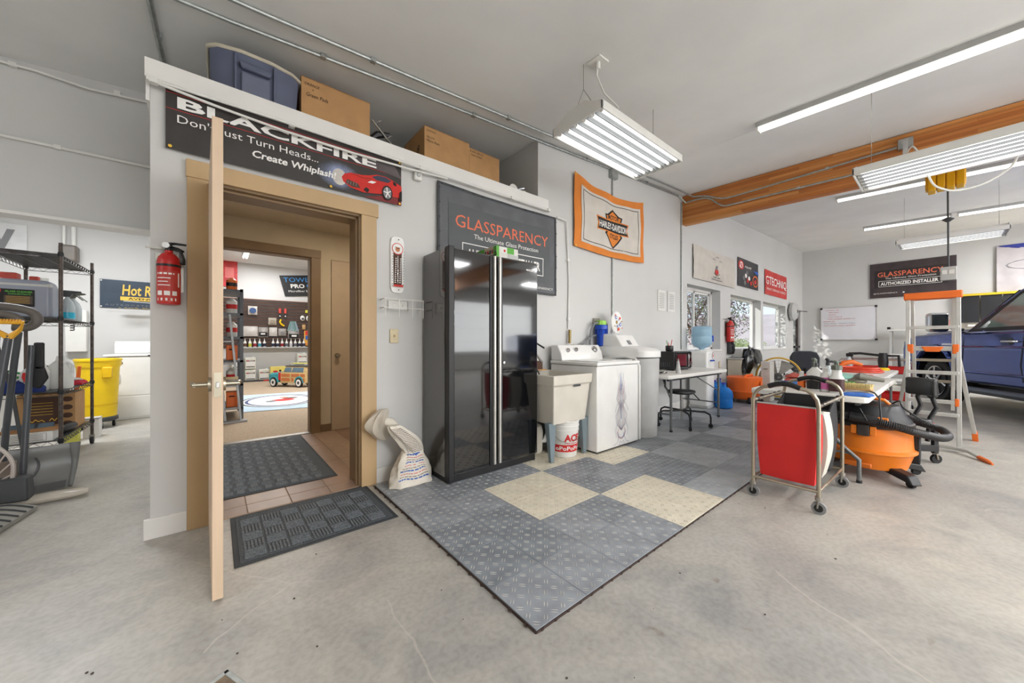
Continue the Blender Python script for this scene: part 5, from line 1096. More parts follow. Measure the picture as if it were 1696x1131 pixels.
# four corner posts at the caster positions: P left-front, Q right-front, P2/Q2 behind
P, Q, P2, Q2 = Vector((3.03, .905)), Vector((3.03, .535)), Vector((3.74, .89)), Vector((3.74, .52))
r = root('laundry_cart', 'three-bag laundry cart with red front bag and metal frame on casters', 'cart', (3.385, .712, 0))
ZT = .83
def V3(p, z): return (p.x, p.y, z)
def endframe(A, C):
    pts = [V3(A, .10), V3(A, ZT - .13)]
    for k in range(1, 5): q = math.pi / 2 * k / 4; pts.append((A.x, A.y - .10 * (1 - math.cos(q)), ZT - .13 + .11 * math.sin(q)))
    e_ = []
    for k in range(1, 5): q = math.pi / 2 * k / 4; e_.append((C.x, C.y + .10 * (1 - math.cos(q)), ZT - .13 + .11 * math.sin(q)))
    pts += [((A.x + C.x) / 2, (A.y + C.y) / 2, ZT + .0)] + e_[::-1] + [V3(C, ZT - .13), V3(C, .10)]
    ob('frame_post', B(r).tube(pts, .0125, 10), GOLD, r)
    h_ = []
    for k in range(9): t = k / 8; y = A.y - .095 + (C.y - A.y + .19) * t; h_.append((A.x, y, ZT - .020 + .024 * math.sin(math.pi * t)))
    ob('handle_grip', B(r).tube(h_, .0175, 10), BLACK, r)
    ob('bottom_rail', B(r).cyl(V3(A, .145), V3(C, .145), .011), GOLD, r)
endframe(P, Q); endframe(P2, Q2)
for A, C in ((P, P2), (Q, Q2)): ob('bag_rail', B(r).cyl(V3(A, .70), V3(C, .70), .011), GOLD, r); ob('lower_rail', B(r).cyl(V3(A, .145), V3(C, .145), .009), GOLD, r)
for c in (P, Q, P2, Q2):
    x, y = c.x, c.y
    k = ob('caster', B(r).cyl((x - .006, y, .04), (x + .016, y, .04), .04, n=20), mt('grey_wheel', (140, 140, 140), .5), r)
    ob('wheel_hub', B(r).cyl((x - .009, y, .04), (x + .019, y, .04), .024, n=16), BLACK, r)
    ob('caster_fork', B(r).tube([(x - .013, y + .004, .04), (x - .013, y, .088), (x + .023, y, .088), (x + .023, y + .004, .04)], .006, 6).cyl((x, y, .09), (x, y, .115), .02), STEEL, r)
def bag(name, x0, x1, m, bulge=.02, zf=.685, zb=.685):
    y0, y1, z0, z1 = Q.y + .02, P.y - .02, .16, .685; n = 10
    def lay(z, s_):
        t = (z - z0) / (z1 - z0); k = bulge * math.sin(math.pi * t) ; a_ = .03 * (1 - t)
        return [(x0 + a_ - k * .4, y0 + a_ * .4 - k * s_, z), ((x0 + x1) / 2, y0 + a_ * .4 - k * 1.3 * s_, z), (x1 - a_ + k * .3, y0 + a_ * .4 - k * s_, z), (x1 - a_ * .8, (y0 + y1) / 2, z), (x1 - a_, y1 - a_ * .4 + k, z), ((x0 + x1) / 2, y1 - a_ * .4 + k * 1.3, z), (x0 + a_, y1 - a_ * .4 + k, z), (x0 + a_ * .6 - k * .6, (y0 + y1) / 2, z)]
    zs = [z0 + (z1 - z0) * k / n for k in range(n + 1)]; L_ = [[(p[0], p[1], z0 + (p[2] - z0) * (zf + (zb - zf) * (p[0] - x0) / (x1 - x0) - z0) / (z1 - z0)) for p in lay(z, 1)] for z in zs]; IN = [[(p[0] + (.012 if p[0] < (x0 + x1) / 2 else -.012), p[1] + (.01 if p[1] < (y0 + y1) / 2 else -.01), max(p[2], z0 + .02)) for p in l_] for l_ in reversed(L_)]
    bb = loft(L_ + IN, cap=False); nn = 8; last = (len(L_ + IN) - 1) * nn; bb.f += [tuple(range(nn - 1, -1, -1)), tuple(last + i for i in range(nn))]
    I = ROOTM[r.name].inverted(); bb.v = [I @ p for p in bb.v]
    o = ob(name, bb, m, r); ob('hem', B(r).tube([(x0, y1, zf), (x0, y0, zf), (x1, y0, zb), (x1, y1, zb)], .006, 6, closed=True), LGREY if m is REDF else m, r); return o
bag('red_bag', 3.05, 3.26, REDF, .010, .685, .62); bag('white_bag', 3.275, 3.49, WHF, .03, .63, .60); bag('black_bag', 3.505, 3.72, BKF, .02, .61, .69)
b = B(r)
for x in (3.12, 3.22, 3.33, 3.44, 3.56, 3.68):
    for y in (Q.y, P.y): b.cyl((x - .014, y, .70), (x + .014, y, .70), .0145, n=8)
o = ob('straps', b, BLACK, r); o['kind'] = 'stuff'
# ================================================================== WORK TABLES AND WHAT LIES ON THEM
ta = folding_table('work_table', 'nearer white work table behind the laundry cart', 3.78, 6.14, .38, 1.16, .70, 0, True)
folding_table('work_table', 'farther white work table beyond the first, near the red service cart', 6.20, 7.95, .47, 1.22, .70, 0, False)
TT = .701
def bottle(name, label, x, y, prof, m, capm, lab=None, z=TT, sx=1., sy=1., trig=None, cat='bottle', caph=.03, ls=(.0, .0)):
    r = root(name, label, cat, (x, y, z)); ob('bottle_body', B().lathe(prof, n=22, sx=sx, sy=sy, pw=.75), m, r)
    top = prof[-1][1]; ob('cap', B().lathe([(prof[-1][0] + .004, top - .005), (prof[-1][0] + .003, top + caph), (prof[-1][0] * .6, top + caph + .004)], n=16), capm, r)
    if trig: ob('spray_trigger', B().prism([(-.02, 0), (.02, 0), (.025, .03), (-.055, .045), (-.075, .04), (-.07, .028), (-.03, .02)], -.012, .012, 'y'), trig, r, bev=.003).location = (0, 0, top + caph); ob('trigger_lever', B().tube([(-.03, 0, top + caph + .02), (-.045, 0, top + caph), (-.04, 0, top - .0)], .006, 6), trig, r)
    if lab:
        (z0, z1, lm, words) = lab; rad = max(p[0] for p in prof)
        ob('label', B().lathe([(rad + .0012, z0), (rad + .0012, z1)], n=22, sx=sx, sy=sy, pw=.75, cap=False), lm, r)
        a = Art(r, (-rad * sx - .003, 0, 0), UF, (0, 0, 1), NB)
        for (t, u, v, w2, h2, m2) in words: a.text(t, u, v, w2, h2, m2)
        a.done()
    return r
GALP = [(.050, 0), (.055, .01), (.056, .135), (.050, .165), (.030, .190), (.020, .20), (.020, .21)]
bottle('bottle', 'white gallon bottle with a black label on the near edge of the work table', 4.05, .74, GALP, PLW, DGREY, (.015, .12, BLACK, []), sx=1.0, sy=1.0, trig=mt('olive_trigger', (110, 116, 104), .5))
bottle('bottle', 'clear bottle with a pink label between the two gallon bottles', 4.02, .665, [(.028, 0), (.03, .01), (.03, .13), (.02, .16), (.014, .17)], PLW, PLW, (.02, .12, mt('pink_label', (218, 110, 172), .5), []))
bottle('bottle', 'white cone-necked bottle with brown label nearest the table corner', 4.00, .59, [(.044, 0), (.048, .01), (.048, .12), (.034, .145), (.031, .185), (.033, .195)], PLW, mt('olive_trigger', (110, 116, 104), .5), (.012, .115, mt('brown_label', (70, 34, 34), .5), []), trig=mt('olive_trigger', (110, 116, 104), .5))
bottle('bottle', 'orange-labelled small bottle left of the gallon bottles', 4.06, .835, [(.026, 0), (.028, .01), (.028, .10), (.016, .125), (.012, .13)], PLW, PLW, (.015, .095, ORANGE, []))
bottle('bottle', 'white spray bottle at the back of the work table', 5.2, .84, [(.035, 0), (.037, .01), (.037, .12), (.02, .16), (.014, .17)], mt('clear_plastic', (196, 206, 208), .2, alpha=.8), BLACK, trig=BLACK)
def towel(label, x, y, sx, sy, m, h=.03, rz=0, z=TT, seed=1):
    r = root('towel', label, 'towel', (x, y, z), rz); rn = random.Random(seed); ph = [rn.uniform(0, 6) for _ in range(4)]
    def fn(u, v): ed = min(u, 1 - u, v, 1 - v); hh = h * (.35 + .65 * min(1, ed * 6)) * (1 + .25 * math.sin(u * 9 + ph[0]) * math.cos(v * 7 + ph[1])); return ((u - .5) * sx * (1 + .06 * math.sin(v * 8 + ph[2])), (v - .5) * sy * (1 + .08 * math.sin(u * 7 + ph[3])), hh)
    b = B(); n = 14; vs = [fn(i / n, j / n) for j in range(n + 1) for i in range(n + 1)]; W = n + 1
    b.add(vs, [(j * W + i, j * W + i + 1, (j + 1) * W + i + 1, (j + 1) * W + i) for j in range(n) for i in range(n)])
    lo = [(x_, y_, .0005) for x_, y_, z_ in vs]; b.add(lo, [(j * W + i, (j + 1) * W + i, (j + 1) * W + i + 1, j * W + i + 1) for j in range(n) for i in range(n)]); N = W * W
    rim = [(i, i + 1) for i in range(n)] + [(j * W + n, (j + 1) * W + n) for j in range(n)] + [(n * W + i + 1, n * W + i) for i in range(n)] + [((j + 1) * W, j * W) for j in range(n)]
    b.f += [(b_, a_, N + a_, N + b_) for a_, b_ in rim]
    ob('cloth', b, m, r); return r
TW = lambda nm, c: mt(nm, c, .95, var=.1, sc=40, bump=.4)
towel('folded rust-red towel at the left end of the work table', 4.88, 1.03, .34, .22, TW('rust_towel', (168, 74, 62)), .045, .2)
towel('second rust-red towel folded on the first at the left end', 4.90, 1.04, .30, .18, TW('rust_towel', (168, 74, 62)), .03, .1, TT + .046, 4)
towel('navy blue towel under the rust-red ones near the cart handle', 4.40, 1.02, .22, .16, TW('navy_towel', (40, 84, 140)), .03, 0, seed=2)
towel('bright blue towel hanging flat on the near corner of the table', 3.93, .46, .20, .18, TW('royal_towel', (52, 106, 190)), .016, 0, seed=3)
towel('mint green plastic-wrapped towel in the middle of the table', 5.75, .72, .42, .34, mt('mint_film', (150, 206, 190), .3, var=.1, bump=.3), .04, .2, seed=5)
towel('pinkish cloth lying on the mint green pack', 5.70, .60, .16, .12, TW('rose_cloth', (190, 110, 104)), .012, 0, TT + .042, 6)
def brush(label, x, y, m, hm, rz, sx=.16):
    r = root('brush', label, 'brush', (x, y, TT + .018 if hm is PINE else TT + .02), rz)
    ob('brush_block', B().box(-sx / 2, sx / 2, -.035, .035, -.005, .012), hm, r, bev=.006); rn = random.Random(9); b = B()
    for i in range(15):
        for j in range(5): px, py = -sx / 2 + .01 + i * (sx - .02) / 14, -.028 + .014 * j; b.cyl((px, py, .012), (px * 1.06 + rn.uniform(-.002, .002), py * 1.3, .05 + rn.uniform(-.004, .004)), .0045, .0035, 5)
    o = ob('bristles', b, m, r); o['kind'] = 'stuff'; ob('handle', B().tube([(sx / 2 - .01, 0, .004), (sx / 2 + .10, 0, .006), (sx / 2 + .16, 0, .0)], [.014, .012, .009], 8), hm, r); return r
brush('green-bristled brush lying on the near end of the work table', 4.33, .60, mt('green_bristle', (86, 156, 62), .7), GREY, R(90))
brush('cream-bristled wooden brush beside the green one', 4.22, .49, mt('cream_bristle', (222, 202, 140), .7), PINE, R(80), .19)
r = root('polisher', 'olive grey polisher head lying on the work table by the brushes', 'polisher', (5.15, .60, TT)); ob('pad', B().lathe([(.06, 0), (.075, .01), (.075, .03), (.05, .04), (.03, .06)], (0, 0, 0), 20), mt('olive_grey', (128, 124, 108), .6), r); ob('motor_body', B().tube([(0, 0, .06), (-.06, -.03, .075), (.0, -.12, .05), (.04, -.19, .035)], [.03, .035, .028, .02], 10), mt('olive_grey2', (112, 110, 98), .5), r)
r = root('air_gun', 'small brass and steel air gun with hose near the table edge', 'tool', (4.22, .425, TT)); ob('grip', B().tube([(0, 0, .015), (.06, .02, .015), (.13, .0, .02)], .013, 8), STEEL, r); ob('hose', B().tube([(0, 0, .015), (-.12, -.05, .01), (-.22, -.085, -.02), (-.28, -.10, -.18), (-.27, -.02, -.20), (-.20, .03, -.115)], .006, 6), BLACK, r)
# tools on the farther table
r = root('polisher', 'orange and grey orbital polisher lying on the farther work table', 'polisher', (7.50, 1.06, TT)); ob('pad', B().lathe([(.08, 0), (.09, .02), (.07, .05), (.05, .07)], (0, 0, 0), 20), GREY, r); ob('motor_body', B().tube([(0, 0, .07), (.02, -.04, .13), (.1, -.16, .16), (.18, -.3, .10)], [.05, .055, .045, .03], 10), ORANGE, r); ob('handle', B().tube([(0, 0, .13), (-.08, .14, .16), (-.10, .2, .13)], .022, 8), DGREY, r)
r = root('polisher', 'black cordless polisher standing on the farther work table', 'polisher', (7.76, .62, TT)); ob('pad', B().lathe([(.07, 0), (.075, .02), (.05, .04)], n=18), YELLOW, r); ob('motor_body', B().tube([(0, 0, .04), (0, 0, .14), (0, .0, .26)], [.05, .06, .045], 12), BLACK, r, bev=.0); ob('handle', B().tube([(0, .02, .22), (0, .25, .25), (0, .38, .24)], [.02, .018, .022], 8).tube([(0, -.02, .22), (0, -.16, .22), (0, -.17, .06)], .018, 8), BLACK, r)
r = root('hose_coil', 'orange air hose heaped on the farther work table', 'hose', (7.05, .80, TT))
for k in range(3): ob('hose_loop', B().tube([((.30 - .03 * k) * math.cos(q), (.24 - .02 * k) * math.sin(q), .015 + .022 * k) for q in [i * math.pi / 9 for i in range(18)]], .012, 6, closed=True), mt('orange_hose', (226, 70, 40), .5), r)
r = root('spray_bottle', 'clear spray bottle with black trigger at the back of the farther table', 'bottle', (7.6, .98, TT)); ob('bottle_body', B().lathe([(.045, 0), (.048, .01), (.045, .14), (.02, .19), (.016, .20)], n=18), mt('clear_plastic', (196, 206, 208), .2, alpha=.8), r); ob('spray_trigger', B().box(-.02, .02, -.05, .03, .20, .25).tube([(0, -.03, .2), (0, -.05, .15)], .008, 6), BLACK, r, bev=.004)
# red tubular service cart behind
r = root('service_cart', 'red two-tier service cart with chrome push rails behind the work tables', 'cart', (8.55, .78, 0))
for z in (.20, .62): ob('tray', B().box(-.28, .28, -.40, .42, z, z + .012).box(-.28, -.27, -.40, .42, z, z + .10).box(.27, .28, -.40, .42, z, z + .10).box(-.28, .28, -.40, -.39, z, z + .10).box(-.28, .28, .41, .42, z, z + .10), RED, r, bev=.003)
for sx in (-.27, .27):
    ob('post', B().tube([(sx, -.41, .08), (sx, -.41, .78), (sx, -.36, .84), (sx, .38, .84), (sx, .43, .78), (sx, .43, .08)], .013, 8), CHROME, r)
    for y in (-.41, .43): ob('caster', B().cyl((sx, y - .012, .045), (sx, y + .012, .045), .045, n=16), RUBBER, r)
# ================================================================== LARGE ORANGE VACUUM
r = root('vacuum', 'large orange and black wet-dry vacuum under the work table corner', 'vacuum cleaner', (4.36, .44, 0))
OV = mt('orange_vac', (240, 130, 34), .38, var=.04)
ob('drum', B().lathe([(.20, .075), (.235, .085), (.27, .20), (.292, .22), (.292, .235), (.272, .245), (.268, .27), (.262, .43), (.25, .44), (.05, .44)], n=44), OV, r)
ob('drum_slot', B().box(-.296, -.27, -.05, .13, .10, .14), mt('orange_shadow', (206, 104, 24), .5), r, bev=.01)
ob('rim_band', B().lathe([(.268, .42), (.276, .43), (.276, .455), (.262, .465)], n=44), mt('dark_umber', (58, 50, 46), .5), r)
ob('lid', B().lathe([(.265, .455), (.262, .475), (.225, .52), (.215, .56), (.19, .595), (.12, .605), (.01, .608)], n=40), BLACK, r)
ob('lid_handle', B().tube([(-.02, -.13, .60), (-.03, -.10, .635), (-.02, .0, .645), (.0, .1, .635), (.02, .13, .60)], .014, 8), OV, r)
ob('filter_panel', B().box(-.245, -.215, -.14, -.01, .47, .515), OV, r, bev=.006)
for y in (.0,):
    ob('latch', B().box(-.292, -.255, y - .035, y + .035, .36, .45), mt('dark_umber', (58, 50, 46), .5), r, bev=.004); ob('latch_hinge', B().box(-.285, -.25, y - .075, y - .038, .37, .44).box(-.285, -.25, y + .038, y + .075, .37, .44), OV, r, bev=.004)
for q in (228, 138, 310, 48):
    c, s_ = math.cos(R(q)), math.sin(R(q)); px, py = -s_, c
    def pt(a_, w_, z): return (c * a_ + px * w_, s_ * a_ + py * w_, z)
    ob('caster_foot', B().hexa([pt(.19, -.05, .07), pt(.40, -.04, .03), pt(.40, .04, .03), pt(.19, .05, .07), pt(.19, -.05, .12), pt(.36, -.04, .095), pt(.36, .04, .095), pt(.19, .05, .12)]), BLACK, r, bev=.01)
    ob('caster', B().cyl(pt(.35, -.012, .03), pt(.35, .012, .03), .03, n=16), RUBBER, r)
ob('tool_caddy', B().box(.02, .16, -.30, -.25, .13, .36), BLACK, r, bev=.01)
# ribbed hose: a long loop thrown over the lid and out to the right
hp = [(4.02, .74, .515), (4.03, .62, .52), (4.05, .50, .51), (4.07, .38, .49), (4.10, .25, .46), (4.22, .12, .41), (4.40, .03, .37), (4.60, .0, .36), (4.76, .04, .38), (4.80, .16, .41), (4.74, .28, .46), (4.64, .37, .52), (4.52, .43, .57)]
path = crom(hp, 24); rs = [.031 if k % 2 else .026 for k in range(len(path))]
ob('ribbed_hose', B(r).tube(path, rs, 14), mt('hose_black', (44, 42, 42), .45, var=.05), r, ang=60); ob('hose_cuff', B(r).tube([(4.075, .36, .488), (4.06, .44, .50), (4.045, .52, .513)], .036, 12), BLACK, r)
ob('power_cord', B(r).tube(crom([(4.45, .30, .60), (4.30, .25, .64), (4.18, .22, .60), (4.20, .12, .52), (4.32, .10, .50)], 6), .006, 6), BLACK, r)
# ================================================================== ROLLING SEAT
r = root('roller_seat', 'low black mechanic roller seat with curved backrest and tool tray', 'stool', (5.17, .31, 0), R(42))
for x, y in ((-.17, -.16), (.17, -.16), (-.17, .18), (.17, .18)):
    ob('post', B().box(x - .018, x + .018, y - .018, y + .018, .09, .34), BLACK, r, bev=.003); c_ = ob('caster', B().cyl((x - .012, y - .01, .04), (x + .012, y - .01, .04), .04, n=18), RUBBER, r); ob('caster_fork', B().tube([(x - .02, y - .01, .04), (x - .02, y, .09), (x + .02, y, .09), (x + .02, y - .01, .04)], .006, 6), GOLD, r)
ob('tool_tray', B().box(-.19, .19, -.18, .20, .11, .12).box(-.19, -.18, -.18, .20, .12, .17).box(.18, .19, -.18, .20, .12, .17).box(-.19, .19, .19, .20, .12, .17), BLACK, r, bev=.003)
ob('spanner', B().tube([(-.1, -.1, .13), (.1, .1, .135)], .01, 6).tube([(-.12, .1, .13), (.02, -.05, .14)], .012, 6), CHROME, r)
ob('seat', B().box(-.19, .19, -.15, .21, .34, .405), mt('black_vinyl', (38, 38, 38), .35, var=.05), r, bev=.03, seg=3); ob('piping', B().tube([(-.19, -.14, .37), (.19, -.14, .37), (.19, .20, .37), (-.19, .20, .37)], .004, 5, closed=True), INKR, r)
for x in (-.09, .06): ob('back_post', B().tube([(x, -.17, .18), (x, -.19, .40), (x - .01, -.235, .50), (x, -.215, .58), (x + .02, -.25, .68)], .017, 10), BLACK, r)
def bk(u, v): q = (u - .5) * 1.5; return (math.sin(q) * .21, -.26 + .11 * (1 - math.cos(q)) * 1.5 + .0, .60 + .17 * v - .0)
ob('backrest', B().sheet(bk, 12, 4, (0, .05, .006)), mt('black_vinyl', (38, 38, 38), .35, var=.05), r, bev=.018, seg=3)
# ================================================================== LADDER
r = root('ladder', 'aluminium folding ladder with orange top cap and orange foot tips', 'ladder', (5.83, .10, 0))
LX, YR, YL = 5.83, -.075, .285
def bar(nm, p, q, w_=.022, m=ALU): 
    p, q = Vector(p), Vector(q); d_ = (q - p).normalized(); s1 = Vector((0, 1, 0)) if abs(d_.y) < .8 else Vector((1, 0, 0)); s2 = d_.cross(s1).normalized(); s1 = s2.cross(d_).normalized(); h1, h2 = s1 * w_, s2 * (w_ * 1.6)
    return ob(nm, B(r).hexa([p - h1 - h2, p + h1 - h2, p + h1 + h2, p - h1 + h2, q - h1 - h2, q + h1 - h2, q + h1 + h2, q - h1 + h2]), m, r, bev=.004)
TOPX = 5.98
def fxy(z): return LX + (TOPX - LX) * z / 1.66
for y, z0 in ((YR, .0), (YL, .0)): bar('front_rail', (fxy(z0 + .02), y, z0 + .02), (fxy(1.62), y * (.97) + .003, 1.62), .017)
for z in (.37, .50, .80, 1.28): ob('rung', B(r).box(fxy(z) - .03, fxy(z) + .03, YR, YL, z - .018, z + .018), ALU, r, bev=.004)
ob('hinge_bar', B(r).box(fxy(1.06) - .02, fxy(1.06) + .02, YR, YL, 1.03, 1.08), ALU, r, bev=.004)
ob('locking_grip', B(r).prism([(YR + .10, 1.075), (YL - .10, 1.075), (YL - .13, 1.02), (YR + .13, 1.02)], fxy(1.06) - .035, fxy(1.06) - .018, 'x').box(fxy(1.05) - .03, fxy(1.05) + .03, YR, YR + .045, 1.0, 1.10).box(fxy(1.05) - .03, fxy(1.05) + .03, YL - .045, YL, 1.0, 1.10).box(fxy(.5) - .033, fxy(.5) + .03, YR, YR + .03, .46, .54), ORANGE, r, bev=.006)
ob('top_cap', B(r).box(TOPX - .05, TOPX + .14, YR - .025, YL + .03, 1.59, 1.665), ORANGE, r, bev=.012)
for y, yo in ((YR, -.20), (YL, .42)):
    bar('rear_rail', (TOPX + .09, y + (.03 if y < 0 else -.03), 1.60), (6.40, y + (.04 if y < 0 else -.04), .36), .015)
    bar('outer_leg', (6.20, y * 1.02, .95), (6.66, yo, .03), .017); bar('leg_tip', (6.63, yo + (.006 if y < 0 else -.006), .10), (6.67, yo, .0), .022, ORANGE)
for z in (.45, .68, .92): ob('rear_rung', B(r).box(6.08 + .25 * (1.6 - z) - .0, 6.11 + .25 * (1.6 - z), YR + .03, YL - .03, z - .015, z + .015), GOLD, r, bev=.003)
ob('stabiliser_bar', B(r).tube([(5.80, .60, .02), (5.80, .44, .045), (5.80, -.02, .045), (5.74, -.13, .042), (5.60, -.20, .02)], [.016, .018, .018, .018, .014], 8), ALU, r)
ob('stabiliser_tip', B(r).tube([(5.62, -.19, .022), (5.53, -.235, .014), (5.46, -.26, .008)], [.02, .02, .008], 8), ORANGE, r)
# ================================================================== PICKUP TRUCK
TA = R(29)    # heading of the truck
r = root('truck', 'dark blue pickup truck parked at the far right of the garage', 'truck', (10.36, .145, 0), TA)
# local axes: +x towards the nose, -y towards the camera... left flank faces the camera at local y = 0
PAINT = mt('blue_metallic', (30, 60, 130), .06, .9, var=.08, sc=3, coat=1.); DTR = mt('dark_trim', (30, 30, 33), .5)
ARCH = [(-.50 + 0, .42)]
def archpts(cx, rad, z0, n=9): return [(cx + rad * math.cos(math.pi * k / n), z0 + rad * math.sin(math.pi * k / n) * 1.02) for k in range(n + 1)]
low = [(-4.9, .48), (-4.42, .48)] + [(x, z) for x, z in reversed(archpts(-3.75, .50, .50))] + [(-3.2, .42), (-.62, .42)] + [(x, z) for x, z in reversed(archpts(0, .50, .48))] + [(.60, .40), (.86, .42), (.92, .62), (.93, .95), (.86, 1.12), (.55, 1.20), (-.40, 1.235), (-.62, 1.24), (-3.1, 1.25), (-4.9, 1.26)]
b = B().prism(low, -.0, -1.95, 'y'); o = ob('body', b, PAINT, r, bev=.05, seg=4); fixn(o)
# flanks face +y local when heading 29 deg: camera side is +y
o.location = (0, 0.02, 0)
cabp = [(-.42, 1.22), (-.62, 1.26), (-1.35, 1.82), (-1.55, 1.88), (-2.75, 1.88), (-3.02, 1.80), (-3.12, 1.24)]
N = len(cabp); V = [(x, -.06 - (.16 * (z - 1.22) / .66), z) for x, z in cabp] + [(x, -1.89 + (.16 * (z - 1.22) / .66), z) for x, z in cabp]
o = ob('cab', B().add(V, [tuple(range(N - 1, -1, -1)), tuple(range(N, 2 * N))] + [(i, (i + 1) % N, N + (i + 1) % N, N + i) for i in range(N)]), PAINT, r, bev=.04, seg=3); fixn(o)
GL = mt('tinted_glass', (126, 144, 138), .06, var=.1, sc=2, coat=1.); GL2 = mt('dark_glass', (26, 30, 34), .06, coat=1.)
def side_y(z): return -.06 - .16 * (z - 1.22) / .66
def win(nm, pts, m, eps=.006):
    b = B(); n = len(pts); b.add([(x, side_y(z) + eps, z) for x, z in pts] + [(x, side_y(z) - .02, z) for x, z in pts], [tuple(range(n)), tuple(range(2 * n - 1, n - 1, -1))] + [(i, n + i, n + (i + 1) % n, (i + 1) % n) for i in range(n)]); return fixn(ob(nm, b, m, r))
win('window_surround', [(-.66, 1.25), (-1.40, 1.80), (-2.92, 1.82), (-3.04, 1.25)], DTR, .003)
win('front_side_window', [(-.86, 1.29), (-1.42, 1.755), (-1.62, 1.775), (-1.66, 1.30)], GL, .008); win('rear_side_window', [(-1.80, 1.30), (-1.78, 1.775), (-2.75, 1.775), (-2.85, 1.31)], GL2, .008)
win('pillar', [(-1.67, 1.26), (-1.63, 1.80), (-1.77, 1.80), (-1.80, 1.26)], BLACK, .010)
b = B().add([(-.60, -.14, 1.275), (-.60, -1.81, 1.275), (-1.33, -1.74, 1.80), (-1.33, -.22, 1.80)], [(0, 1, 2, 3)]); b.v = [p + Vector((.02, 0, .02)) for p in b.v]; ob('windshield', b, GL2, r)
ob('hood', B().hexa([(.60, -.14, 1.20), (.60, -1.81, 1.20), (-.58, -1.84, 1.235), (-.58, -.11, 1.235), (.56, -.20, 1.25), (.56, -1.75, 1.25), (-.58, -1.78, 1.29), (-.58, -.17, 1.29)]), PAINT, r, bev=.02)
def arc_tube(nm, cx, rad, z0, m, th, y=.035): return ob(nm, B().tube([(cx + rad * math.cos(q), y, z0 + rad * 1.02 * math.sin(q)) for q in [math.pi * (.0 + k / 14) for k in range(15)]], th, 8), m, r)
for cx in (0, -3.75): arc_tube('fender_flare', cx, .51, .48, PAINT, .032)
b = B().lathe([(.49, -.03), (.49, -.24), (.02, -.24)], (0, 0.02, .50), 24, ax='y', cap=False); ob('wheel_well', b, BLACK, r)
CH2 = CHROME
for cx in (0, -3.75):
    for yy in (-.12, -1.66):
        y0 = yy; w = ob('wheel', B().lathe([(.25, -.10), (.36, -.12), (.385, -.10), (.39, -.05), (.39, .05), (.385, .10), (.36, .12), (.25, .10)], (cx, y0, .39), 36, ax='y'), RUBBER, r)
        bb = B()
        for k in range(36): q = 2 * math.pi * k / 36; bb.bc((cx + .392 * math.cos(q), y0, .39 + .392 * math.sin(q)), (.022, .2, .022))
        if yy > -1: t_ = ob('tread', bb, RUBBER, w); t_['kind'] = 'stuff'
        if yy > -1:
            ob('rim', B().lathe([(.25, .08), (.262, .125), (.25, .12), (.235, .06)], (cx, y0, .39), 32, ax='y', cap=False), CH2, w); ob('brake', B().lathe([(.17, .02), (.17, .03)], (cx, y0, .39), 24, ax='y'), DGREY, w)
            for k in range(6):
                q = 2 * math.pi * k / 6 + .3; ob('spoke', B().tube([(cx + .05 * math.cos(q), y0 + .115, .39 + .05 * math.sin(q)), (cx + .15 * math.cos(q - .12), y0 + .11, .39 + .15 * math.sin(q - .12)), (cx + .245 * math.cos(q), y0 + .10, .39 + .245 * math.sin(q))], [.03, .018, .026], 6), CH2, w)
            ob('hub_cap', B().cyl((cx, y0 + .09, .39), (cx, y0 + .135, .39), .055, .045, 16), CH2, w)
ob('running_board', B().tube([(-.60, .10, .36), (-.75, .13, .34), (-2.9, .13, .34), (-3.05, .10, .36)], .05, 8), mt('dark_steel_board', (92, 98, 106), .35, .6), r); ob('undercarriage', B().box(-4.6, .7, -1.7, -.3, .30, .44), BLACK, r)
for x in (-.70, -1.74, -2.98): ob('door_seam', B().tube([(x, .021, .52), (x + .04, .0215, .75), (x + (.02 if x > -1 else 0), .0215, 1.05), (x, .012, 1.235)], .006, 5), DTR, r)
ob('shoulder_crease', B().tube([(.80, .012, .98), (.5, .022, .99), (-3.1, .022, 1.0), (-4.8, .022, 1.01)], .018, 8), PAINT, r); ob('sill_crease', B().tube([(-.60, .02, .60), (-3.0, .02, .60)], .022, 8), PAINT, r)
for x in (-1.55, -2.70): ob('door_handle', B().tube([(x - .10, .02, 1.08), (x - .09, .06, 1.08), (x + .09, .06, 1.08), (x + .10, .02, 1.08)], .014, 8), CH2, r); ob('handle_recess', B().cyl((x, .012, 1.08), (x, .024, 1.08), .05, n=16), DTR, r)
m_ = ob('mirror', B().box(-.58, -.42, .12, .38, 1.24, 1.56), CH2, r, bev=.05, seg=4); ob('mirror_glass', B().box(-.585, -.579, .15, .36, 1.27, 1.53), GL2, m_); ob('mirror_arm', B().tube([(-.55, -.06, 1.27), (-.52, .05, 1.30), (-.50, .14, 1.33)], .025, 8), BLACK, m_)
ob('headlight', B().box(.74, .935, -.30, .0, .92, 1.10), GL, r, bev=.03, seg=3); ob('grille', B().box(.92, .96, -1.55, -.40, .65, 1.10), DTR, r, bev=.01); ob('bumper', B().box(.80, 1.05, -1.93, -.02, .42, .62), CH2, r, bev=.04, seg=3); ob('badge', B().box(-.46, -.20, .021, .027, 1.02, 1.05), CH2, r, bev=.003)
for o in bpy.data.objects:
    if o.name == 'truck': o.scale = (1, 1, 1.05)
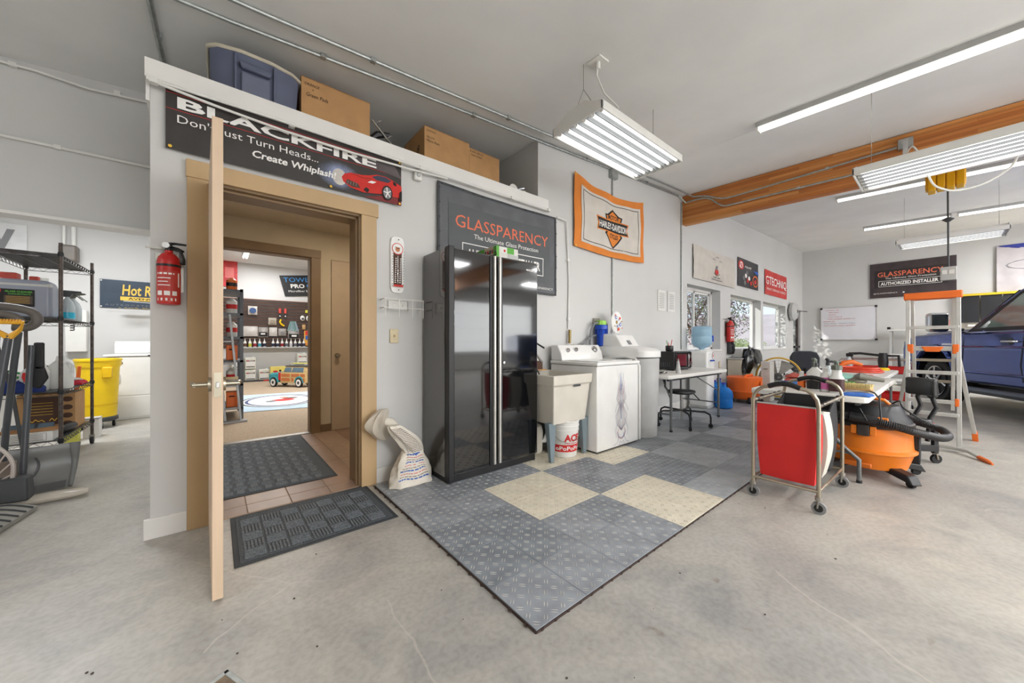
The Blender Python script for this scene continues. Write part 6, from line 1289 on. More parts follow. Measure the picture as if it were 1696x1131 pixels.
# ================================================================== FAR WALL FURNITURE
r = root('storage_rack', 'white metal shelf rack against the far wall behind the ladder', 'rack', (13.8, .55, 0))
for y in (-.35, .40):
    for x in (-.2, .25): ob('post', B().box(x - .02, x + .02, y - .02, y + .02, 0, 1.50), LGREY, r)
for z in (.12, .78, 1.42): ob('shelf_board', B().box(-.24, .28, -.40, .44, z, z + .035), PLW, r)
ob('corner_cap', B().box(-.25, -.2, .40, .46, 1.46, 1.52), BLACK, r)
r = root('picture', 'small red framed picture standing on the white rack', 'picture', (13.75, .12, 1.457)); ob('frame', B().box(-.01, .02, -.15, .15, 0, .22), mt('coral_frame', (206, 96, 84), .5), r); ob('print', B().box(-.013, -.009, -.11, .11, .03, .19), INKN, r)
for k, y in enumerate((.62, .42, .22)): 
    r = root('storage_box', ['leftmost small lidded white box on the rack shelf', 'middle small white box on the rack shelf', 'white paper-labelled box at the right of the rack shelf'][k], 'box', (13.72, y, .817)); ob('box_body', B().box(-.08, .08, -.08, .08, 0, .20), PLW, r, bev=.004); ob('lid', B().box(-.085, .085, -.085, .085, .20, .22), LGREY, r)
r = root('workbench', 'black-skirted workbench with a yellow front rail on the far wall', 'workbench', (13.6, -.9, 0))
YR_ = mt('safety_yellow', (226, 190, 40), .45)
ob('bench_top', B().box(-.3, .5, -1.9, .62, .60, .64), YR_, r); ob('bench_front', B().box(-.28, .5, -1.88, .60, .0, .60), DGREY, r); ob('upper_rail', B().box(.40, .5, -1.9, .72, 2.24, 2.29), YR_, r)
for k in range(8): ob('hanging_panel', B().box(.44 + .01 * (k % 2), .5, -1.82 + .32 * k, -1.52 + .32 * k, 1.60, 2.24), DTR, r)
ob('shelf_board', B().box(.15, .5, -1.9, .6, 1.50, 1.54), PLW, r)
# ================================================================== UTILITY ROOM ON THE LEFT
r = root('wire_shelf', 'dark wire shelf unit on casters full of cleaning supplies at the left', 'shelf', (-1.285, 5.52, 0))
WX0, WX1, WY0, WY1 = -1.51, -1.06, 5.0, 6.04
WIRE = mt('dark_bronze_wire', (84, 80, 76), .4, .6, var=.1); POST = mt('bronze_post', (92, 82, 76), .4, .6, var=.25, sc=30)
for x in (WX0, WX1):
    for y in (WY0, WY1):
        ob('post', B(r).cyl((x, y, .10), (x, y, 2.0), .0135, n=12), POST, r); ob('caster', B(r).cyl((x - .012, y, .04), (x + .012, y, .04), .04, n=16), RUBBER, r); ob('caster_fork', B(r).box(x - .02, x + .02, y - .012, y + .012, .04, .10), STEEL, r)
        for z in (1.90, 1.33, .68, .25): ob('collar', B(r).lathe([(.016, -.02), (.021, .0), (.016, .02)], (x, y, z), 10), BLACK, r)
for z in (1.90, 1.33, .68, .25):
    b = B(r)
    for dz in (0, -.035):
        b.tube([(WX0, WY0, z + dz), (WX1, WY0, z + dz), (WX1, WY1, z + dz), (WX0, WY1, z + dz)], .0035, 5, closed=True)
    n = 26
    for x in (WX0, WX1): b.tube([(x, WY0 + (WY1 - WY0) * k / n, z - (.035 if k % 2 else 0)) for k in range(n + 1)], .0025, 4)
    for y in (WY0, WY1): b.tube([(WX0 + (WX1 - WX0) * k / 12, y, z - (.035 if k % 2 else 0)) for k in range(13)], .0025, 4)
    o = ob('wire_edge', b, WIRE, r); b = B(r)
    for k in range(1, 30): y = WY0 + (WY1 - WY0) * k / 30; b.cyl((WX0, y, z), (WX1, y, z), .002, n=4)
    for k in (1, 2): x = WX0 + (WX1 - WX0) * k / 3; b.cyl((x, WY0, z - .005), (x, WY1, z - .005), .003, n=4)
    o = ob('wire_deck', b, WIRE, r); o['kind'] = 'stuff'; ob('liner', B(r).box(WX0 + .01, WX1 - .01, WY0 + .01, WY1 - .01, z + .003, z + .006), mt('smoky_liner', (70, 74, 78), .4, alpha=.9), r)
Z2, Z3, Z4 = 1.337, .687, .257
# big grey jug with black label
r = root('jug', 'large grey translucent jug with a black product label on the wire shelf', 'jug', (-1.30, 5.13, Z2))
o = ob('jug_body', loft([[(x * k, y * k, z) for x, y in ((-.175, -.10), (.165, -.10), (.185, -.08), (.185, .08), (.165, .10), (-.175, .10))] for z, k in ((0, .97), (.02, 1), (.26, 1), (.31, .93), (.325, .80))]), mt('slate_translucent', (142, 146, 158), .35, var=.04), r, bev=.012, seg=3); ob('cap', B().cyl((.12, 0, .32), (.12, 0, .355), .024, n=16), PLW, r); ob('upper_part', B().box(-.172, .18, -.098, .098, .25, .30), mt('pale_translucent', (190, 188, 182), .35), r, bev=.02)
a = Art(r, (-.17, -.102, .09), NX, (0, 0, 1), NF); a.rect(0, 0, .26, .145, INK).rect(.005, .115, .085, .140, INKR).text('P&S', .015, .118, .06, .018, INKW).text('GLASS CLEANER', .105, .118, .145, .014, INKG, off=.03).text('CONCENTRATE', .12, .098, .12, .012, INKG, off=.02).rect(.10, .02, .25, .09, mt('label_umber', (74, 60, 50), .6))
for k in range(5): a.rect(.01, .095 - .016 * k, .06 + .01 * (k % 2), .099 - .016 * k, INKW); a.rect(.11, .08 - .013 * k, .235, .082 - .013 * k, INKY)
a.rect(.10, .006, .13, .014, INKR); a.done()
def spray(label, x, y, z, body, tr, h=.22, rad=.05, liquid=None):
    r = root('spray_bottle', label, 'bottle', (x, y, z)); ob('bottle_body', B().lathe([(rad * .9, 0), (rad, .01), (rad, h * .55), (rad * .75, h * .78), (rad * .28, h * .95), (rad * .28, h)], n=20), body, r)
    if liquid: ob('liquid', B().lathe([(rad * .86, .004), (rad * 1.004, .012), (rad * 1.004, h * .32)], n=20), liquid, r)
    ob('spray_trigger', B().prism([(-.03, 0), (.015, 0), (.03, .03), (.09, .045), (.085, .058), (-.02, .062), (-.05, .045), (-.06, .03)], -.012, .012, 'y').tube([(.04, 0, .03), (.07, 0, .0), (.10, 0, -.03)], .005, 6), tr, r, bev=.003).location = (0, 0, h); return r
spray('clear spray bottle with grey trigger at the back of the second shelf', -1.15, 5.80, Z2, mt('clear_plastic', (196, 206, 208), .2, alpha=.8), mt('olive_trigger', (110, 116, 104), .5), .24, .062)
spray('spray bottle with turquoise liquid beside the grey jug', -1.10, 5.38, Z2, mt('clear_plastic', (196, 206, 208), .2, alpha=.8), DGREY, .22, .05, mt('turquoise_liquid', (40, 180, 210), .3))
r = root('caddy', 'pink and red bottles standing behind the grey jug', 'bottle', (-1.36, 5.45, Z2)); ob('bottle_body', B().box(-.14, -.04, -.05, .05, 0, .42).box(.02, .08, -.03, .03, 0, .40), mt('salmon_plastic', (206, 84, 70), .5), r, bev=.01); ob('label', B().box(-.13, -.05, -.052, -.05, .1, .30), PLW, r)
# bottles and cloths on the third shelf
r = root('jug', 'white gallon jug standing near the corner post of the third shelf', 'jug', (-1.13, 5.32, Z3)); ob('jug_body', B().lathe([(.072, 0), (.078, .012), (.08, .16), (.07, .215), (.04, .25), (.028, .262), (.028, .285)], n=24, pw=.7), PLW, r); ob('handle', B().tube([(.05, -.03, .25), (.085, -.05, .22), (.082, -.04, .15)], .012, 8), PLW, r); ob('cap', B().cyl((0, 0, .28), (0, 0, .305), .024, n=14), PLW, r)
r = root('jug', 'cloudy white jug with a red trigger in the middle of the third shelf', 'jug', (-1.25, 5.20, Z3)); ob('jug_body', B().lathe([(.075, 0), (.08, .012), (.082, .15), (.06, .19), (.03, .22), (.028, .24)], n=24, pw=.7), mt('cloudy_jug', (208, 210, 206), .4), r); ob('handle', B().tube([(-.02, -.03, .23), (.06, -.05, .24), (.085, -.04, .16)], .012, 8), PLW, r); ob('red_trigger', B().prism([(-.03, .08), (.02, .08), (.03, .17), (-.04, .17), (-.045, .13)], -.115, -.10, 'y').tube([(-.01, -.108, .08), (-.005, -.108, .03)], .007, 6), INKR, r, bev=.003); ob('dip_tube', B().cyl((-.03, -.11, -.03), (-.03, -.11, .09), .006), STEEL, r)
towel('navy and white folded cloth heap hanging at the front of the third shelf', -1.33, 5.12, .30, .20, TW('deep_navy', (36, 52, 110)), .09, .3, Z3, 7)
towel('light cloth and green strap pile behind the broom handles', -1.38, 5.40, .22, .24, TW('off_white_towel', (206, 202, 196)), .13, 0, Z3, 8)
r = root('strap', 'green strap bent over the cloth pile on the third shelf', 'strap', (-1.40, 5.24, Z3 + .14)); ob('strap_loop', B().tube([(-.10, 0, .0), (-.03, 0, .05), (.05, 0, .02), (.10, 0, .0), (.04, -.02, -.02), (-.06, -.02, -.01)], .010, 6), mt('leaf_green', (40, 150, 60), .6), r)
towel('red and white striped towel on the third shelf near the yellow bin', -1.15, 5.76, .17, .24, TW('crimson_towel', (186, 44, 60)), .045, 0, Z3, 9)
towel('white striped towel lying on the red one', -1.15, 5.75, .14, .10, TW('off_white_towel', (206, 202, 196)), .02, .4, Z3 + .045, 10)
spray('small yellow-capped bottle at the back of the third shelf', -1.36, 5.80, Z3, YELLOW, BLACK, .14, .035)
# bottom shelf
r = root('carton', 'brown printed carton with oval hand holes on the lowest shelf', 'box', (-1.23, 5.72, Z4)); ob('box_body', B().box(-.22, .14, -.14, .20, 0, .36), CARTON, r, bev=.003); a = Art(r, (-.20, -.141, 0), NX, (0, 0, 1), NF); a.rect(.02, .06, .24, .33, INKN).scrawl(.035, .105, .19, .03, INKY, .5, 3, 'print')
for k in range(4): a.circ(.29, .06 + .08 * k, .035, INKN, .026)
for k in range(5): a.rect(.05, .16 + .028 * k, .20, .164 + .028 * k, INKY)
a.done()
r = root('tool_case', 'flat white carton with a printed label at the front of the lowest shelf', 'box', (-1.27, 5.10, Z4)); ob('box_body', B().box(-.22, .165, -.09, .09, 0, .085), PLW, r, bev=.003); a = Art(r, (-.22, -.091, 0), NX, (0, 0, 1), NF); a.rect(.02, .02, .035, .065, INKB)
for k in range(4): a.rect(.12, .018 + .014 * k, .20 + .01 * (k % 2), .021 + .014 * k, INKN); a.rect(.23, .018 + .014 * k, .33, .021 + .014 * k, INKN)
a.frame(.11, .01, .35, .075, .002, INKN); a.done()
towel('flat brown cardboard sheets lying on the white carton', -1.26, 5.10, .36, .17, CARTS, .014, .1, Z4 + .087, 11)
r = root('pad', 'grey-blue foam pad rolled on the lowest shelf', 'pad', (-1.32, 5.34, Z4)); ob('foam', B().cyl((-.14, 0, .06), (.14, .02, .06), .055, n=16), mt('slate_foam', (96, 112, 124), .9), r); ob('strap', B().lathe([(.057, -.01), (.057, .01)], (.05, .01, .06), 16, ax='x', cap=False), DGREY, r)
r = root('tool', 'black power tool lying beside the corner post on the lowest shelf', 'tool', (-1.12, 5.36, Z4)); ob('motor_body', B().tube([(-.04, -.1, .04), (0, 0, .045), (.02, .14, .045)], [.03, .042, .038], 12), BLACK, r); ob('nozzle', B().cyl((.02, .14, .045), (.03, .17, .045), .03, n=16), DGREY, r)
# things standing around it
r = root('wheeled_bin', 'yellow wheeled bin on a dark dolly beyond the wire shelf', 'trash bin', (-1.19, 7.10, 0))
ob('bin_body', B().lathe([(.155, .14), (.165, .15), (.192, .80), (.20, .80), (.205, .84), (.21, .90), (.20, .905), (.192, .86), (.155, .2)], n=36), YELLOW, r); ob('lip', B().lathe([(.20, .87), (.215, .88), (.215, .905), (.20, .91)], n=36, cap=False), YELLOW, r)
ob('handle', B().box(.06, .15, -.195, -.13, .66, .80), mt('deep_yellow', (236, 190, 10), .45), r, bev=.01); ob('dolly', B().lathe([(.165, .09), (.18, .10), (.18, .14), (.165, .15)], n=28), DGREY, r); ob('band', B().lathe([(.1735, .30), (.1745, .32)], n=36, cap=False), mt('deep_yellow', (236, 190, 10), .45), r)
for q in (20, 110, 200, 290): c, s_ = math.cos(R(q)), math.sin(R(q)); ob('caster', B().cyl((.14 * c - .012, .14 * s_, .04), (.14 * c + .012, .14 * s_, .04), .04, n=16), RUBBER, r); ob('caster_fork', B().cyl((.14 * c, .14 * s_, .04), (.14 * c, .14 * s_, .10), .015), CHROME, r)
r = root('bucket', 'grey square pail hanging on the edge of the yellow bin', 'bucket', (-1.36, 6.86, .60)); ob('pail', loft([[(x * k, y * k, z) for x, y in ((-.09, -.08), (.09, -.08), (.09, .08), (-.09, .08))] for z, k in ((0, .85), (.25, 1), (.26, 1.05))]), LGREY, r, bev=.008); ob('rim', B().tube([(-.095, -.085, .26), (.095, -.085, .26), (.095, .085, .26), (-.095, .085, .26)], .008, 6, closed=True), LGREY, r); r.location.z = 0; 
r.location = (-1.45, 6.55, 0)
r = root('box', 'small white box on the floor between the shelf and the yellow bin', 'box', (-1.13, 6.44, 0)); ob('box_body', B().box(-.06, .07, -.06, .06, 0, .22), PLW, r, bev=.006); ob('lid', B().box(-.062, .072, -.062, .062, .22, .235), LGREY, r, bev=.003)
r = root('container', 'lime yellow container on the floor behind the shelf caster', 'container', (-1.27, 6.25, 0)); ob('container_body', B().box(-.06, .08, -.05, .05, 0, .18), mt('pale_lime', (206, 204, 90), .5), r, bev=.008); ob('lid', B().box(-.06, .08, -.05, .05, .18, .20), LGREY, r)
r = root('broom_set', 'orange and red long-handled tools leaning behind the cardboard carton', 'tool', (-1.30, 6.35, 0)); ob('orange_shaft', B().cyl((.02, 0, 0), (.10, -.05, .85), .03, .015), ORANGE, r); ob('red_base', B().box(-.05, .12, -.06, .04, .28, .33), INKR, r)
# dryer
r = root('dryer', 'white clothes dryer against the back wall of the utility room', 'dryer', (-.86, 7.90, 0))
ob('cabinet_body', B().box(-.345, .345, -.32, .36, .0, .91), APPL, r, bev=.012, seg=3); ob('top_panel', B().box(-.37, .355, -.335, .36, .915, .945), APPL, r, bev=.01); ob('console', B().prism([(.18, .945), (.20, 1.10), (.24, 1.14), (.34, 1.14), (.34, .945)], -.34, .345, 'x'), APPL, r, bev=.02, seg=3)
ob('dial', B().cyl((.14, .19, 1.05), (.14, .155, 1.05), .05, n=24).cyl((.14, .155, 1.05), (.14, .145, 1.05), .035, n=24), CHROME, r); ob('door_handle', B().box(-.31, -.20, -.355, -.32, .55, .68), PLW, r, bev=.015); ob('door_panel', B().box(-.33, .33, -.325, -.32, .35, .90), APPL, r, bev=.003); ob('lower_panel', B().box(-.33, .33, -.325, -.32, .03, .335), APPL, r, bev=.003)
a = Art(r, (0, -.336, .925), NX, (0, 0, 1), NF); a.rect(.08, -.008, .18, .010, INK).done(); a = Art(r, (-.20, -.326, .82), NX, (0, 0, 1), NF); a.circ(0, 0, .025, INKN).circ(0, 0, .016, INKY).done()
# signs, pump and box on the back wall of the utility room
a = banner('banner', 'navy banner with yellow script lettering on the utility room back wall', 'banner', (-1.375, 8.285, 1.66), NX, NF, 1.2, .44, mt('navy_vinyl', (46, 62, 80), .5, var=.12), rp(1.2, .44, .005, .006), 10, 5)
a.text('Hot Rod', .235, .205, .46, .17, mt('print_gold', (240, 200, 84), .5), off=.02, sl=.06); a.rect(.215, .125, .74, .185, mt('print_gold', (240, 200, 84), .5), 4, 1); a.text('AVENUE', .30, .138, .33, .034, INK, off=.02); a.text('A U T R O D A T E R S', .055, .035, .56, .026, INKGR); a.line([(.25, .115), (.70, .095)], .008, INKW)
for x, y in ((.015, .42), (.015, .02)): a.circ(x, y, .010, INKW); a.done()
a = banner('banner', 'white banner ending in a large grey W at the left edge', 'banner', (-3.2, 8.285, 2.27), NX, NF, 1.14, .50, mt('white_vinyl', (214, 214, 214), .5), rp(1.14, .5, .0, .008), 10, 5); a.text('NW', .42, .10, .62, .32, INKGR, off=.05); a.done()
r = root('wall_box', 'brown glass-fronted switch box hung on a pipe above the shelf', 'switch box', (-1.66, 8.2, 2.30)); ob('case', B().box(-.09, .09, -.09, .08, 0, .24), mt('smoked_brown', (112, 104, 96), .4), r, bev=.03, seg=3); ob('pipe', B().cyl((-.06, .05, .2), (-.06, .05, 1.0), .018).cyl((.03, .05, .2), (.03, .05, 1.0), .025), PLW, r)
r = root('dispenser', 'white wall dispenser with black vertical lettering behind the shelf post', 'dispenser', (-1.6, 8.2, .98)); ob('case', B().box(-.1, .11, -.02, .09, 0, .62), PLW, r, bev=.01); a = Art(r, (-.02, -.021, .55), (0, 0, -1), (1, 0, 0), NF); a.text('form', .0, -.03, .24, .07, INK, off=.02); a.done()
r = root('bin', 'tall white box standing on the floor behind the wire shelf', 'box', (-1.75, 6.5, 0)); ob('box_body', B().box(-.2, .2, -.2, .2, 0, .60), PLW, r, bev=.01); ob('lid', B().box(-.21, .21, -.21, .21, .60, .64), LGREY, r, bev=.006)
r = root('strap_rail', 'dark sloping pole leaning on the wire shelf behind the hose', 'pole', (-1.45, 5.0, 0)); r.location = (-1.42, 4.93, 0); ob('pole', B().tube([(.20, -.02, .0), (.12, .0, .7), (.0, .02, 1.30)], .012, 8), DGREY, r); ob('foot', B().cyl((.20, -.02, 0), (.20, -.02, .03), .018), BLACK, r)
# --- cluster in front: snow shovels, broom, hose, cone, plastic bag
SH = mt('shovel_grey', (128, 128, 126), .38, var=.06)
r = root('snow_shovel', 'wide grey plastic snow shovel standing blade-down near the shelf', 'shovel', (-1.08, 4.33, 0))
def shf(u, v): x = -.26 + .47 * u; return (x, .10 * math.sin(math.pi * min(1, v * 1.1)) * .6 - .13 * (1 - v) + .20 * u * .6, .012 + .31 * v + .0)
ob('blade', B().sheet(shf, 16, 10, (0, .012, 0)), SH, r); 
ob('blade_edge', B().tube([shf(1, v / 6) for v in range(7)], [.012, .014, .016, .018, .022, .028, .03], 10), SH, r)
for k in range(3): ob('rib', B().tube([(lambda p: (p[0], p[1] - .006, p[2]))(shf(.30 + .12 * k + .1 * math.sin(v / 6 * 2.4), .18 + v * .095)) for v in range(7)], .008, 6), mt('shovel_dark', (92, 92, 92), .4), r)
ob('wear_strip', B().sheet(lambda u, v: (lambda p: (p[0], p[1] - .01, p[2]))(shf(u * .95, v * .14)), 10, 2, (0, -.003, 0)), mt('shovel_dark', (92, 92, 92), .4), r)
ob('handle', B().tube([(-.10, -.02, .20), (-.06, -.10, .55), (.0, -.20, 1.00), (.03, -.25, 1.19)], .017, 10), mt('dark_tube', (84, 86, 90), .4, .3), r)
r = root('snow_shovel', 'smaller taupe shovel blade overlapping the wide grey one', 'shovel', (-1.19, 4.12, 0))
def sh2(u, v): return (-.13 + .25 * u, .04 * math.sin(math.pi * v) - .06 * (1 - v), .03 + .27 * v)
ob('blade', B().sheet(sh2, 8, 6, (0, .010, 0)), mt('taupe_metal', (150, 138, 126), .35, .3, var=.1), r, bev=.004); ob('handle', B().tube([(.0, .0, .20), (.02, -.02, .7), (.05, -.04, 1.18)], .016, 10), mt('dark_tube', (84, 86, 90), .4, .3), r)
r = root('broom', 'tool with a yellow D-shaped grip and a grey shaft at the left edge', 'shovel', (-1.13, 4.0, 0)); ob('shaft', B().tube([(-.02, 0, .0), (.0, .0, .6), (.055, .02, 1.165)], .019, 10), mt('dark_tube', (84, 86, 90), .4, .3), r)
DG = mt('amber_grip', (238, 176, 44), .45); ob('d_grip', B().tube([(.055, .02, 1.15), (.10, .02, 1.205), (.115, .02, 1.255), (-.015, .02, 1.255), (.0, .02, 1.205), (.055, .02, 1.15)], [.02, .013, .014, .014, .013, .02], 8), DG, r)
for k in range(9): ob('grip_rib', B().bc((.0 + .013 * k, .02, 1.268), (.006, .03, .016)), DG, r)
r = root('hose', 'grey vacuum hose bent over the broom handles', 'hose', (-1.15, 4.25, 1.10)); ob('ribbed_hose', B().tube(crom([(-.30, 0, .20), (-.14, 0, .235), (.02, .0, .23), (.115, 0, .20), (.14, 0, .14), (.10, 0, .09), (.03, 0, .09)], 6), .028, 12), mt('taupe_hose', (104, 98, 92), .5), r); ob('inner_loop', B().tube(crom([(-.25, -.06, .15), (-.08, -.06, .185), (.04, -.06, .17), (.09, -.06, .12)], 6), .022, 10), mt('taupe_hose', (104, 98, 92), .5), r)
r.location.z = 1.14
r = root('pole_tool', 'grey floor pole with black head hanging beside the amber-gripped shovel', 'pole', (-1.02, 4.18, 0)); ob('shaft', B().cyl((-.03, -.04, .15), (.0, .0, 1.10), .017, n=10), mt('dark_tube', (84, 86, 90), .4, .3), r); ob('black_head', B().prism([(-.02, .80), (.03, .78), (.07, .86), (.05, .94), (.0, .96), (-.03, .90)], .03, .05, 'y').box(-.0, .05, .03, .05, .92, 1.12), BLACK, r, bev=.01)
r = root('fan_handle', 'red round reel at the left edge behind the grey shafts', 'reel', (-1.35, 4.5, 0)); ob('disc', B().cyl((.0, -.02, .98), (.0, .02, .98), .09, n=20), mt('brick_red', (176, 58, 44), .5), r); ob('stem', B().cyl((0, 0, 0), (0, 0, .9), .015), DGREY, r)
r = root('floor_squeegee', 'pole base with curved cream lattice frame and grey block foot', 'stand', (-1.05, 3.98, 0)); ob('foot_block', loft([[(x * k, y * k, z) for x, y in ((-.09, -.06), (.08, -.06), (.08, .06), (-.09, .06))] for z, k in ((.06, 1), (.20, .92), (.215, .85))]), DGREY, r, bev=.01)
arc = [(-.26, .0, .58), (-.14, 0, .50), (-.05, 0, .42), (.0, 0, .32), (.0, 0, .20)]; arc2 = [(-.26, .0, .48), (-.17, 0, .42), (-.10, 0, .35), (-.065, 0, .28), (-.06, 0, .20)]
LAT = mt('cream_lattice', (186, 176, 168), .5); ob('outer_rail', B().tube(crom(arc, 5), .011, 8), LAT, r); ob('inner_rail', B().tube(crom(arc2, 5), .009, 8), LAT, r)
A_, B2 = crom(arc, 5), crom(arc2, 5)
for k in range(0, 20, 3): ob('web', B().cyl(A_[k], B2[min(k + 2, 20)], .005, n=6), LAT, r)
r = root('traffic_cone', 'orange-red cone with a dark base at the very left edge', 'cone', (-1.36, 3.86, 0)); ob('cone_body', B().lathe([(.09, .05), (.05, .28), (.03, .42)], n=24), mt('cone_red', (206, 62, 42), .5), r); ob('cone_base', B().lathe([(.15, 0), (.15, .03), (.10, .05)], n=4, a0=.785), DGREY, r)
def pbg(u, v): q = 2 * math.pi * u; k = math.sin(math.pi * (.08 + .84 * v)) ** .6; return (-.18 + .36 * v, math.cos(q) * .07 * k * (1 + .2 * math.sin(9 * v)), .035 + math.sin(q) * .032 * k)
r = root('plastic_bag', 'crumpled pale plastic bag on the floor by the grey block foot', 'bag', (-.90, 4.02, 0)); ob('film', blob(pbg, 16, 14), PLB, r)
r = root('floor_mat', 'grey ribbed rubber track lying at the bottom left edge', 'mat', (-1.10, 3.55, 0))
ob('track', B().sheet(lambda u, v: (-.22 + .30 * u + .10 * v, -.30 + .62 * v, .03 + .05 * math.sin(math.pi * u)), 8, 14, (0, 0, -.025)), mt('grey_track', (150, 148, 140), .5), r)
for k in range(9): y = -.28 + .07 * k; ob('rib', B().tube([(-.22 + .30 * u / 6 + .10 * (y + .3) / .62, y, .034 + .05 * math.sin(math.pi * u / 6)) for u in range(7)], .006, 6), DGREY, r)
# ================================================================== THE SHOP BEHIND THE CORRIDOR
r = root('slatwall', 'dark brown slatwall panel on the back wall of the shop', 'wall panel', (.1, 12.98, .95))
SL = [mt('brown_slat', (62, 46, 40), .5, var=.1), mt('slat_edge', (150, 106, 76), .5)]
ob('backing', B().box(-.2, 4.2, -.01, .015, 0, 1.45), SL[1], r)
for k in range(15): ob('slat', B().box(-.2, 4.2, -.028, -.01, .005 + .0965 * k, .082 + .0965 * k), SL[0], r)
SY = 12.90
def pack(label, x, z, w_, h_, m, cat='package', prints=()):
    r = root('hanging_pack', label, cat, (x, SY, z)); ob('bag_body', B().sheet(lambda u, v: (w_ * (u - .5), -.03 * math.sin(math.pi * u) * math.sin(math.pi * min(1, v + .1)), h_ * v), 8, 6, (0, .03, 0)), m, r); ob('hook', B().cyl((0, .055, h_ - .01), (0, -.02, h_ - .01), .005), STEEL, r)
    a = Art(r, (-w_ / 2, -.036, 0), NX, (0, 0, 1), NF)
    for (x0, y0, x1, y1, mm) in prints: a.rect(x0 * w_, y0 * h_, x1 * w_, y1 * h_, mm)
    a.done(); return r
FILM = mt('clear_pack_film', (196, 190, 184), .3, var=.08, bump=.3); FILM2 = mt('grey_pack_film', (150, 144, 138), .3, var=.1, bump=.3)
p1 = pack('clear pack with a blue round pad high on the slatwall', .83, 1.93, .22, .25, FILM); ob('pad', B().cyl((0, -.03, .12), (0, -.045, .12), .08, n=20), mt('denim_blue', (56, 84, 130), .7), p1)
pack('beige disc pack hanging in the middle of the slatwall', 1.31, 1.65, .20, .21, mt('beige_pack', (176, 166, 150), .5), prints=((.2, .25, .8, .7, mt('beige_disc', (152, 140, 122), .6)),))
pack('large clear bag of cotton at the left of the lower slatwall row', .78, 1.30, .34, .29, FILM)
pack('clear bag with a black and white label, second in the lower row', 1.08, 1.27, .24, .30, FILM2, prints=((.05, .1, .95, .5, INK), (.25, .28, .7, .4, INKW)))
pack('plain clear bag with a card, third in the lower slatwall row', 1.33, 1.31, .20, .26, FILM)
pack('small clear bag with a grey disc, fourth in the lower row', 1.56, 1.32, .20, .22, FILM2, prints=((.3, .2, .7, .6, INKGR),))
pack('wide bag with a dark label, last clear bag of the lower row', 1.86, 1.24, .29, .28, FILM2, prints=((.05, .05, .95, .5, INK), (.3, .2, .75, .38, INKW)))
pack('tall yellow and red display card at the right of the slatwall', 2.26, 1.02, .22, .47, mt('amber_card', (232, 172, 70), .5), prints=((.1, .72, .9, .98, INKR), (.12, .4, .85, .66, INKB), (.0, .1, 1, .14, INKO)))
pack('small tan wooden block pack near the shop door frame', 2.14, 1.53, .09, .15, PINE); pack('yellow block at the top right of the slatwall', 2.30, 2.05, .24, .09, mt('lemon_foam', (214, 204, 70), .7))
r = root('hook_tool', 'yellow curved hand tool hanging on the slatwall', 'tool', (1.53, SY, 1.60)); ob('grip', B().tube([(.0, 0, .22), (-.03, 0, .14), (.0, 0, .08), (.08, 0, .02)], .025, 8), YELLOW, r); ob('hook', B().cyl((0, .05, .2), (0, 0, .2), .006), STEEL, r)
for k, x in enumerate((1.50, 1.64)):
    r = root('brush_pack', ['left red-topped brush hanging high on the slatwall', 'right red-topped brush hanging high on the slatwall'][k], 'brush', (x, SY, 1.85), group='red brushes on the slatwall'); ob('head', B().box(-.032, .032, -.03, .0, .15, .30), mt('coral_red', (206, 70, 60), .5), r, bev=.012); ob('handle', B().box(-.025, .025, -.02, 0, 0, .14), BLACK, r); ob('label', B().cyl((0, -.021, .07), (0, -.024, .07), .018, n=12), INKW, r); ob('hook', B().cyl((0, .06, .29), (0, 0, .29), .005), STEEL, r)
towel('pale blue towels hanging folded on the slatwall', 1.82, 12.88, .05, .02, TW('pale_blue', (150, 170, 180)), .01, 0, 1.5, 12)
r = root('towel', 'grey-blue towel fanned open on the slatwall', 'towel', (1.84, 12.90, 1.47)); 
for k in range(4): ob('fold', B().sheet(lambda u, v, k=k: ((-.13 + .07 * k + .06 * u) * (1.15 - .6 * v), -.01 * math.sin(6 * u) - .01 * k, .30 * v), 4, 3, (0, .02, 0)), TW('pale_blue', (150, 170, 180)) if k % 2 else TW('sea_green', (130, 166, 160)), r)
for k, x in enumerate((2.10, 2.26)):
    r = root('glove_pack', ['left white mitt hanging at the right of the slatwall', 'right white mitt hanging at the right of the slatwall'][k], 'mitt', (x, SY, 1.80)); ob('mitt', B().sph((0, -.02, .08), (.065, .03, .085), 12), PLW, r); ob('label', B().box(-.03, .03, -.052, -.048, .03, .09), DGREY, r); ob('hook', B().cyl((0, .05, .15), (0, 0, .15), .005), STEEL, r)
r = root('wire_shelf', 'narrow clear shelf under the slatwall carrying the row of bottles', 'shelf', (1.35, 12.86, .955)); ob('shelf_board', B().box(-.95, 1.0, -.10, .10, 0, .015), LGREY, r); ob('front_lip', B().box(-.95, 1.0, -.11, -.10, 0, .03), LGREY, r)
proto = None; cols_ = ['lime_w', 'brown_w', 'lime_w', 'red_w', 'teal_w', 'navy_w', 'navy_w', 'navy_w', 'red_w', 'grey_w', 'white_w', 'grey_w', 'navy_w', 'navy_w']
cc = {'lime_w': (196, 196, 70), 'brown_w': (96, 66, 50), 'red_w': (150, 40, 52), 'teal_w': (60, 150, 170), 'navy_w': (44, 48, 72), 'grey_w': (96, 98, 108), 'white_w': (200, 200, 204)}
names = ['lime', 'brown', 'second lime', 'red', 'teal', 'lone navy', 'first navy of the long run', 'second navy of the long run', 'wine red', 'grey', 'white', 'second grey', 'last but one navy', 'last navy']
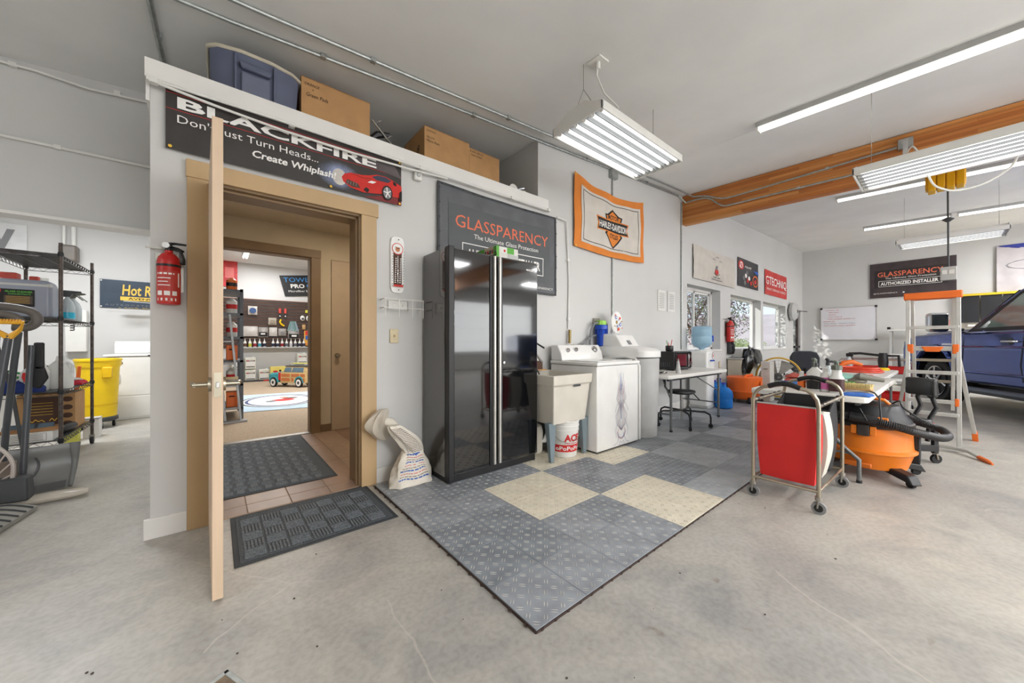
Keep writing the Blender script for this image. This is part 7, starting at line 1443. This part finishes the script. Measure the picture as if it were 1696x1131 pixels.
for k, cn in enumerate(cols_):
    x = .53 + .115 * k + (.10 if k > 5 else 0)
    r = root('squeeze_bottle', 'small white squeeze bottle with %s label on the shop shelf' % names[k], 'bottle', (x, 12.82, .971), group='squeeze bottles under the slatwall')
    ob('bottle_body', B().lathe([(.036, 0), (.04, .01), (.04, .14), (.022, .18), (.012, .20), (.005, .27)], n=14), PLW, r); ob('label', B().lathe([(.041, .03), (.041, .12)], n=14, cap=False), mt(cn, cc[cn], .5), r)
def canister(label, x, z, m=None, words=True):
    r = root('canister', label, 'canister', (x, 12.72, z)); mm = m or mt('frosted_can', (212, 212, 200), .4); ob('can_body', B().box(-.125, .125, -.12, .12, 0, .325), mm, r, bev=.02, seg=3); ob('cap', B().cyl((.06, 0, .32), (.06, 0, .345), .03, n=14), PLW, r); ob('label', B().box(-.10, .105, -.1225, -.12, .05, .26), PLW, r)
    a = Art(r, (-.10, -.124, .05), NX, (0, 0, 1), NF); a.rect(0, .17, .205, .20, INKN).rect(.01, .175, .06, .195, INKR).rect(.0, .01, .2, .03, INK).text('P&S', .07, .176, .10, .018, INKW).done(); return r
for (x, z, lb) in ((.46, .013, 'bottom left'), (.46, .36, 'top left'), (.76, .013, 'bottom middle'), (.76, .36, 'top middle'), (.86 + .24, .013, 'single right')):
    canister('frosted square canister, %s of the stack under the slatwall' % lb, x if x < 1.1 else 1.08, z)
canister('tan canister with a picture label standing by itself near the frame', 2.05, .45); r = root('side_shelf', 'low white shelf under the lone tan canister', 'shelf', (2.05, 12.7, 0.012)); ob('board', B().box(-.3, .5, -.15, .2, .40, .435), PLW, r); ob('side_panel', B().box(-.3, -.27, -.15, .2, 0, .40), PLW, r); ob('side_panel', B().box(.47, .5, -.15, .2, 0, .40), PLW, r)
r = root('box', 'yellow printed carton behind the toy car bonnet', 'box', (1.38, 12.55, .012)); ob('box_body', B().box(-.16, .22, -.08, .1, 0, .40), mt('pale_yellow', (226, 208, 110), .5), r, bev=.004); a = Art(r, (-.16, -.081, .2), NX, (0, 0, 1), NF); a.circ(.12, .06, .06, INKR, .03).circ(.24, .08, .03, INK).done()
r = root('plank_set', 'strip of dark and red trim lying along the base of the shop wall', 'trim strip', (.95, 12.45, .012)); ob('strip', B().box(-.75, .75, -.03, .03, 0, .05), DGREY, r); ob('red_strip', B().box(.1, .74, -.034, -.03, .01, .04), INKR, r)
# banners in the shop
r = root('banner', 'tilted black banner with blue and white lettering high in the shop', 'banner', (1.49, 12.97, 2.60)); FR = lambda x, z: (x * math.cos(.05) - z * math.sin(-.14), -.0, x * math.sin(.10) + z)
ob('sheet', B().hexa([(.155, 0, -.06), (1.2, 0, .03), (1.2, .01, .03), (.155, .01, -.06), (0, 0, .56), (1.15, 0, .70), (1.15, .01, .70), (0, .01, .56)]), BLACK, r)
a = Art(r, (.02, -.002, 0), (.995, 0, .10), (-.16, 0, .99), NF); a.text('TOWEL', .16, .36, .80, .14, mt('sky_ink', (70, 150, 220), .5), off=.0); a.text('PRO', .32, .17, .38, .13, INKW, off=.03); a.circ(.82, .24, .06, mt('sky_ink', (70, 150, 220), .5)); a.text('Microfiber Supply', .24, .03, .75, .08, INKW); a.done()
r = root('poster', 'red poster on the shop wall above the grey shelf', 'poster', (.0, 12.97, 2.75)); ob('sheet', B().box(.1, .48, 0, .01, -.05, .72), mt('rose_red', (206, 60, 62), .5, var=.2), r); ob('print', B().box(.2, .4, -.004, 0, .2, .5), mt('pink_print', (226, 120, 116), .5), r)
# floor rug with oval print
r = root('floor_mat', 'pale blue mat with an oval black-framed print on the shop carpet', 'mat', (.92, 8.05, .013)); ob('mat_body', B().add([(-.62, -.98, 0), (.46, -1.18, 0), (.95, 1.02, 0), (-.72, 1.30, 0), (-.62, -.98, .008), (.46, -1.18, .008), (.95, 1.02, .008), (-.72, 1.30, .008)], [(0, 3, 2, 1), (4, 5, 6, 7), (0, 1, 5, 4), (1, 2, 6, 5), (2, 3, 7, 6), (3, 0, 4, 7)]), mt('pale_blue_mat', (186, 204, 216), .9, var=.04), r)
a = Art(r, (.02, .05, .008), (1, 0, 0), (0, 1, 0), (0, 0, 1)); a.circ(0, 0, .62, INK, .82, 32).circ(0, 0, .58, PLW, .77, 32).circ(0, 0, .54, mt('slate_ink', (70, 80, 120), .8), .72, 32).circ(0, 0, .49, INKW, .66, 32).circ(.05, -.03, .20, INKR, .16, 10).circ(.2, .18, .14, INKN, .1, 8).circ(-.15, -.1, .09, INKGR, .12, 8).circ(.1, .3, .08, INKO, .08, 8); a.done()
# grey shelving on the left of the shop doorway with a platform ladder before it
r = root('metal_shelf', 'grey metal shelf unit stacked with products just inside the shop', 'shelf', (.02, 6.60, .012)); SHM = mt('grey_shelf_steel', (92, 96, 102), .45, .3)
for x in (-.14, .27):
    for y in (-.05, .75): ob('post', B().box(x - .02, x + .02, y - .02, y + .02, 0, 1.88), SHM, r)
SZ = (.14, .48, .82, 1.16, 1.50, 1.84)
for z in SZ: ob('shelf_board', B().box(-.16, .29, -.07, .77, z, z + .03), SHM, r)
rn = random.Random(5); gname = ['red-labelled white tubs', 'orange and black tool cases', 'white cartons with red print', 'clear bottles', 'small red cans']
cnt = 0
LAB = ['white bag', 'orange tool case', 'black tool case', 'red can', 'white carton', 'red-labelled tub', 'white bottle', 'grey tray', 'black speaker box', 'orange spray can']
SPEC = [(.17, 1, ORANGE, 'orange tool case on the lowest shelf'), (.17, 0, DGREY, 'black tool case on the lowest shelf'), (.51, 1, PLW, 'white folded bag on the second shelf'), (.51, 0, DGREY, 'dark box on the second shelf'), (.85, 0, BLACK, 'black product case on the third shelf'), (.85, 1, ORANGE, 'orange product case on the third shelf'), (1.19, 0, RED, 'red can on the fourth shelf'), (1.19, 1, PLW, 'white tub on the fourth shelf'), (1.53, 0, PLW, 'left white tub on the fifth shelf'), (1.53, 1, PLW, 'right white tub with red band on the fifth shelf'), (1.87, 0, BLACK, 'black tilted box on top of the metal shelf'), (1.87, 1, ORANGE, 'orange spray can on top of the metal shelf')]
for z, k, m, lb in SPEC:
    x = -.01 + .17 * k + .02; h_ = .22 if z < 1.8 else (.34 if k == 0 else .18)
    r = root('product', lb + ' in the shop', 'package', (x, 6.68, z + .013)); w_ = .065 if k or z < 1.8 else .07
    if m in (RED, PLW) or (m is ORANGE and z > 1.8): ob('can_body', B().lathe([(w_ * .9, 0), (w_, .01), (w_, h_ * .8), (w_ * .6, h_ * .92), (w_ * .4, h_)], n=16), m, r); ob('label', B().lathe([(w_ + .001, h_ * .3), (w_ + .001, h_ * .6)], n=16, cap=False), INKR if m is PLW else BLACK, r)
    else: ob('box_body', B().box(-w_, w_, -.08, .1, 0, h_), m, r, bev=.008); ob('handle', B().tube([(-.03, -.085, h_ * .7), (0, -.10, h_ * .72), (.03, -.085, h_ * .7)], .008, 6), BLACK, r)
r = root('step_ladder', 'grey step ladder leaning in front of the metal shelf', 'ladder', (.10, 6.28, .012)); LG = mt('ladder_grey', (150, 152, 154), .4, .5)
for x0, x1 in ((.0, -.10), (.17, .05)): ob('rail', B().hexa([(x0 - .014, 0, .03), (x0 + .014, 0, .03), (x0 + .014, .05, .03), (x0 - .014, .05, .03), (x1 - .014, .12, 1.50), (x1 + .014, .12, 1.50), (x1 + .014, .17, 1.50), (x1 - .014, .17, 1.50)]), LG, r, bev=.003)
for k in range(4): z = .18 + .31 * k; t = z / 1.5; ob('tread', B().box(.0 - .10 * t, .17 - .12 * t, -.01 + .12 * t, .09 + .12 * t, z, z + .02), LG, r, bev=.003)
ob('base_bar', B().box(-.08, .24, -.06, .02, 0, .03), LG, r, bev=.003); ob('wood_step', B().box(-.08, .14, -.04, .06, .60, .63), mt('pale_ply', (200, 180, 140), .6), r)
# woodie-style ride-on toy car
r = root('toy_car', 'large ride-on toy woodie wagon in teal and wood with whitewall tyres', 'toy car', (1.50, 10.50, .013), R(-50))
TEAL = mt('teal_paint', (44, 150, 158), .3, coat=.5); WOODP = mt('orange_wood', (196, 116, 66), .4, var=.1, stretch=(1, 5, 5)); WOODF = mt('cream_wood', (206, 178, 124), .4)
ob('bonnet', loft([[(x, -.26 * k, z0), (x, -.26 * k, z1 - .05), (x, -.16 * k, z1), (x, .16 * k, z1), (x, .26 * k, z1 - .05), (x, .26 * k, z0)] for x, k, z0, z1 in ((-.84, .7, .16, .34), (-.80, .9, .14, .40), (-.55, 1.0, .14, .42), (-.38, 1.0, .14, .44))]), TEAL, r, bev=.02, seg=3)
ob('red_panel', B().box(-.38, -.28, -.262, .262, .20, .42), INKR, r); ob('body_tub', B().box(-.30, .75, -.26, .26, .12, .42), WOODF, r, bev=.015)
for x0, x1, z0, z1 in ((-.26, .10, .17, .27), (-.26, .10, .30, .39), (.16, .26, .17, .27), (.16, .50, .30, .39), (.54, .72, .17, .27), (.54, .72, .30, .39)): ob('wood_panel', B().box(x0, x1, -.266, -.258, z0, z1), WOODP, r, bev=.003)
ob('cabin', B().hexa([(-.24, -.24, .42), (.74, -.24, .42), (.74, .24, .42), (-.24, .24, .42), (-.10, -.20, .60), (.70, -.20, .60), (.70, .20, .60), (-.10, .20, .60)]), WOODF, r, bev=.01)
for x0, x1 in ((-.12, .14), (.20, .64)): ob('window_glass', B().hexa([(x0 - .04, -.246, .44), (x1, -.246, .44), (x1, -.236, .44), (x0 - .04, -.236, .44), (x0, -.214, .57), (x1, -.214, .57), (x1, -.204, .57), (x0, -.204, .57)]), mt('toy_glass', (96, 120, 136), .2), r)
ob('roof', B().box(-.14, .74, -.22, .22, .60, .625), DGREY, r, bev=.01); ob('roof_rack', B().tube([(0, -.16, .63), (0, -.16, .66), (.6, -.16, .66), (.6, -.16, .63)], .008, 6).tube([(0, .16, .63), (0, .16, .66), (.6, .16, .66), (.6, .16, .63)], .008, 6), CHROME, r); ob('surfboard', B().lathe([(.02, -.38), (.10, -.25), (.13, 0), (.10, .25), (.02, .38)], (.30, 0, .685), 16, ax='x', sx=1, sy=.14), mt('pale_lime', (206, 204, 90), .5), r)
ob('bumper', B().tube([(-.80, -.22, .15), (-.88, 0, .15), (-.80, .22, .15)], .015, 8), CHROME, r); ob('headlight', B().sph((-.83, -.15, .34), .035, 10), CHROME, r); ob('headlight', B().sph((-.83, .15, .34), .035, 10), CHROME, r)
for x in (-.58, .48):
    ob('fender', B().tube([(x + .17 * math.cos(q), -.25, .13 + .17 * math.sin(q)) for q in [math.pi * k / 8 for k in range(9)]], .03, 8), TEAL, r)
    for y in (-.25, .25): w = ob('wheel', B().lathe([(.13, -.04), (.135, 0), (.13, .04)], (x, y, .135), 24, ax='y'), RUBBER, r); ob('whitewall', B().lathe([(.10, -.043), (.10, .043)], (x, y, .135), 24, ax='y'), APPL, w); ob('hub_cap', B().lathe([(.045, -.05), (.045, .05)], (x, y, .135), 16, ax='y'), DGREY, w)

for o in bpy.data.objects:
    if o.name == 'toy_car': o.scale = (.68, .68, .85)
    if o.name.startswith('polisher') and o['label'].startswith('orange'): o.scale = (.75, .75, .75)
